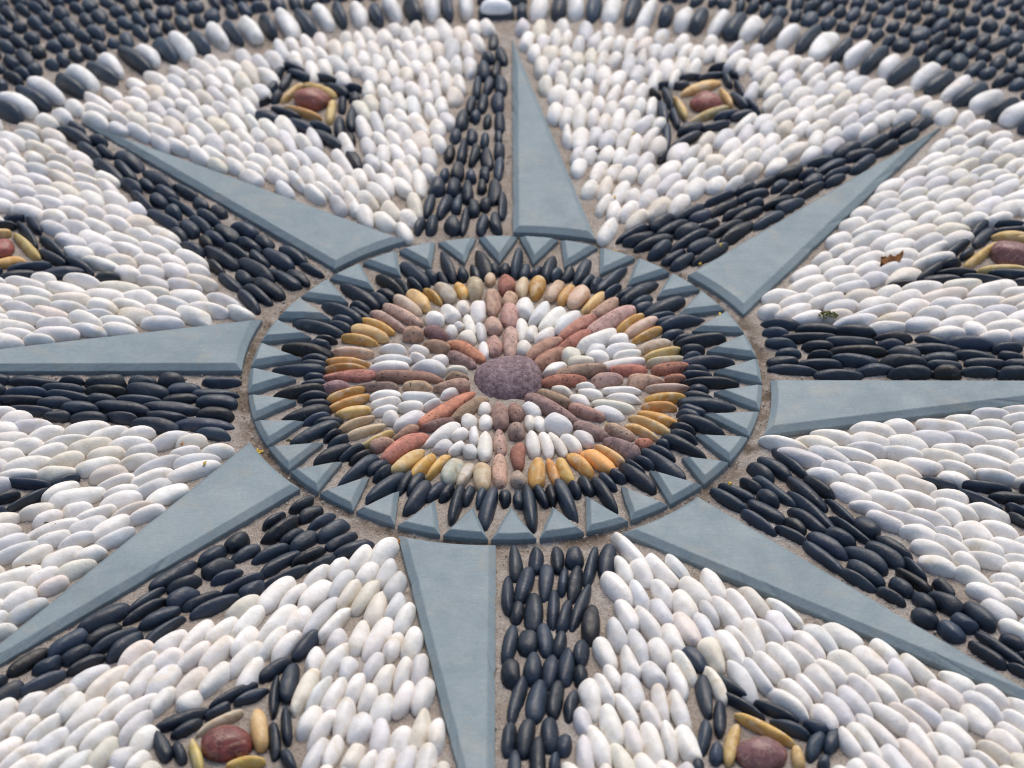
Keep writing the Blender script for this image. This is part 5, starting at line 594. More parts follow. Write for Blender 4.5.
OUTER = [[-2357,2314,50,36,2400,42,'K'],[-2300,2376,74,23,2388,42,'K'],[-2262,2422,59,24,2344,42,'K'],[-2210,2457,42,40,2359,42,'K'],
[-2136,2511,48,24,2319,42,'K'],[-2095,2556,52,28,2137,42,'K'],[-2040,2598,57,26,2203,42,'K'],[-1982,2630,71,28,2175,42,'K'],
[-1936,2684,53,28,2185,42,'K'],[-1875,2716,44,30,2196,42,'K'],[-1813,2755,68,34,2016,42,'K'],[-1753,2813,70,29,2079,42,'K'],
[-1689,2844,71,30,1944,42,'K'],[-1630,2886,55,31,2058,42,'K'],[-1564,2924,74,35,2003,42,'K'],[-1481,2945,57,28,1994,42,'K'],
[-1428,2995,63,42,1865,42,'K'],[-1339,3034,59,28,2045,42,'K'],[-1274,3057,62,31,2018,42,'K'],[-1206,3086,40,41,1872,42,'K'],
[-1113,3112,61,35,1974,42,'K'],[-1033,3133,65,30,1877,42,'K'],[-966,3162,74,32,1690,42,'K'],[-895,3197,51,32,1888,42,'K'],
[-817,3207,52,37,1889,42,'K'],[-731,3221,65,33,1779,42,'K'],[-657,3248,69,28,1722,42,'K'],[-588,3252,59,30,1674,42,'K'],[-517,3274,64,30,1599,42,'K'],
[-442,3270,50,30,1686,42,'K'],[466,3276,51,22,1440,42,'K'],[588,3253,64,24,1365,42,'K'],[648,3238,58,24,1372,42,'K'],[707,3220,48,36,1459,42,'K'],
[793,3215,62,30,1274,42,'K'],[863,3194,54,39,1364,42,'K'],[949,3164,68,31,1175,42,'K'],[1023,3150,49,22,1215,42,'K'],[1078,3135,51,35,1221,42,'K'],
[1154,3103,63,23,1315,42,'K'],[1212,3089,55,28,1114,42,'K'],[1272,3051,65,30,1174,42,'K'],[1337,3020,67,35,1097,42,'K'],[1415,2990,44,30,1132,42,'K'],
[1484,2963,61,41,1076,42,'K'],[1565,2915,66,34,1001,42,'K'],[1637,2877,41,34,1155,42,'K'],[1706,2834,59,35,1001,42,'K'],[1778,2791,67,32,975,42,'K'],
[1839,2742,50,28,1033,42,'K'],[1896,2704,60,39,945,42,'K'],[1978,2664,57,29,987,42,'K'],[2033,2618,80,26,949,42,'K'],[2075,2567,68,30,901,42,'K'],
[2141,2531,68,42,1023,42,'K'],[2213,2467,73,28,777,42,'K'],[2265,2422,52,34,756,42,'K'],[2319,2359,71,33,795,42,'K'],[2385,2313,54,36,716,42,'K'],
[2434,2243,59,29,803,42,'K'],[-2388,2483,56,30,2202,42,'K'],[-2331,2530,60,29,2235,42,'K'],[-2273,2571,75,35,2124,42,'K'],
[-2219,2634,50,36,2156,42,'K'],[-2154,2689,54,30,2378,42,'K'],[-2102,2742,59,35,2199,42,'K'],[-2033,2789,73,30,2302,42,'K'],
[-1967,2823,74,35,2233,42,'K'],[-1897,2868,57,30,2167,42,'K'],[-1839,2914,68,30,2245,42,'K'],[-1775,2948,64,24,2116,42,'K'],
[-1725,2986,63,28,2026,42,'K'],[-1667,3024,52,40,1871,42,'K'],[-1579,3058,62,29,2054,42,'K'],[-1519,3096,56,42,2002,42,'K'],
[-1431,3138,68,23,1954,42,'K'],[-1372,3149,65,28,2055,42,'K'],[-1317,3193,54,34,2013,42,'K'],[-1238,3215,42,42,2074,42,'K'],
[-1149,3254,60,34,1872,42,'K'],[-1069,3269,79,24,1969,42,'K'],[1093,3277,63,32,1285,42,'K'],[1165,3245,73,25,1244,42,'K'],
[1222,3218,55,27,1169,42,'K'],[1286,3197,62,28,1209,42,'K'],[1347,3166,60,42,1204,42,'K'],[1438,3132,67,31,1259,42,'K'],[1506,3099,66,28,956,42,'K'],
[1568,3069,64,31,987,42,'K'],[1633,3031,56,27,1131,42,'K'],[1692,3000,71,29,1065,42,'K'],[1747,2953,64,27,1078,42,'K'],[1812,2932,53,33,1016,42,'K'],
[1874,2882,52,28,933,42,'K'],[1934,2849,53,31,1064,42,'K'],[1994,2806,69,39,861,42,'K'],[2074,2759,73,25,955,42,'K'],[2116,2710,57,22,803,42,'K'],
[2169,2686,58,25,931,42,'K'],[2214,2640,58,33,931,42,'K'],[2269,2583,49,34,864,42,'K'],[2329,2528,65,31,924,42,'K'],[2380,2474,51,28,900,42,'K'],
[2433,2431,55,35,671,42,'K'],[-2443,2612,61,40,2308,42,'K'],[-2377,2677,62,28,2290,42,'K'],[-2318,2713,80,29,2328,42,'K'],
[-2271,2767,51,35,2266,42,'K'],[-2211,2824,54,24,2204,42,'K'],[-2158,2854,62,29,2299,42,'K'],[-2103,2900,69,37,2152,42,'K'],
[-2033,2949,66,30,2147,42,'K'],[-1971,2987,59,40,2032,42,'K'],[-1894,3039,56,33,2134,42,'K'],[-1830,3085,58,29,2051,42,'K'],
[-1766,3117,52,31,2075,42,'K'],[-1705,3162,48,23,2093,42,'K'],[-1642,3171,47,41,1948,42,'K'],[-1560,3218,67,37,2068,42,'K'],
[-1484,3260,44,38,2021,42,'K'],[1434,3271,59,37,1086,42,'K'],[1515,3239,61,31,1068,42,'K'],[1581,3205,60,34,1269,42,'K'],
[1655,3172,76,35,1080,42,'K'],[1733,3141,61,33,1195,42,'K'],[1796,3090,45,29,1040,42,'K'],[1863,3065,68,31,971,42,'K'],[1927,3027,56,31,1135,42,'K'],
[1986,2979,62,35,1042,42,'K'],[2054,2933,63,26,1001,42,'K'],[2108,2897,76,31,891,42,'K'],[2167,2851,51,33,834,42,'K'],[2231,2806,62,35,780,42,'K'],
[2292,2748,66,33,972,42,'K'],[2354,2700,75,36,679,42,'K'],[2422,2646,65,30,850,42,'K'],[2465,2587,64,27,800,42,'K'],[-2462,2773,46,34,2366,42,'K'],
[-2403,2828,53,32,2317,42,'K'],[-2347,2880,43,33,2307,42,'K'],[-2277,2921,64,30,2216,42,'K'],[-2229,2976,60,32,2149,42,'K'],
[-2168,3025,55,37,2122,42,'K'],[-2094,3070,61,28,2229,42,'K'],[-2039,3110,64,38,2069,42,'K'],[-1958,3150,76,34,2097,42,'K'],
[-1889,3192,59,38,2155,42,'K'],[-1819,3247,57,27,2036,42,'K'],[-1759,3276,55,34,2103,42,'K'],[1765,3268,80,23,913,42,'K'],
[1814,3233,46,30,1089,42,'K'],[1879,3201,62,32,1043,42,'K'],[1946,3165,63,31,1079,42,'K'],[2008,3124,56,29,1021,42,'K'],[2067,3084,47,30,1126,42,'K'],
[2123,3038,67,39,1038,42,'K'],[2204,2993,62,34,980,42,'K'],[2270,2948,51,39,951,42,'K'],[2345,2895,51,38,914,42,'K'],[2408,2831,40,33,932,42,'K'],
[2460,2771,66,42,838,42,'K'],[-2462,2970,71,22,2250,42,'K'],[-2415,3004,80,31,2200,42,'K'],[-2358,3053,60,22,2292,42,'K'],
[-2301,3073,61,22,2295,42,'K'],[-2267,3122,63,28,2087,42,'K'],[-2212,3165,71,29,2160,42,'K'],[-2146,3194,52,40,2266,42,'K'],
[-2069,3244,53,27,2229,42,'K'],[2045,3269,72,30,1180,42,'K'],[2107,3229,72,36,1027,42,'K'],[2179,3185,54,34,886,42,'K'],[2246,3137,54,34,951,42,'K'],
[2313,3090,52,23,984,42,'K'],[2357,3051,51,26,926,42,'K'],[2410,3015,40,32,978,42,'K'],[2463,2959,50,29,972,42,'K'],[2519,2914,63,34,893,42,'K'],
[-2485,3127,42,40,2380,42,'K'],[-2398,3167,60,39,2246,42,'K'],[-2330,3225,66,36,2151,42,'K'],[-2262,3276,69,36,2236,42,'K'],
[2327,3235,54,27,949,42,'K'],[2376,3189,61,40,885,42,'K'],[2459,3145,69,26,913,42,'K'],[2514,3109,56,29,822,42,'K'],[2554,3047,50,33,897,42,'K'],
[-2537,3251,44,35,2198,42,'K'],[2543,3248,48,31,1050,42,'K'],[2596,3195,64,35,861,42,'K']]
OUTER_REST = [[-2768,1784,71,29,2508,42,'K'],[-2750,1857,70,29,2594,42,'K'],[-2700,1909,58,28,2619,42,'K'],[-2663,1966,80,28,2379,42,'K'],
[-2620,2021,51,34,2483,42,'K'],[-2568,2084,64,24,2369,42,'K'],[-2527,2129,50,38,2489,42,'K'],[-2480,2205,64,36,2396,42,'K'],
[-2408,2256,64,32,2348,42,'K'],[-372,3292,72,37,1738,42,'K'],[-285,3292,54,34,1692,42,'K'],[-205,3296,63,38,1602,42,'K'],
[-117,3298,54,32,1618,42,'K'],[-40,3304,65,28,1693,42,'K'],[30,3300,63,30,1541,42,'K'],[103,3305,52,42,1560,42,'K'],[199,3300,40,31,1573,42,'K'],
[273,3297,74,26,1458,42,'K'],[338,3288,69,27,1463,42,'K'],[404,3282,51,24,1468,42,'K'],[525,3286,40,27,1466,42,'K'],[2482,2192,53,36,651,42,'K'],
[2529,2120,56,22,700,42,'K'],[2572,2081,78,31,590,42,'K'],[2618,2021,52,29,763,42,'K'],[2662,1966,50,38,784,42,'K'],[2727,1903,60,27,597,42,'K'],
[2755,1841,64,25,645,42,'K'],[2783,1784,54,22,537,42,'K'],[2821,1741,49,28,600,42,'K'],[-2794,2015,41,37,2583,42,'K'],[-2739,2083,57,31,2483,42,'K'],
[-2700,2148,47,33,2463,42,'K'],[-2646,2205,60,33,2440,42,'K'],[-2600,2271,80,26,2378,42,'K'],[-2546,2310,70,35,2504,42,'K'],
[-2502,2383,61,34,2410,42,'K'],[-2438,2434,74,29,2502,42,'K'],[-1014,3298,44,34,1854,42,'K'],[-935,3317,52,38,1875,42,'K'],
[-849,3338,54,32,1857,42,'K'],[-775,3358,72,23,1982,42,'K'],[-716,3364,52,38,1747,42,'K'],[-633,3400,75,33,1787,42,'K'],[-554,3408,74,31,1884,42,'K'],
[-479,3417,58,29,1644,42,'K'],[-408,3426,55,35,1773,42,'K'],[-325,3426,69,41,1803,42,'K'],[-230,3433,45,27,1700,42,'K'],[-162,3434,62,39,1690,42,'K'],
[-72,3436,63,29,1662,42,'K'],[-1,3437,54,34,1647,42,'K'],[80,3443,65,31,1651,42,'K'],[155,3441,52,38,1560,42,'K'],[244,3430,53,33,1514,42,'K'],
[324,3435,46,27,1474,42,'K'],[391,3427,53,33,1535,42,'K'],[470,3412,53,36,1480,42,'K'],[555,3409,59,29,1470,42,'K'],[624,3393,60,34,1275,42,'K'],
[703,3373,62,26,1189,42,'K'],[768,3369,65,42,1289,42,'K'],[859,3335,67,37,1273,42,'K'],[944,3321,66,36,1276,42,'K'],[1024,3290,63,29,1227,42,'K'],
[2495,2376,66,26,826,42,'K'],[2546,2335,74,26,818,42,'K'],[2574,2271,75,42,640,42,'K'],[2648,2207,59,25,709,42,'K'],[2689,2160,60,27,602,42,'K'],
[2730,2106,61,35,747,42,'K'],[2782,2041,70,33,534,42,'K'],[2823,1973,60,23,572,42,'K'],[2861,1928,54,29,585,42,'K'],[-2828,2196,43,36,2546,42,'K'],
[-2772,2260,56,32,2508,42,'K'],[-2725,2320,53,35,2451,42,'K'],[-2678,2388,57,37,2425,42,'K'],[-2611,2445,60,31,2485,42,'K'],
[-2564,2504,74,39,2268,42,'K'],[-2499,2566,46,29,2258,42,'K'],[-1406,3303,63,26,2070,42,'K'],[-1343,3326,76,31,1995,42,'K'],
[-1274,3354,53,26,1876,42,'K'],[-1214,3381,44,22,1979,42,'K'],[-1156,3389,57,22,1877,42,'K'],[-1104,3414,55,22,1968,42,'K'],
[-1049,3429,58,27,1754,42,'K'],[-985,3452,71,29,1913,42,'K'],[-912,3456,66,31,1865,42,'K'],[-843,3490,63,37,1863,42,'K'],
[-755,3495,65,29,1811,42,'K'],[-685,3506,53,31,1723,42,'K'],[-614,3536,55,27,1789,42,'K'],[-547,3539,48,32,1724,42,'K'],[-469,3547,55,28,1682,42,'K'],
[-402,3563,61,41,1801,42,'K'],[-308,3568,61,24,1759,42,'K'],[-246,3581,80,27,1585,42,'K'],[-178,3571,73,29,1654,42,'K'],[-107,3585,60,22,1595,42,'K'],
[-50,3585,71,29,1535,42,'K'],[22,3571,71,24,1627,42,'K'],[82,3574,59,37,1542,42,'K'],[169,3566,61,29,1543,42,'K'],[240,3568,73,37,1444,42,'K'],
[327,3568,64,24,1408,42,'K'],[388,3558,58,33,1547,42,'K'],[465,3545,63,29,1442,42,'K'],[537,3542,53,31,1476,42,'K'],[610,3528,72,36,1376,42,'K'],
[693,3508,55,30,1226,42,'K'],[766,3502,80,34,1317,42,'K'],[844,3484,60,33,1413,42,'K'],[920,3460,62,31,1143,42,'K'],[992,3437,75,28,1340,42,'K'],
[1061,3425,59,35,1402,42,'K'],[1137,3393,66,25,1343,42,'K'],[1198,3375,69,34,1352,42,'K'],[1274,3350,63,40,1374,42,'K'],[1355,3304,63,36,1196,42,'K'],
[2522,2548,79,30,775,42,'K'],[2580,2502,65,28,861,42,'K'],[2611,2437,64,27,843,42,'K'],[2670,2399,70,34,647,42,'K'],[2715,2330,56,39,695,42,'K'],
[2766,2255,47,31,716,42,'K'],[2830,2210,62,33,636,42,'K'],[2873,2143,56,26,810,42,'K'],[2902,2082,48,29,721,42,'K'],[-2882,2342,73,29,2513,42,'K'],
[-2837,2398,57,35,2424,42,'K'],[-2783,2461,58,29,2444,42,'K'],[-2736,2513,67,39,2392,42,'K'],[-2663,2569,56,24,2344,42,'K'],
[-2624,2617,61,30,2308,42,'K'],[-2578,2673,54,31,2271,42,'K'],[-2524,2725,51,33,2160,42,'K'],[-1679,3300,63,33,2039,42,'K'],
[-1610,3337,51,31,2127,42,'K'],[-1545,3376,59,30,2038,42,'K'],[-1479,3408,52,34,2060,42,'K'],[-1404,3438,62,35,2036,42,'K'],
[-1327,3469,50,24,1916,42,'K'],[-1273,3500,60,29,2011,42,'K'],[-1201,3511,62,33,1852,42,'K'],[-1128,3541,69,36,1851,42,'K'],
[-1051,3583,57,33,1799,42,'K'],[-968,3580,40,35,1820,42,'K'],[-887,3598,59,31,1711,42,'K'],[-816,3617,55,37,1789,42,'K'],
[-731,3640,70,35,1835,42,'K'],[-650,3661,50,34,1842,42,'K'],[-569,3667,56,27,1662,42,'K'],[-504,3683,70,35,1697,42,'K'],[-421,3687,50,30,1626,42,'K'],
[-350,3711,56,28,1709,42,'K'],[-281,3706,52,35,1563,42,'K'],[-199,3718,59,28,1637,42,'K'],[-129,3700,54,30,1642,42,'K'],[-55,3712,66,22,1391,42,'K'],
[2,3712,54,28,1566,42,'K'],[71,3720,54,27,1604,42,'K'],[138,3715,62,35,1512,42,'K'],[220,3705,67,29,1621,42,'K'],[292,3716,58,26,1490,42,'K'],
[357,3696,78,26,1585,42,'K'],[422,3690,60,29,1363,42,'K'],[492,3680,74,35,1502,42,'K'],[576,3678,40,26,1516,42,'K'],[640,3661,74,31,1322,42,'K'],
[712,3639,73,28,1446,42,'K'],[778,3627,60,39,1389,42,'K'],[868,3607,63,40,1431,42,'K'],[958,3582,60,35,1290,42,'K'],[1037,3561,50,28,1234,42,'K'],
[1105,3546,46,34,1187,42,'K'],[1181,3518,57,24,1224,42,'K'],[1239,3501,68,33,1289,42,'K'],[1314,3476,53,34,1135,42,'K'],[1391,3449,78,34,1167,42,'K'],
[1461,3408,56,33,1095,42,'K'],[1540,3391,63,40,1092,42,'K'],[1622,3344,48,31,1180,42,'K'],[1689,3311,55,37,1095,42,'K'],[2540,2717,55,32,812,42,'K'],
[2595,2662,66,28,885,42,'K'],[2647,2617,71,37,835,42,'K'],[2708,2554,64,32,867,42,'K'],[2764,2501,48,30,903,42,'K'],[2809,2443,68,40,736,42,'K'],
[2860,2364,73,27,768,42,'K'],[2908,2316,56,26,626,42,'K'],[2945,2262,62,22,778,42,'K'],[-2931,2496,49,39,2254,42,'K'],[-2871,2565,52,28,2342,42,'K'],
[-2819,2610,71,38,2289,42,'K'],[-2763,2680,70,29,2306,42,'K'],[-2720,2739,53,32,2347,42,'K'],[-2656,2782,61,42,2296,42,'K'],
[-2588,2852,52,39,2176,42,'K'],[-2525,2918,56,35,2279,42,'K'],[-2013,3281,46,30,2215,42,'K'],[-1955,3325,67,33,1843,42,'K'],
[-1881,3355,61,32,2036,42,'K'],[-1815,3397,54,28,1962,42,'K'],[-1754,3428,55,28,2154,42,'K'],[-1692,3458,46,31,1984,42,'K'],
[-1627,3497,60,34,1992,42,'K'],[-1550,3525,57,33,1786,42,'K'],[-1481,3569,59,37,2077,42,'K'],[-1391,3580,62,38,2013,42,'K'],
[-1311,3617,65,32,2002,42,'K'],[-1240,3649,55,34,2036,42,'K'],[-1162,3672,57,30,1781,42,'K'],[-1090,3687,62,24,1852,42,'K'],
[-1033,3710,56,25,1791,42,'K'],[-974,3732,46,24,1929,42,'K'],[-913,3743,72,24,1929,42,'K'],[-856,3762,61,22,1725,42,'K'],
[-798,3765,76,24,1724,42,'K'],[-740,3780,66,36,1797,42,'K'],[-656,3791,58,33,1560,42,'K'],[-580,3813,55,28,1689,42,'K'],[-509,3806,44,25,1741,42,'K'],
[611,3813,62,22,1422,42,'K'],[665,3792,56,36,1382,42,'K'],[750,3784,51,31,1420,42,'K'],[821,3761,65,29,1294,42,'K'],[888,3739,58,30,1341,42,'K'],
[959,3720,66,40,1329,42,'K'],[1051,3705,68,22,1212,42,'K'],[1106,3690,69,25,1236,42,'K'],[1166,3667,69,39,1152,42,'K'],[1252,3636,58,32,1303,42,'K'],
[1325,3610,52,22,1204,42,'K'],[1382,3598,71,35,1222,42,'K'],[1457,3562,59,35,1144,42,'K'],[1533,3528,73,36,1266,42,'K'],[1608,3486,50,37,1111,42,'K'],
[1693,3463,49,25,1056,42,'K'],[1752,3441,52,37,1110,42,'K'],[1824,3392,54,33,1192,42,'K'],[1891,3350,45,36,1088,42,'K'],[1966,3311,40,38,1079,42,'K'],
[2582,2864,50,40,831,42,'K'],[2644,2794,57,40,684,42,'K'],[2712,2732,53,28,753,42,'K'],[2754,2677,78,22,761,42,'K'],[2797,2639,72,35,616,42,'K'],
[2854,2580,52,33,771,42,'K'],[2902,2517,59,28,748,42,'K'],[2953,2470,57,28,527,42,'K'],[-2943,2685,58,39,2389,42,'K'],[-2880,2752,56,23,2270,42,'K'],
[-2840,2796,50,22,2384,42,'K'],[-2790,2827,69,24,2242,42,'K'],[-2756,2878,50,33,2199,42,'K'],[-2706,2940,65,29,2253,42,'K'],
[-2648,2981,48,25,2213,42,'K'],[-2596,3017,57,28,2315,42,'K'],[-2543,3063,54,36,2316,42,'K'],[-2192,3325,68,31,2220,42,'K'],
[-2134,3375,54,32,2157,42,'K'],[-2066,3411,64,29,2048,42,'K'],[-2002,3443,79,28,2192,42,'K'],[-1944,3481,49,25,2135,42,'K'],
[-1887,3509,46,33,1943,42,'K'],[-1818,3547,48,30,1980,42,'K'],[-1754,3584,65,29,2158,42,'K'],[-1688,3612,55,32,2105,42,'K'],
[-1613,3633,60,26,1870,42,'K'],[-1560,3674,65,28,1947,42,'K'],[-1492,3693,42,32,1867,42,'K'],[-1421,3719,67,42,1993,42,'K'],
[-1329,3749,71,36,1971,42,'K'],[-1257,3801,50,25,1868,42,'K'],[-1189,3796,65,32,1873,42,'K'],[1147,3814,72,29,1314,42,'K'],
[1217,3798,75,27,1245,42,'K'],[1279,3769,66,31,1302,42,'K'],[1355,3758,56,26,1348,42,'K'],[1418,3741,59,28,1084,42,'K'],[1475,3696,59,27,1095,42,'K'],
[1542,3681,58,31,1247,42,'K'],[1608,3644,60,25,1327,42,'K'],[1667,3620,58,34,1121,42,'K'],[1741,3588,49,22,1070,42,'K'],[1790,3558,80,39,1154,42,'K'],
[1873,3521,73,35,1002,42,'K'],[1942,3476,63,32,909,42,'K'],[2013,3443,67,24,1108,42,'K'],[2054,3396,62,34,976,42,'K'],[2135,3373,64,41,918,42,'K'],
[2206,3306,51,26,1071,42,'K'],[2266,3280,68,31,967,42,'K'],[2617,3000,40,37,885,42,'K'],[2684,2946,54,31,970,42,'K'],[2738,2892,57,34,783,42,'K'],
[2798,2839,50,35,754,42,'K'],[2848,2773,52,33,711,42,'K'],[2914,2725,63,31,739,42,'K'],[2964,2668,50,32,748,42,'K'],[3010,2607,62,30,668,42,'K'],
[-3007,2827,62,36,2362,42,'K'],[-2940,2880,62,32,2477,42,'K'],[-2888,2938,75,33,2372,42,'K'],[-2833,2995,61,39,2359,42,'K'],
[-2767,3059,50,31,2188,42,'K'],[-2707,3104,69,37,2417,42,'K'],[-2646,3167,47,28,2224,42,'K'],[-2587,3204,68,28,2185,42,'K'],
[-2473,3306,61,36,2123,42,'K'],[-2397,3345,71,32,2231,42,'K'],[-2337,3392,67,33,2032,42,'K'],[-2268,3431,71,32,2240,42,'K'],
[-2205,3473,53,32,2104,42,'K'],[-2144,3519,55,30,2024,42,'K'],[-2078,3549,62,30,2148,42,'K'],[-2015,3587,71,28,2114,42,'K'],
[-1960,3631,53,29,1972,42,'K'],[-1899,3664,44,26,1988,42,'K'],[-1842,3695,62,32,2041,42,'K'],[-1770,3720,47,31,2146,42,'K'],
[-1702,3751,46,37,2038,42,'K'],[-1619,3780,62,25,2056,42,'K'],[1604,3778,53,28,1245,42,'K'],[1672,3763,62,27,1185,42,'K'],
[1738,3748,56,33,1097,42,'K'],[1802,3699,67,34,1099,42,'K'],[1876,3667,61,38,1137,42,'K'],[1953,3619,41,29,968,42,'K'],[2019,3594,58,38,964,42,'K'],
[2095,3549,59,37,1111,42,'K'],[2169,3503,52,25,996,42,'K'],[2231,3482,58,34,1024,42,'K'],[2292,3425,59,29,961,42,'K'],[2353,3388,72,39,939,42,'K'],
[2427,3334,50,28,948,42,'K'],[2483,3293,67,31,991,42,'K'],[2671,3154,60,35,835,42,'K'],[2721,3085,65,25,813,42,'K'],[2770,3045,57,34,885,42,'K'],
[2829,2989,68,29,759,42,'K'],[2886,2946,60,34,665,42,'K'],[2934,2880,49,26,845,42,'K'],[2981,2835,56,25,753,42,'K'],[3021,2785,66,34,698,42,'K'],
[-3002,3020,55,36,2417,42,'K'],[-2937,3075,59,34,2401,42,'K'],[-2888,3143,56,33,2280,42,'K'],[-2824,3189,69,29,2319,42,'K'],
[-2771,3237,52,29,2220,42,'K'],[-2715,3280,66,28,2100,42,'K'],[-2658,3317,44,31,2198,42,'K'],[-2596,3359,58,31,2287,42,'K'],
[-2538,3408,55,23,2221,42,'K'],[-2494,3448,71,32,2169,42,'K'],[-2429,3491,55,27,2261,42,'K'],[-2376,3533,71,22,2006,42,'K'],
[-2325,3560,61,36,2194,42,'K'],[-2258,3614,49,33,2159,42,'K'],[-2185,3646,57,22,2154,42,'K'],[-2139,3679,75,32,2119,42,'K'],
[-2075,3722,75,33,2051,42,'K'],[-2006,3762,57,41,2144,42,'K'],[-1915,3789,67,33,1974,42,'K'],[1901,3812,71,29,1062,42,'K'],
[1961,3772,51,30,1023,42,'K'],[2026,3740,78,22,1105,42,'K'],[2078,3716,62,27,1062,42,'K'],[2136,3681,59,24,897,42,'K'],[2188,3648,55,27,1006,42,'K'],
[2249,3619,60,38,931,42,'K'],[2326,3575,55,25,978,42,'K'],[2370,3528,64,38,1066,42,'K'],[2445,3480,59,36,948,42,'K'],[2516,3434,65,33,922,42,'K'],
[2573,3376,40,30,897,42,'K'],[2633,3335,40,36,1062,42,'K'],[2700,3285,64,24,922,42,'K'],[2751,3250,53,42,892,42,'K'],[2823,3186,63,28,946,42,'K'],
[2869,3134,69,34,881,42,'K'],[2924,3075,57,33,908,42,'K'],[2988,3028,49,41,832,42,'K'],[3052,2957,74,40,696,42,'K']]

# ------------------------------------------------------------------ materials
def new_mat(name):
    m = bpy.data.materials.new(name)
    m.use_nodes = True
    nt = m.node_tree
    return m, nt, nt.nodes['Principled BSDF']

def N(nt, kind, **kw):
    n = nt.nodes.new(kind)
    for k, v in kw.items():
        if k.startswith('i_'):
            n.inputs[k[2:].replace('_', ' ')].default_value = v
        else:
            setattr(n, k, v)
    return n

def ramp(nt, src, stops):
    r = nt.nodes.new('ShaderNodeValToRGB')
    e = r.color_ramp.elements
    while len(e) < len(stops): e.new(0.5)
    for q, (p, c) in zip(e, stops):
        q.position = p
        q.color = c if len(c) == 4 else (*c, 1)
    nt.links.new(src, r.inputs[0])
    return r.outputs[0]

def mix(nt, fac, a, b, mode='MIX'):
    m = nt.nodes.new('ShaderNodeMix')
    m.data_type = 'RGBA'; m.blend_type = mode
    for sock, v in ((m.inputs[0], fac), (m.inputs[6], a), (m.inputs[7], b)):
        if hasattr(v, 'links'): nt.links.new(v, sock)
        elif isinstance(v, (int, float)): sock.default_value = v
        else: sock.default_value = (*v, 1)
    return m.outputs[2]

def noise(nt, scale, detail=3, rough=.55, dist=0., vec=None):
    n = nt.nodes.new('ShaderNodeTexNoise')
    n.inputs['Scale'].default_value = scale
    n.inputs['Detail'].default_value = detail
    n.inputs['Roughness'].default_value = rough
    n.inputs['Distortion'].default_value = dist
    g = vec
    if g is None:
        g = nt.nodes.new('ShaderNodeNewGeometry').outputs['Position']
    nt.links.new(g, n.inputs['Vector'])
    return n.outputs['Fac']

def voro(nt, scale):
    n = nt.nodes.new('ShaderNodeTexVoronoi')
    n.inputs['Scale'].default_value = scale
    g = nt.nodes.new('ShaderNodeNewGeometry')
    nt.links.new(g.outputs['Position'], n.inputs['Vector'])
    return n.outputs['Distance']

def bump(nt, bsdf, h, strength, dist):
    b = nt.nodes.new('ShaderNodeBump')
    b.inputs['Strength'].default_value = strength
    b.inputs['Distance'].default_value = dist
    nt.links.new(h, b.inputs['Height'])
    if bsdf.inputs['Normal'].links:
        nt.links.new(bsdf.inputs['Normal'].links[0].from_socket, b.inputs['Normal'])
    nt.links.new(b.outputs[0], bsdf.inputs['Normal'])

def tint(nt):
    a = nt.nodes.new('ShaderNodeAttribute')
    a.attribute_name = 'tint'
    return a.outputs['Color']

def objvec(nt, sc=(1, 1, 1)):
    t = nt.nodes.new('ShaderNodeAttribute'); t.attribute_name = 'local'
    m = nt.nodes.new('ShaderNodeMapping')
    m.inputs['Scale'].default_value = sc
    nt.links.new(t.outputs['Vector'], m.inputs['Vector'])
    return m.outputs[0]

def mat_white():
    m, nt, b = new_mat('white_pebble')
    base = tint(nt)
    v1 = ramp(nt, noise(nt, 55, 4), [(.32, (.84, .82, .785)), (.62, (1, 1, 1))])
    c = mix(nt, 1.0, base, v1, 'MULTIPLY')
    st = ramp(nt, noise(nt, 34, 5, .6, .6), [(.57, (0, 0, 0)), (.74, (.62, .62, .62))])
    c = mix(nt, st, c, (.58, .47, .30))
    sp = ramp(nt, noise(nt, 330, 2), [(.66, (0, 0, 0)), (.74, (.45, .45, .45))])
    c = mix(nt, sp, c, (.42, .36, .28))
    ve = ramp(nt, noise(nt, 38, 6, .65, 2.2), [(.488, (0, 0, 0)), (.50, (.42, .42, .42)), (.512, (0, 0, 0))])
    gv = ramp(nt, noise(nt, 21, 2), [(.50, (0, 0, 0)), (.60, (1, 1, 1))])
    c = mix(nt, mix(nt, 1.0, ve, gv, 'MULTIPLY'), c, (.45, .39, .32))
    nt.links.new(c, b.inputs['Base Color'])
    b.inputs['Roughness'].default_value = .52
    b.inputs['Specular IOR Level'].default_value = .35
    bump(nt, b, noise(nt, 300, 5, .7), .5, .0012)
    bump(nt, b, noise(nt, 85, 3, .5), .35, .0030)
    return m

def mat_black():
    m, nt, b = new_mat('black_pebble')
    base = tint(nt)
    v1 = ramp(nt, noise(nt, 60, 4), [(.3, (.75, .75, .75)), (.7, (1.3, 1.3, 1.3))])
    c = mix(nt, 1.0, base, v1, 'MULTIPLY')
    sc = ramp(nt, noise(nt, 70, 6, .7, 1.2), [(.58, (0, 0, 0)), (.78, (.42, .42, .42))])
    c = mix(nt, sc, c, (.16, .165, .17))
    nt.links.new(c, b.inputs['Base Color'])
    rr = ramp(nt, noise(nt, 110, 4), [(.3, (.34, .34, .34)), (.7, (.58, .58, .58))])
    nt.links.new(rr, b.inputs['Roughness'])
    b.inputs['Specular IOR Level'].default_value = .5
    bump(nt, b, noise(nt, 300, 5, .7), .45, .0010)
    bump(nt, b, noise(nt, 90, 3, .5), .35, .0030)
    return m

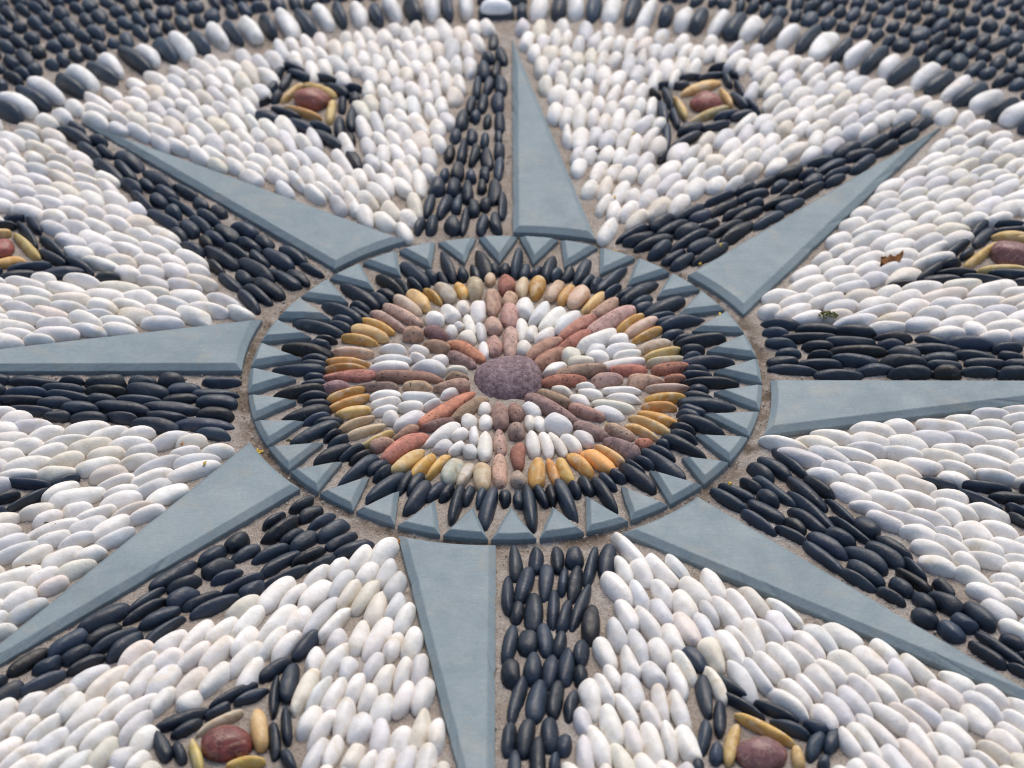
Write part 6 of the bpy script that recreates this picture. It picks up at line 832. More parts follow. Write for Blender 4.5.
def mat_red():
    m, nt, b = new_mat('porous_red_stone')
    base = tint(nt)
    v1 = ramp(nt, noise(nt, 110, 6, .75), [(.32, (.58, .56, .55)), (.5, (1, 1, 1)), (.68, (1.35, 1.33, 1.30))])
    c = mix(nt, 1.0, base, v1, 'MULTIPLY')
    pit = ramp(nt, voro(nt, 240), [(.14, (1, 1, 1)), (.26, (0, 0, 0))])
    gate = ramp(nt, noise(nt, 120, 3), [(.50, (0, 0, 0)), (.56, (1, 1, 1))])
    pm = mix(nt, 1.0, pit, gate, 'MULTIPLY')
    c = mix(nt, pm, c, (.06, .035, .03))
    gr = ramp(nt, noise(nt, 420, 2), [(.60, (0, 0, 0)), (.72, (.45, .45, .45))])
    c = mix(nt, gr, c, (.50, .40, .36))
    nt.links.new(c, b.inputs['Base Color'])
    b.inputs['Roughness'].default_value = .85
    b.inputs['Specular IOR Level'].default_value = .2
    bump(nt, b, noise(nt, 300, 6, .75), .9, .0022)
    inv = ramp(nt, pm, [(0, (1, 1, 1)), (1, (0, 0, 0))])
    bump(nt, b, inv, .8, .0015)
    return m

def mat_ochre():
    m, nt, b = new_mat('ochre_pebble')
    base = tint(nt)
    v1 = ramp(nt, noise(nt, 46, 5, .6, 1.5), [(.30, (.78, .66, .50)), (.48, (1, 1, 1)), (.70, (1.18, 1.28, 1.5))])
    c = mix(nt, 1.0, base, v1, 'MULTIPLY')
    band = ramp(nt, noise(nt, 2.2, 3, .5, .6, objvec(nt, (1.2, .5, .5))), [(.52, (0, 0, 0)), (.66, (.55, .55, .55))])
    c = mix(nt, band, c, (.62, .52, .38))
    dk = ramp(nt, noise(nt, 85, 5, .65), [(.66, (0, 0, 0)), (.78, (.6, .6, .6))])
    c = mix(nt, dk, c, (.20, .10, .03))
    nt.links.new(c, b.inputs['Base Color'])
    b.inputs['Roughness'].default_value = .5
    b.inputs['Specular IOR Level'].default_value = .35
    bump(nt, b, noise(nt, 280, 5, .65), .35, .001)
    return m

def mat_jasper():
    m, nt, b = new_mat('jasper_stone')
    base = tint(nt)
    v1 = ramp(nt, noise(nt, 60, 5, .6, 1.0), [(.30, (.5, .45, .45)), (.5, (1, 1, 1)), (.72, (1.5, 1.35, 1.3))])
    c = mix(nt, 1.0, base, v1, 'MULTIPLY')
    ve = ramp(nt, noise(nt, 30, 4, .6, 2.0), [(.485, (0, 0, 0)), (.50, (.6, .6, .6)), (.515, (0, 0, 0))])
    c = mix(nt, ve, c, (.50, .33, .22))
    nt.links.new(c, b.inputs['Base Color'])
    b.inputs['Roughness'].default_value = .4
    bump(nt, b, noise(nt, 110, 5, .6), .5, .003)
    return m

def mat_hub():
    m, nt, b = new_mat('purple_hub_stone')
    v1 = ramp(nt, noise(nt, 120, 7, .8), [(.36, (.10, .064, .070)), (.50, (.215, .148, .158)), (.64, (.37, .28, .295))])
    fl = ramp(nt, noise(nt, 330, 3, .6), [(.60, (0, 0, 0)), (.70, (.55, .55, .55))])
    c = mix(nt, fl, v1, (.52, .45, .46))
    dk = ramp(nt, voro(nt, 130), [(.07, (1, 1, 1)), (.13, (0, 0, 0))])
    gate = ramp(nt, noise(nt, 60, 2), [(.52, (0, 0, 0)), (.62, (1, 1, 1))])
    c = mix(nt, mix(nt, 1.0, dk, gate, 'MULTIPLY'), c, (.03, .02, .02))
    nt.links.new(c, b.inputs['Base Color'])
    b.inputs['Roughness'].default_value = .8
    b.inputs['Specular IOR Level'].default_value = .25
    bump(nt, b, noise(nt, 220, 6, .7), .7, .003)
    return m

def mat_slate():
    m, nt, b = new_mat('blue_grey_slate')
    v1 = ramp(nt, noise(nt, 9, 5, .6, .5), [(.30, (.158, .205, .226)), (.55, (.190, .242, .262)), (.75, (.236, .280, .292))])
    v2 = ramp(nt, noise(nt, 260, 4, .7), [(.3, (.90, .90, .90)), (.7, (1.08, 1.08, 1.08))])
    c = mix(nt, 1.0, v1, v2, 'MULTIPLY')
    st = ramp(nt, noise(nt, 17, 5, .65, .8), [(.54, (0, 0, 0)), (.72, (.50, .50, .50))])
    c = mix(nt, st, c, (.30, .285, .235))
    sp = ramp(nt, noise(nt, 480, 2), [(.70, (0, 0, 0)), (.78, (.4, .4, .4))])
    c = mix(nt, sp, c, (.14, .17, .18))
    ds = ramp(nt, noise(nt, 26, 6, .7, .4), [(.58, (0, 0, 0)), (.72, (.4, .4, .4))])
    c = mix(nt, ds, c, (.15, .19, .21))
    tc = nt.nodes.new('ShaderNodeTexCoord'); mp = nt.nodes.new('ShaderNodeMapping')
    mp.inputs['Scale'].default_value = (40, 900, 40); mp.inputs['Rotation'].default_value = (0, 0, .5)
    nt.links.new(tc.outputs['Object'], mp.inputs['Vector'])
    saw = ramp(nt, noise(nt, 1.0, 3, .6, 0, mp.outputs[0]), [(.3, (.93, .93, .93)), (.7, (1.07, 1.07, 1.07))])
    c = mix(nt, 1.0, c, saw, 'MULTIPLY')
    scr = ramp(nt, noise(nt, 22, 8, .75, 2.5), [(.492, (0, 0, 0)), (.50, (.35, .35, .35)), (.508, (0, 0, 0))])
    c = mix(nt, scr, c, (.36, .40, .41))
    nt.links.new(c, b.inputs['Base Color'])
    rr = ramp(nt, noise(nt, 40, 3), [(.3, (.52, .52, .52)), (.7, (.68, .68, .68))])
    nt.links.new(rr, b.inputs['Roughness'])
    b.inputs['Specular IOR Level'].default_value = .35
    bump(nt, b, noise(nt, 420, 4, .7), .25, .0007)
    return m

def mat_grout():
    m, nt, b = new_mat('sandy_grout')
    v1 = ramp(nt, noise(nt, 13, 5, .65), [(.30, (.33, .275, .225)), (.52, (.42, .37, .325)), (.72, (.50, .465, .43))])
    v2 = ramp(nt, noise(nt, 420, 3, .7), [(.30, (.55, .52, .50)), (.52, (1, 1, 1)), (.72, (1.25, 1.25, 1.25))])
    c = mix(nt, 1.0, v1, v2, 'MULTIPLY')
    gt = ramp(nt, voro(nt, 330), [(.14, (1, 1, 1)), (.26, (0, 0, 0))])
    gate = ramp(nt, noise(nt, 150, 2), [(.50, (0, 0, 0)), (.60, (.8, .8, .8))])
    c = mix(nt, mix(nt, 1.0, gt, gate, 'MULTIPLY'), c, (.14, .115, .09))
    dirt = ramp(nt, noise(nt, 45, 6, .75, .9), [(.54, (0, 0, 0)), (.70, (.75, .75, .75))])
    c = mix(nt, dirt, c, (.17, .135, .10))
    # soil washed into the joint round the medallion: broken brown stain
    g = nt.nodes.new('ShaderNodeNewGeometry'); ln = nt.nodes.new('ShaderNodeVectorMath'); ln.operation = 'LENGTH'
    nt.links.new(g.outputs['Position'], ln.inputs[0])
    band = ramp(nt, ln.outputs['Value'], [(.290, (0, 0, 0)), (.302, (1, 1, 1)), (.310, (1, 1, 1)), (.326, (0, 0, 0))])
    soil = ramp(nt, noise(nt, 28, 6, .7, .5), [(.40, (0, 0, 0)), (.58, (.85, .85, .85))])
    c = mix(nt, mix(nt, 1.0, band, soil, 'MULTIPLY'), c, (.13, .095, .065))
    nt.links.new(c, b.inputs['Base Color'])
    b.inputs['Roughness'].default_value = .95
    b.inputs['Specular IOR Level'].default_value = .1
    bump(nt, b, noise(nt, 380, 5, .75), .9, .003)
    return m

def mat_plain(name, col, rough=.8, sc=200, amt=.25):
    m, nt, b = new_mat(name)
    v = ramp(nt, noise(nt, sc, 4, .6), [(.3, tuple(x * (1 - amt) for x in col)), (.7, tuple(min(1, x * (1 + amt)) for x in col))])
    nt.links.new(v, b.inputs['Base Color'])
    b.inputs['Roughness'].default_value = rough
    return m

MW, MK, MR, MO, MJ, MH, MS, MG = mat_white(), mat_black(), mat_red(), mat_ochre(), mat_jasper(), mat_hub(), mat_slate(), mat_grout()

# ------------------------------------------------------------------ helpers
rnd = random.Random(11)
nrg = np.random.default_rng(5)

def tag(o, label, cat, group=None, kind=None):
    o['label'] = label
    if cat: o['category'] = cat
    if group: o['group'] = group
    if kind: o['kind'] = kind
    return o

def make_sphere(nu, nv):
    """unit sphere with its poles on the x axis: vertices and quads / triangles"""
    t = np.linspace(0, math.pi, nv + 1)[1:-1]
    ph = np.linspace(0, 2 * math.pi, nu, endpoint=False)
    T, PH = np.meshgrid(t, ph, indexing='ij')
    V = np.stack([np.cos(T), np.sin(T) * np.cos(PH), np.sin(T) * np.sin(PH)], -1).reshape(-1, 3)
    V = np.vstack([V, [[1, 0, 0], [-1, 0, 0]]])
    F = []
    n = nv - 1
    for i in range(n - 1):
        for j in range(nu):
            k = (j + 1) % nu
            F.append((i * nu + j, (i + 1) * nu + j, (i + 1) * nu + k, i * nu + k))
    a, b = n * nu, n * nu + 1
    for j in range(nu):
        k = (j + 1) % nu
        F.append((a, j, k))
        F.append((b, (n - 1) * nu + k, (n - 1) * nu + j))
    return V, F

SPH = {q: make_sphere(*q) for q in ((24, 18), (18, 13), (40, 28))}

def pebble_verts(a, b, c, res, lump=1.0, square=.0, taper=None):
    """a water-worn pebble: rounded ends, egg taper, slight bend and low lumps, no two alike"""
    V, F = SPH[res]
    V = V.copy()
    e = rnd.uniform(.78, .95) - square
    x = np.sign(V[:, 0]) * np.abs(V[:, 0]) ** e
    rr = np.sqrt(np.clip(1 - np.abs(x) ** (2.0 / e * .98), 0, 1)) if False else np.sqrt(V[:, 1] ** 2 + V[:, 2] ** 2)
    rr2 = rr ** e
    k = np.where(rr > 1e-9, rr2 / np.maximum(rr, 1e-9), 0)
    y, z = V[:, 1] * k, V[:, 2] * k
    tp = rnd.gauss(0, .11) * lump if taper is None else rnd.gauss(taper, .08)
    y = y * (1 + tp * x); z = z * (1 + .6 * tp * x)
    y = y + rnd.gauss(0, .10) * lump * (x * x - .4)
    z = z + rnd.gauss(-.03, .07) * lump * (x * x - .4)
    y = y + rnd.gauss(0, .08) * z
    d = np.zeros(len(V))
    for q in range(5):
        w = nrg.normal(0, 1.5 + .35 * q, 3)
        d += (.030 / (1 + .25 * q)) * np.sin(V @ w + rnd.uniform(0, 6.28))
    d *= lump
    W = np.stack([x * (1 + d), y * (1 + d), z * (1 + d)], 1)
    flat = .42 * min(1, lump)
    for q in range(3):                                       # worn flats
        n = nrg.normal(0, 1, 3) * np.array([.8, 1, 1]); n[2] = abs(n[2]); n /= np.linalg.norm(n)
        h = rnd.uniform(.72, .95) - .06 * lump
        W -= np.outer(np.clip(W @ n - h, 0, None) * flat, n)
    P = W * np.array([a, b, c]) * 1.03
    return P, V, F

def mesh_from(name, P, F, mat, tints, local):
    me = bpy.data.meshes.new(name)
    me.from_pydata(P.tolist(), [], F)
    me.polygons.foreach_set('use_smooth', [True] * len(me.polygons))
    at = me.attributes.new('tint', 'FLOAT_COLOR', 'POINT')
    at.data.foreach_set('color', np.ascontiguousarray(tints, dtype=np.float32).ravel())
    al = me.attributes.new('local', 'FLOAT_VECTOR', 'POINT')
    al.data.foreach_set('vector', np.ascontiguousarray(local, dtype=np.float32).ravel())
    me.materials.append(mat)
    me.update()
    return me

def vary(col, v=.08, h=.03):
    g = 1 + rnd.gauss(0, v)
    return [max(.004, q * g * (1 + rnd.gauss(0, h))) for q in col]

def colour_of(kind):
    if kind == 'w':
        u = rnd.random()
        if u < .12: return vary((.735, .685, .60), .05, .015), MW
        if u < .34: return vary((.69, .68, .675), .05, .008), MW
        return vary((.81, .78, .735), .04, .006), MW
    if kind == 'W': return vary((.80, .79, .77), .03, .005), MW
    if kind == 'K': return vary((.027, .040, .058), .25, .02), MK
    if kind == 'k': return vary((.0135, .0215, .035), .35, .03), MK
    if kind == 'r': return vary((.46, .215, .155), .13, .05), MR
    if kind == 'p': return vary((.54, .37, .295), .11, .04), MR
    if kind == 'b': return vary((.43, .275, .20), .14, .05), MR
    if kind == 'd': return vary((.31, .205, .185), .14, .05), MR
    if kind == 'o': return vary((.54, .30, .085), .13, .06), MO
    if kind == 'y': return vary((.56, .39, .155), .10, .05), MO
    if kind == 't': return vary((.50, .375, .25), .09, .04), MO
    if kind == 'g': return vary((.43, .37, .295), .09, .03), MO
    if kind == 'R': return vary((.27, .09, .07), .08, .03), MJ
    if kind == 'M': return vary((.19, .085, .085), .08, .03), MJ
    if kind == 'V': return vary((.15, .035, .03), .08, .03), MJ

WORD = {'W': 'white', 'K': 'black', 'w': 'white', 'k': 'black', 'r': 'brick red', 'p': 'dusty pink', 'b': 'reddish brown', 'd': 'dark mauve', 'o': 'orange ochre',
        'y': 'golden yellow', 't': 'tan', 'g': 'grey tan', 'R': 'red', 'M': 'purplish', 'V': 'dark red'}

def zcentre(c, lift=0.):
    return (-.033 + c * .4 + lift) * S

def place(row, name, res=(24, 18), lump=1.0, zc=None, square=0., taper=None):
    x, y, a, b, ang, c = [q / 1000 for q in row[:6]]
    P, V, F = pebble_verts(a * S, b * S, c * S, res, lump, square, taper)
    col, mat = colour_of(row[6])
    t = np.tile(np.array([*col, 1.0]), (len(P), 1))
    loc = V + nrg.uniform(-50, 50, 3)
    o = bpy.data.objects.new(name, mesh_from(name, P, F, mat, t, loc))
    C.objects.link(o)
    o.location = (x * S, y * S, zcentre(c, .012 if math.hypot(x, y) < .69 or name in ('diamond_pebble', 'red_stone', 'ochre_pebble') else 0.) if zc is None else zc)
    o.rotation_euler = (rnd.gauss(0, .07), rnd.gauss(0, .05), ang)
    return o

def place_many(rows, name, res=(18, 13)):
    """what is past counting: one mesh"""
    PP, FF, TT, LL = [], [], [], []
    n = 0; mat = None
    for row in rows:
        x, y, a, b, ang, c = [q / 1000 for q in row[:6]]
        P, V, F = pebble_verts(a * S, b * S, c * S, res)
        col, mat = colour_of(row[6])
        M = (Matrix.Rotation(ang, 3, 'Z') @ Matrix.Rotation(rnd.gauss(0, .05), 3, 'Y') @ Matrix.Rotation(rnd.gauss(0, .07), 3, 'X'))
        P = P @ np.array(M).T + np.array([x * S, y * S, zcentre(c)])
        PP.append(P); TT.append(np.tile(np.array([*col, 1.0]), (len(P), 1))); LL.append(V + nrg.uniform(-50, 50, 3))
        FF += [tuple(i + n for i in f) for f in F]
        n += len(P)
    o = bpy.data.objects.new(name, mesh_from(name, np.vstack(PP), FF, mat, np.vstack(TT), np.vstack(LL)))
    C.objects.link(o)
    return o

DIRS = ['top', 'upper right', 'right', 'lower right', 'bottom', 'lower left', 'left', 'upper left']
ORD = ['first', 'second', 'third', 'fourth', 'fifth', 'sixth', 'seventh', 'eighth', 'ninth', 'tenth', 'eleventh', 'twelfth', 'thirteenth',
       'fourteenth', 'fifteenth', 'sixteenth', 'seventeenth', 'eighteenth', 'nineteenth', 'twentieth']
def nth(i):
    if i < 20: return ORD[i]
    t = {2: 'twenty', 3: 'thirty', 4: 'forty', 5: 'fifty'}[(i + 1) // 10]
    u = (i + 1) % 10
    return (t[:-1] + 'ieth') if u == 0 else t + '-' + ORD[u - 1]
def between(k): return DIRS[k % 8] + ' and ' + DIRS[(k + 1) % 8]
def azim(row): return math.degrees(math.atan2(row[0], row[1])) % 360
def rad(row): return math.hypot(row[0], row[1]) / 1000

# ------------------------------------------------------------------ the ground and its grout bed
def fbm(x, y, seed, f0, octs, gain=.5):
    r = np.random.default_rng(seed); out = np.zeros_like(x); a = 1; f = f0
    for _ in range(octs):
        for _ in range(5):
            th = r.uniform(0, 6.283); ff = f * r.uniform(.7, 1.3)
            out += a / 5 * np.sin((x * math.cos(th) + y * math.sin(th)) * ff + r.uniform(0, 6.283))
        a *= gain; f *= 2.1
    return out

def build_grout():
    xs = np.arange(-3.5, 3.501, .0135); ys = np.arange(-3.0, 4.701, .0135)
    X, Y = np.meshgrid(xs, ys)
    r = np.hypot(X, Y)
    Z = np.full_like(X, -.018)
    Z += .006 * fbm(X, Y, 1, 9, 3) + .0035 * fbm(X, Y, 2, 70, 2, .8) + nrg.normal(0, .0012, X.shape)
    Z += .003 * np.clip((.70 - r) / .04, 0, 1)
    Z -= .006 * np.exp(-((r - 1.018) / .010) ** 2)                                 # joint round the medallion
    nx, ny = len(xs), len(ys)
    P = np.stack([X, Y, Z], -1).reshape(-1, 3) * S
    i = np.arange(nx * ny).reshape(ny, nx)
    Q = np.stack([i[:-1, :-1], i[:-1, 1:], i[1:, 1:], i[1:, :-1]], -1).reshape(-1, 4)
    me = bpy.data.meshes.new('ground')
    me.vertices.add(len(P)); me.vertices.foreach_set('co', P.ravel())
    me.loops.add(Q.size); me.loops.foreach_set('vertex_index', Q.ravel())
    me.polygons.add(len(Q))
    me.polygons.foreach_set('loop_start', np.arange(0, Q.size, 4)); me.polygons.foreach_set('loop_total', np.full(len(Q), 4))
    me.update(calc_edges=True)
    me.polygons.foreach_set('use_smooth', [True] * len(me.polygons))
    me.materials.append(MG)
    o = bpy.data.objects.new('grout_bed', me); C.objects.link(o)
    tag(o, 'sandy beige mortar bed between the set pebbles', None, kind='structure')
    g = bpy.data.meshes.new('ground')
    h = 150.0; z = -.06 * S
    g.from_pydata([(-h, -h, z), (h, -h, z), (h, h, z), (-h, h, z)], [], [(0, 1, 2, 3)])
    g.materials.append(MG)
    go = bpy.data.objects.new('ground', g); C.objects.link(go)
    tag(go, 'plain sandy ground around the mosaic', None, kind='structure')
build_grout()

# ------------------------------------------------------------------ slate: bevelled plates
def inset_poly(pts, d):
    n = len(pts); out = []
    for i in range(n):
        p0, p1, p2 = (Vector(pts[i - 1]), Vector(pts[i]), Vector(pts[(i + 1) % n]))
        e1 = (p1 - p0).normalized(); e2 = (p2 - p1).normalized()
        n1 = Vector((-e1.y, e1.x)); n2 = Vector((-e2.y, e2.x))
        k = 1 + n1.dot(n2)
        out.append(p1 + (n1 + n2) * (d / max(k, .02)))
    return out

def plate(name, pts, bevel, top, edge, bottom, seed, ins=None):
    """plate with a chamfered top edge; pts in layout units"""
    r = random.Random(seed)
    area = sum(pts[i - 1][0] * pts[i][1] - pts[i][0] * pts[i - 1][1] for i in range(len(pts)))
    if area < 0:
        pts = pts[::-1]
        if ins: ins = ins[::-1]
    if ins is None: ins = inset_poly(pts, bevel)
    P2, I2 = [], []
    for i in range(len(pts)):
        p, q2 = Vector(pts[i]), Vector(pts[(i + 1) % len(pts)]); a, b = Vector(ins[i]), Vector(ins[(i + 1) % len(pts)])
        m = max(1, int((q2 - p).length / .045))
        dv = (q2 - p).normalized(); nv = Vector((-dv.y, dv.x))
        for j in range(m):
            f = j / m
            w = 0 if j == 0 else 1
            chip = r.uniform(.0015, .004) if r.random() < .07 else 0
            P2.append(p.lerp(q2, f) + nv * w * (r.gauss(0, .0006) + chip)); I2.append(a.lerp(b, f) + nv * w * (r.gauss(0, .0004) + chip * .8))
    pts, ins = P2, I2
    c = Vector((sum(p[0] for p in pts) / len(pts), sum(p[1] for p in pts) / len(pts)))
    bm = bmesh.new()
    def ring(ps, z): return [bm.verts.new(((p[0] - c.x) * S, (p[1] - c.y) * S, z * S)) for p in ps]
    b0 = ring(pts, bottom); b1 = ring(pts, edge); b2 = ring(ins, top)
    n = len(pts)
    for lo, hi in ((b0, b1), (b1, b2)):
        for i in range(n):
            j = (i + 1) % n
            bm.faces.new((lo[i], lo[j], hi[j], hi[i]))
    bm.faces.new(b2)
    bm.faces.new(b0[::-1])
    bmesh.ops.recalc_face_normals(bm, faces=bm.faces)
    sharp = [e for e in bm.edges if len(e.link_faces) == 2 and e.calc_face_angle(0) > .3]
    bmesh.ops.bevel(bm, geom=sharp, offset=.0016 * S, segments=2, affect='EDGES', clamp_overlap=True)
    me = bpy.data.meshes.new(name); bm.to_mesh(me); bm.free()
    me.materials.append(MS)
    o = bpy.data.objects.new(name, me); C.objects.link(o)
    o.location = (c.x * S, c.y * S, 0)
    o.rotation_euler = (r.gauss(0, .004), r.gauss(0, .004), 0)
    return o

for k in range(8):
    A = k * math.pi / 4
    U = Vector((math.sin(A), math.cos(A))); V = Vector((math.cos(A), -math.sin(A)))
    def outline(d):
        # axis edge v = .033, outer edge through (.985, .382) and (2.76, .033), curved foot; all moved in by d
        e = Vector((2.76 - .985, .033 - .382)).normalized(); nn = Vector((e.y, -e.x))
        q = Vector((.985, .382)) + nn * d
        v0 = .033 + d
        a0 = math.asin(v0 / (1.032 + d))
        a1 = a0
        for _ in range(60):
            rr = 1.050 + d
            pnt = Vector((rr * math.cos(a1), rr * math.sin(a1)))
            a1 += (q - pnt).dot(-nn) / rr * .8
        out = []
        for i in range(11):
            a = a0 + (a1 - a0) * i / 10; rr = 1.032 + .018 * i / 10 + d
            out.append((rr * math.cos(a), rr * math.sin(a)))
        tt = (v0 - q.y) / e.y
        out.append((q.x + e.x * tt, v0))
        return [tuple(U * u + V * v) for u, v in out]
    o = plate('slate_ray', outline(0.), .026, .020, .0, -.055, k, outline(.026))
    tag(o, 'long tapered blue-grey slate ray pointing to the ' + DIRS[k] + ' of the photo', 'slate ray', 'slate compass rays')

T0 = 0.05601
for k in range(36):
    a0 = math.radians(10 * k) + T0 + .005; a1 = a0 + math.radians(10) - .010
    am = (a0 + a1) / 2
    pl = []
    for i in range(5):
        t = a0 + (a1 - a0) * i / 4
        pl.append((math.sin(t), math.cos(t)))
    ra = .812 + rnd.gauss(0, .008)
    am += rnd.gauss(0, .006)
    pl.append((ra * math.sin(am), ra * math.cos(am)))
    o = plate('slate_triangle', pl, .0175, .018 + rnd.gauss(0, .002), .0, -.055, 100 + k)
    deg = math.degrees(am) % 360
    oct_ = int(deg // 45)
    TRI = globals().setdefault('TRI', {})
    n = TRI.setdefault(oct_, []); n.append(k)
    tag(o, 'slate triangle on medallion rim, %s clockwise from the axis of the %s slate ray' % (nth(len(n) - 1), DIRS[oct_]),
        'slate tile', 'slate triangles round the medallion')

# ------------------------------------------------------------------ medallion
hub = place([12, -14, 134, 126, 100, 84, 'M'], 'hub_stone', (40, 28), .35, zc=-.028 * S, square=.12)
hub.data.materials[0] = MH
tag(hub, 'large round purple hub stone at the centre of the medallion', 'stone')

spoke, rim, white = {}, {}, {}
for row in MED:
    k = row[6]; az = azim(row)
    if k in 'rpbd': spoke.setdefault(int(((az + 22.5) % 360) // 45), []).append(row)
    elif k == 'w': white.setdefault(int(az // 45), []).append(row)
    else: rim.setdefault(int(az // 45), []).append(row)
for k, rows in spoke.items():
    A = k * math.pi / 4
    for side in (0, 1):
        rr = sorted([q for q in rows if (q[0] * math.cos(A) - q[1] * math.sin(A) > 0) == bool(side)], key=rad)
        for i, q in enumerate(rr):
            o = place(q, 'red_pebble', lump=1.1, square=.05)
            tag(o, '%s pebble, %s from hub in %s row of the %s spoke' % (WORD[q[6]], nth(i), ('anticlockwise', 'clockwise')[side], DIRS[k]),
                'pebble', 'red pebbles of the medallion spokes')
for k, rows in rim.items():
    for i, q in enumerate(sorted(rows, key=azim)):
        o = place(q, 'ochre_pebble')
        tag(o, '%s pebble, %s clockwise in the ochre arc between %s red spokes' % (WORD[q[6]], nth(i), between(k)), 'pebble', 'ochre pebbles of the medallion')
for k, rows in white.items():
    for i, q in enumerate(sorted(rows, key=rad)):
        o = place(q, 'small_white_pebble')
        tag(o, 'small white pebble, %s nearest the hub between the %s red spokes' % (nth(i), between(k)), 'pebble', 'small white pebbles of the medallion')
cl, cs = {}, {}
for row in sorted(RING, key=azim):
    oct_ = int(azim(row) // 45)
    if row[6] == 'l':
        d = cl; txt = 'long black pebble between slate triangles, %s clockwise from the axis of the %s ray'
    else:
        d = cs; txt = 'short black pebble inside the triangle tips, %s clockwise from the %s ray axis'
    i = d.get(oct_, 0); d[oct_] = i + 1
    o = place(row[:6] + ['k'], 'rim_pebble', taper=rnd.uniform(-.34, -.05) if row[6] == 'l' else -.10)
    tag(o, txt % (nth(i), DIRS[oct_]), 'pebble', 'black pebbles of the medallion rim')

# ------------------------------------------------------------------ diamonds in the white wedges
for k, rows in DIA.items():
    k = int(k)
    frame = [q for q in rows if q[6] in 'yot']
    red = [q for q in rows if q[6] in 'RMV']
    blk = sorted([q for q in rows if q[6] == 'k'], key=rad)
    for q in red:
        o = place(q, 'red_stone', (40, 28), 1.3)
        tag(o, '%s stone at the heart of the diamond between the %s rays' % (WORD[q[6]], between(k)), 'stone', 'red stones of the diamonds')
    for q in frame:
        if red: dx, dy = q[0] - red[0][0], q[1] - red[0][1]
        else:
            A = (k + .5) * math.pi / 4; dx, dy = q[0] - 2280 * math.sin(A), q[1] - 2280 * math.cos(A)
        pos = DIRS[int(round(math.degrees(math.atan2(dx, dy)) / 45)) % 8]
        pos = {'top': 'above', 'bottom': 'below', 'left': 'left of', 'right': 'right of'}.get(pos, pos + ' of')
        o = place(q, 'ochre_pebble')
        tag(o, '%s pebble %s the red stone in diamond between %s rays' % (WORD[q[6]].split()[-1], pos, between(k)), 'pebble', 'ochre pebbles framing the red stones')
    for i, q in enumerate(blk):
        o = place(q, 'diamond_pebble')
        tag(o, 'black pebble, %s nearest medallion in the diamond between %s rays' % (nth(i), between(k)), 'pebble', 'black pebbles of the diamonds')

# ------------------------------------------------------------------ black bands, white wedges, border
for k, rows in BAND.items():
    k = int(k)
    for q in rows:
        o = place(q, 'band_pebble')
        tag(o, 'glossy black pebble in the dark band beside the %s slate ray' % DIRS[k], 'pebble', 'black pebbles in the band of the %s ray' % DIRS[k])
for k, rows in WHITE.items():
    k = int(k)
    for q in rows:
        o = place(q, 'white_pebble')
        tag(o, 'larger white oval pebble in the wedge between %s rays' % between(k), 'pebble', 'white pebbles between the %s rays' % between(k))
o = place_many(WHITE_REST, 'white_pebbles', (20, 14) if (20, 14) in SPH else (18, 13))
tag(o, 'smaller looking white pebbles filling the far wedges of the mosaic', 'pebbles', kind='stuff')
ic = {}
for q in sorted(BORDER, key=lambda r: abs(((azim(r) + 180) % 360) - 180)):
    side = 'clockwise' if azim(q) < 180 else 'anticlockwise'
    i = ic.get((side, q[6]), 0); ic[(side, q[6])] = i + 1
    o = place(q, 'border_pebble')
    tag(o, 'large %s pebble in the striped border, %s %s from the top ray tip' % (WORD[q[6]], nth(i), side), 'pebble', 'striped border pebbles')
o = place_many(OUTER + OUTER_REST, 'black_pebbles')
tag(o, 'field of small dark pebbles beyond the striped border at the far edge', 'pebbles', kind='stuff')

# ------------------------------------------------------------------ the pale cap in the border at the tip of the top ray
def block(name, x, y, hx, hy, z0, z1, mat, seed):
    r = random.Random(seed)
    bm = bmesh.new()
    bmesh.ops.create_cube(bm, size=2)
    for v in bm.verts:
        v.co = Vector((v.co.x * hx * S + r.gauss(0, .003) * S, v.co.y * hy * S + r.gauss(0, .003) * S, (z1 if v.co.z > 0 else z0) * S))
    bmesh.ops.bevel(bm, geom=bm.edges[:], offset=.010 * S, segments=3, affect='EDGES')
    me = bpy.data.meshes.new(name); bm.to_mesh(me); bm.free()
    me.polygons.foreach_set('use_smooth', [True] * len(me.polygons))
    me.materials.append(mat)
    o = bpy.data.objects.new(name, me); C.objects.link(o)
    o.location = (x * S, y * S, 0)
    return o
MD = mat_plain('dark_blue_slate', (.035, .046, .060), .5, 150, .3)
MW2 = mat_plain('pale_cap_stone', (.80, .81, .82), .45, 90, .08)
o = block('dark_flat_stone', -.043, 3.03, .088, .052, -.05, .006, MD, 1)
tag(o, 'dark flat stone carrying the pale domed cap at the top edge', 'stone')
P, V, F = pebble_verts(.074 * S, .050 * S, .056 * S, (40, 28), .3)
P[:, 2] = np.maximum(P[:, 2], -.004 * S)
o = bpy.data.objects.new('domed_cap', mesh_from('domed_cap', P, F, MW2, np.ones((len(P), 4)), V)); C.objects.link(o)
o.location = (-.043 * S, 3.033 * S, .011 * S)
tag(o, 'pale domed cap on a dark flat stone beyond the tip of the top ray', 'cap')
o = block('dark_flat_stone', -.015, 3.165, .125, .034, -.05, .022, MD, 2)
tag(o, 'dark long flat stone lying behind the pale domed cap', 'stone')
o = block('dark_flat_stone', .080, 3.035, .025, .062, -.05, .018, MD, 3)
tag(o, 'small dark upright-set stone right of the pale domed cap', 'stone')

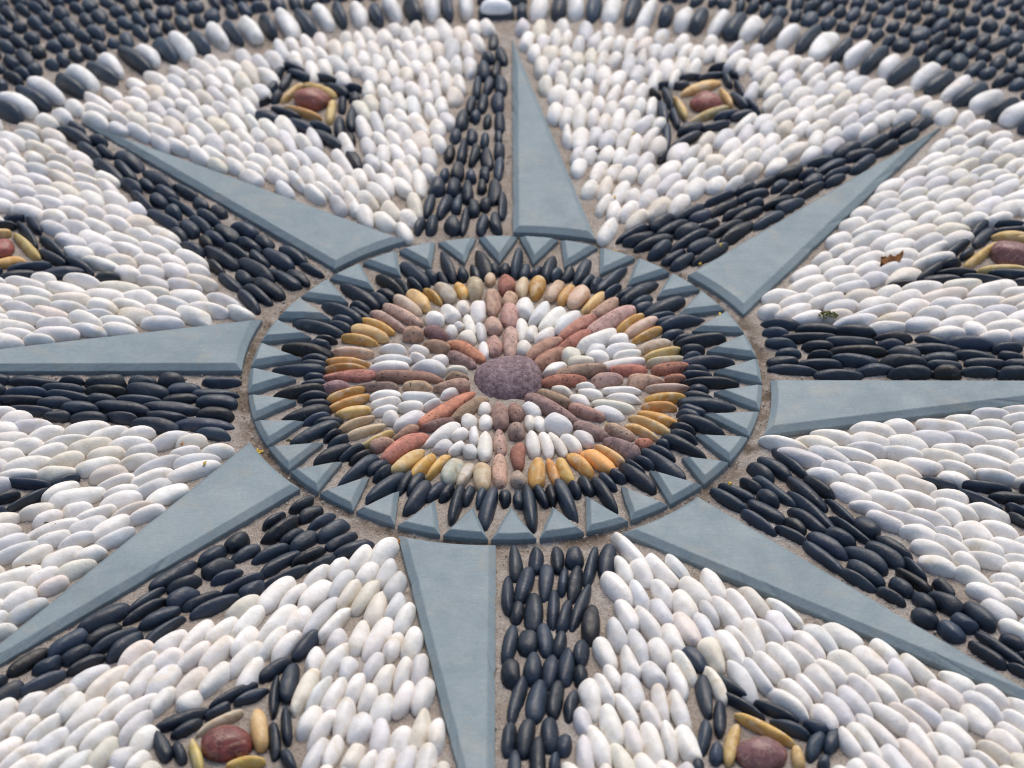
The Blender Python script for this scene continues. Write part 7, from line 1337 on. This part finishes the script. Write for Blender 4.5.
# ------------------------------------------------------------------ fallen leaf, moss, petals and twigs
bpy.context.view_layer.update()
DG = bpy.context.evaluated_depsgraph_get()
def top_at(x, y):
    hit, loc, *_ = scene.ray_cast(DG, Vector((x * S, y * S, 1.0)), Vector((0, 0, -1)))
    return loc.z if hit else -.03 * S
M_LEAF = mat_plain('dry_leaf', (.27, .105, .022), .6, 160, .45)
M_YEL = mat_plain('yellow_petal', (.50, .33, .03), .6, 200, .3)
M_BRN = mat_plain('brown_crumb', (.075, .042, .02), .8, 200, .4)
M_GRN = mat_plain('green_moss', (.085, .095, .018), .9, 260, .6)
M_ORG = mat_plain('orange_crumb', (.36, .15, .03), .7, 200, .35)

def sheet(name, outline, curl, thick, mat, inner=4):
    """a thin closed leaf-like sheet, curled; outline in metres round the origin"""
    bm = bmesh.new()
    rings = []
    for t in range(inner + 1):
        f = t / inner
        if t == 0: rings.append([bm.verts.new((0, 0, curl(0, 0)))])
        else: rings.append([bm.verts.new((p[0] * f, p[1] * f, curl(p[0] * f, p[1] * f))) for p in outline])
    n = len(outline)
    for i in range(n):
        j = (i + 1) % n
        bm.faces.new((rings[0][0], rings[1][i], rings[1][j]))
        for t in range(1, inner):
            bm.faces.new((rings[t][i], rings[t + 1][i], rings[t + 1][j], rings[t][j]))
    bmesh.ops.recalc_face_normals(bm, faces=bm.faces)
    bmesh.ops.solidify(bm, geom=bm.faces[:], thickness=thick)
    me = bpy.data.meshes.new(name); bm.to_mesh(me); bm.free()
    me.polygons.foreach_set('use_smooth', [True] * len(me.polygons))
    me.materials.append(mat)
    o = bpy.data.objects.new(name, me); C.objects.link(o)
    return o

# leaf: lobed upper edge, standing half tipped between white pebbles
lf = [(-.0165, -.004), (-.016, .000), (-.0135, .0035), (-.0105, .007), (-.0095, .0035), (-.0080, .0035), (-.0065, .0065), (-.0035, .0098), (-.0010, .0062),
      (.0010, .0050), (.0030, .0048), (.0055, .0068), (.0085, .0072), (.0125, .0105), (.0150, .0125), (.0152, .0070), (.0120, .0010), (.0085, -.0035), (.0065, -.0062),
      (.0030, -.0042), (-.0020, -.0035), (-.0080, -.0042), (-.0130, -.0046)]
lf = [(a * .86, b * .86) for a, b in lf]
o = sheet('dry_leaf', lf, lambda x, y: .0022 * math.sin(x * 190) + 60 * y * y * .3, .0004, M_LEAF)
o.location = (1.612 * S, .775 * S, max(top_at(1.612, .74), top_at(1.612, .78), top_at(1.59, .76), top_at(1.64, .76), .022 * S) + .0018)
o.rotation_euler = (math.radians(38), math.radians(-4), math.radians(4))
tag(o, 'dry orange-brown lobed leaf lying on white pebbles right of the upper right ray', 'leaf')

def crumb(name, x, y, size, mat, label, cat, seed, n=9, lift=0.):
    r = random.Random(seed)
    ol = []
    for i in range(n):
        a = 6.2832 * i / n
        q = size * r.uniform(.55, 1.1)
        ol.append((math.cos(a) * q * 1.25, math.sin(a) * q * .8))
    k1, k2, p1 = r.uniform(.5, 1.3), r.uniform(.4, 1.0), r.uniform(0, 6)
    o = sheet(name, ol, lambda u, v: size * .35 * (math.sin(k1 * u / size * 2 + p1) + k2 * (v / size) ** 2), size * .25, mat, 3)
    o.location = (x * S, y * S, top_at(x, y) + size * .2 + lift)
    o.rotation_euler = (r.uniform(.1, .6), r.uniform(-.3, .3), r.uniform(0, 6.28))
    tag(o, label, cat, 'bits of fallen petals and moss')

def moss(x, y, w, label, seed):
    r = random.Random(seed)
    bm = bmesh.new()
    for i in range(70):
        a = r.uniform(0, 6.28); q = w * math.sqrt(r.random())
        px, py = math.cos(a) * q * 1.3, math.sin(a) * q * .7
        h = w * .6 * (1 - (q / w) ** 2) * r.uniform(.3, 1)
        m = Matrix.Translation((px, py, h)) @ Matrix.Rotation(r.uniform(0, 6.28), 4, 'Z') @ Matrix.Rotation(r.uniform(-.9, .9), 4, 'X') @ Matrix.Diagonal((w * .22, w * .12, w * .08, 1))
        bmesh.ops.create_icosphere(bm, subdivisions=1, radius=1.0, matrix=m)
    me = bpy.data.meshes.new('moss_tuft'); bm.to_mesh(me); bm.free()
    me.materials.append(M_GRN)
    o = bpy.data.objects.new('moss_tuft', me); C.objects.link(o)
    o.location = (x * S, y * S, top_at(x, y))
    tag(o, label, 'moss')

moss(1.300, .395, .0095, 'olive green moss tuft among white pebbles above the right black band', 3)
moss(-.818, -.392, .0036, 'tiny olive moss tuft on a slate triangle by the lower left ray', 4)
moss(2.123, 1.085, .0055, 'small moss tuft on the black outline of the far right diamond', 5)
crumb('leaf_scrap', 1.388, .560, .0042, M_BRN, 'brown leaf scrap on white pebbles just above the olive moss tuft', 'leaf scrap', 1)
for i, (nm, x, y, sz, mt, lb) in enumerate([
    ('yellow_petal', .456, .916, .0030, M_YEL, 'yellow petal where the top ray foot meets the upper right black band'),
    ('yellow_petal', .811, .809, .0026, M_YEL, 'yellow petal on mortar beside the upper right ray foot'),
    ('yellow_petal', .906, .916, .0022, M_YEL, 'yellow petal on a black pebble beside the upper right slate ray'),
    ('yellow_petal', .867, .412, .0024, M_YEL, 'yellow petal between two slate triangles right of the medallion'),
    ('yellow_petal', -.925, -.462, .0036, M_YEL, 'yellow petal on mortar at the foot of the lower left ray'),
    ('orange_crumb', -.376, -1.012, .0026, M_ORG, 'orange crumb in the joint above the bottom slate ray'),
    ('orange_crumb', -1.217, -.449, .0034, M_ORG, 'orange crumb on a white pebble under the left black band'),
    ('yellow_petal', -1.117, -.589, .0026, M_YEL, 'yellow petal on white pebbles beside the lower left ray'),
    ('yellow_petal', .827, -.693, .0026, M_YEL, 'yellow petal on the black band beside the lower right ray'),
    ('yellow_petal', .388, -.300, .0026, M_YEL, 'yellow petal on a white pebble in the lower right of medallion'),
    ('yellow_petal', .573, 1.805, .0026, M_YEL, 'green yellow petal left of the tail of the top right diamond'),
    ('yellow_petal', .474, 1.305, .0028, M_YEL, 'yellow petal on white pebbles right of the top slate ray'),
    ('brown_crumb', .412, 1.683, .0048, M_BRN, 'dark brown crumb among white pebbles right of the top ray middle'),
    ]):
    crumb(nm, x, y, sz * 1.25, mt, lb, 'petal' if nm == 'yellow_petal' else 'crumb', 20 + i)

def twig(x0, y0, x1, y1, label):
    A = Vector((x0 * S, y0 * S, top_at(x0, y0) + .0012)); B = Vector((x1 * S, y1 * S, top_at(x1, y1) + .0012))
    d = (B - A); q = d.to_track_quat('Z', 'Y')
    bm = bmesh.new()
    n, m = 8, 6
    rings = []
    for i in range(n + 1):
        f = i / n; r = .0007 * (1 - .6 * f)
        off = Vector((math.sin(f * 5) * .0008, math.cos(f * 4) * .0006, 0))
        rings.append([bm.verts.new(q @ (Vector((math.cos(6.2832 * j / m) * r, math.sin(6.2832 * j / m) * r, 0)) + off + Vector((0, 0, d.length * f)))) for j in range(m)])
    for a, b in zip(rings, rings[1:]):
        for j in range(m): bm.faces.new((a[j], a[(j + 1) % m], b[(j + 1) % m], b[j]))
    bm.faces.new(rings[0][::-1]); bm.faces.new(rings[-1])
    me = bpy.data.meshes.new('twig'); bm.to_mesh(me); bm.free(); me.materials.append(M_BRN)
    o = bpy.data.objects.new('twig', me); C.objects.link(o); o.location = A
    tag(o, label, 'twig')
twig(-1.662, -.912, -1.614, -.941, 'short dark twig on white pebbles below the far left black diamond tail')
twig(-1.689, -1.179, -1.649, -1.141, 'thin brown twig on white pebbles near the lower left slate ray edge')

# ------------------------------------------------------------------ loose grit and dirt in the mortar joints
def grit():
    r = random.Random(77)
    bm = bmesh.new()
    spots = []
    for i in range(900):
        a = r.uniform(0, 6.2832); q = r.gauss(1.028, .014); spots.append((q * math.sin(a), q * math.cos(a)))
    for k in range(8):
        A = k * math.pi / 4
        for i in range(110):
            u = r.uniform(1.05, 2.6); v = r.uniform(-.01, .033) if r.random() < .7 else r.uniform(-.3, 0) * (2.75 - u) / 1.7
            spots.append((math.sin(A) * u + math.cos(A) * v, math.cos(A) * u - math.sin(A) * v))
    for x, y in spots:
        s = min(.0022, r.lognormvariate(-7.35, .45))
        m = Matrix.Translation((x * S, y * S, (-.018 + .003) * S + s * .2)) @ Matrix.Rotation(r.uniform(0, 6.28), 4, 'Z') @ Matrix.Diagonal((s, s * r.uniform(.5, 1), s * r.uniform(.4, .8), 1))
        bmesh.ops.create_icosphere(bm, subdivisions=1, radius=1.0, matrix=m)
    me = bpy.data.meshes.new('loose_grit'); bm.to_mesh(me); bm.free()
    m, nt, b = new_mat('loose_grit')
    c = ramp(nt, noise(nt, 260, 2), [(.36, (.07, .05, .035)), (.5, (.30, .25, .20)), (.62, (.55, .50, .45))])
    nt.links.new(c, b.inputs['Base Color']); b.inputs['Roughness'].default_value = .95
    me.materials.append(m)
    o = bpy.data.objects.new('loose_grit', me); C.objects.link(o)
    tag(o, 'loose grit and soil crumbs in the mortar joints round the medallion', 'grit', kind='stuff')
grit()
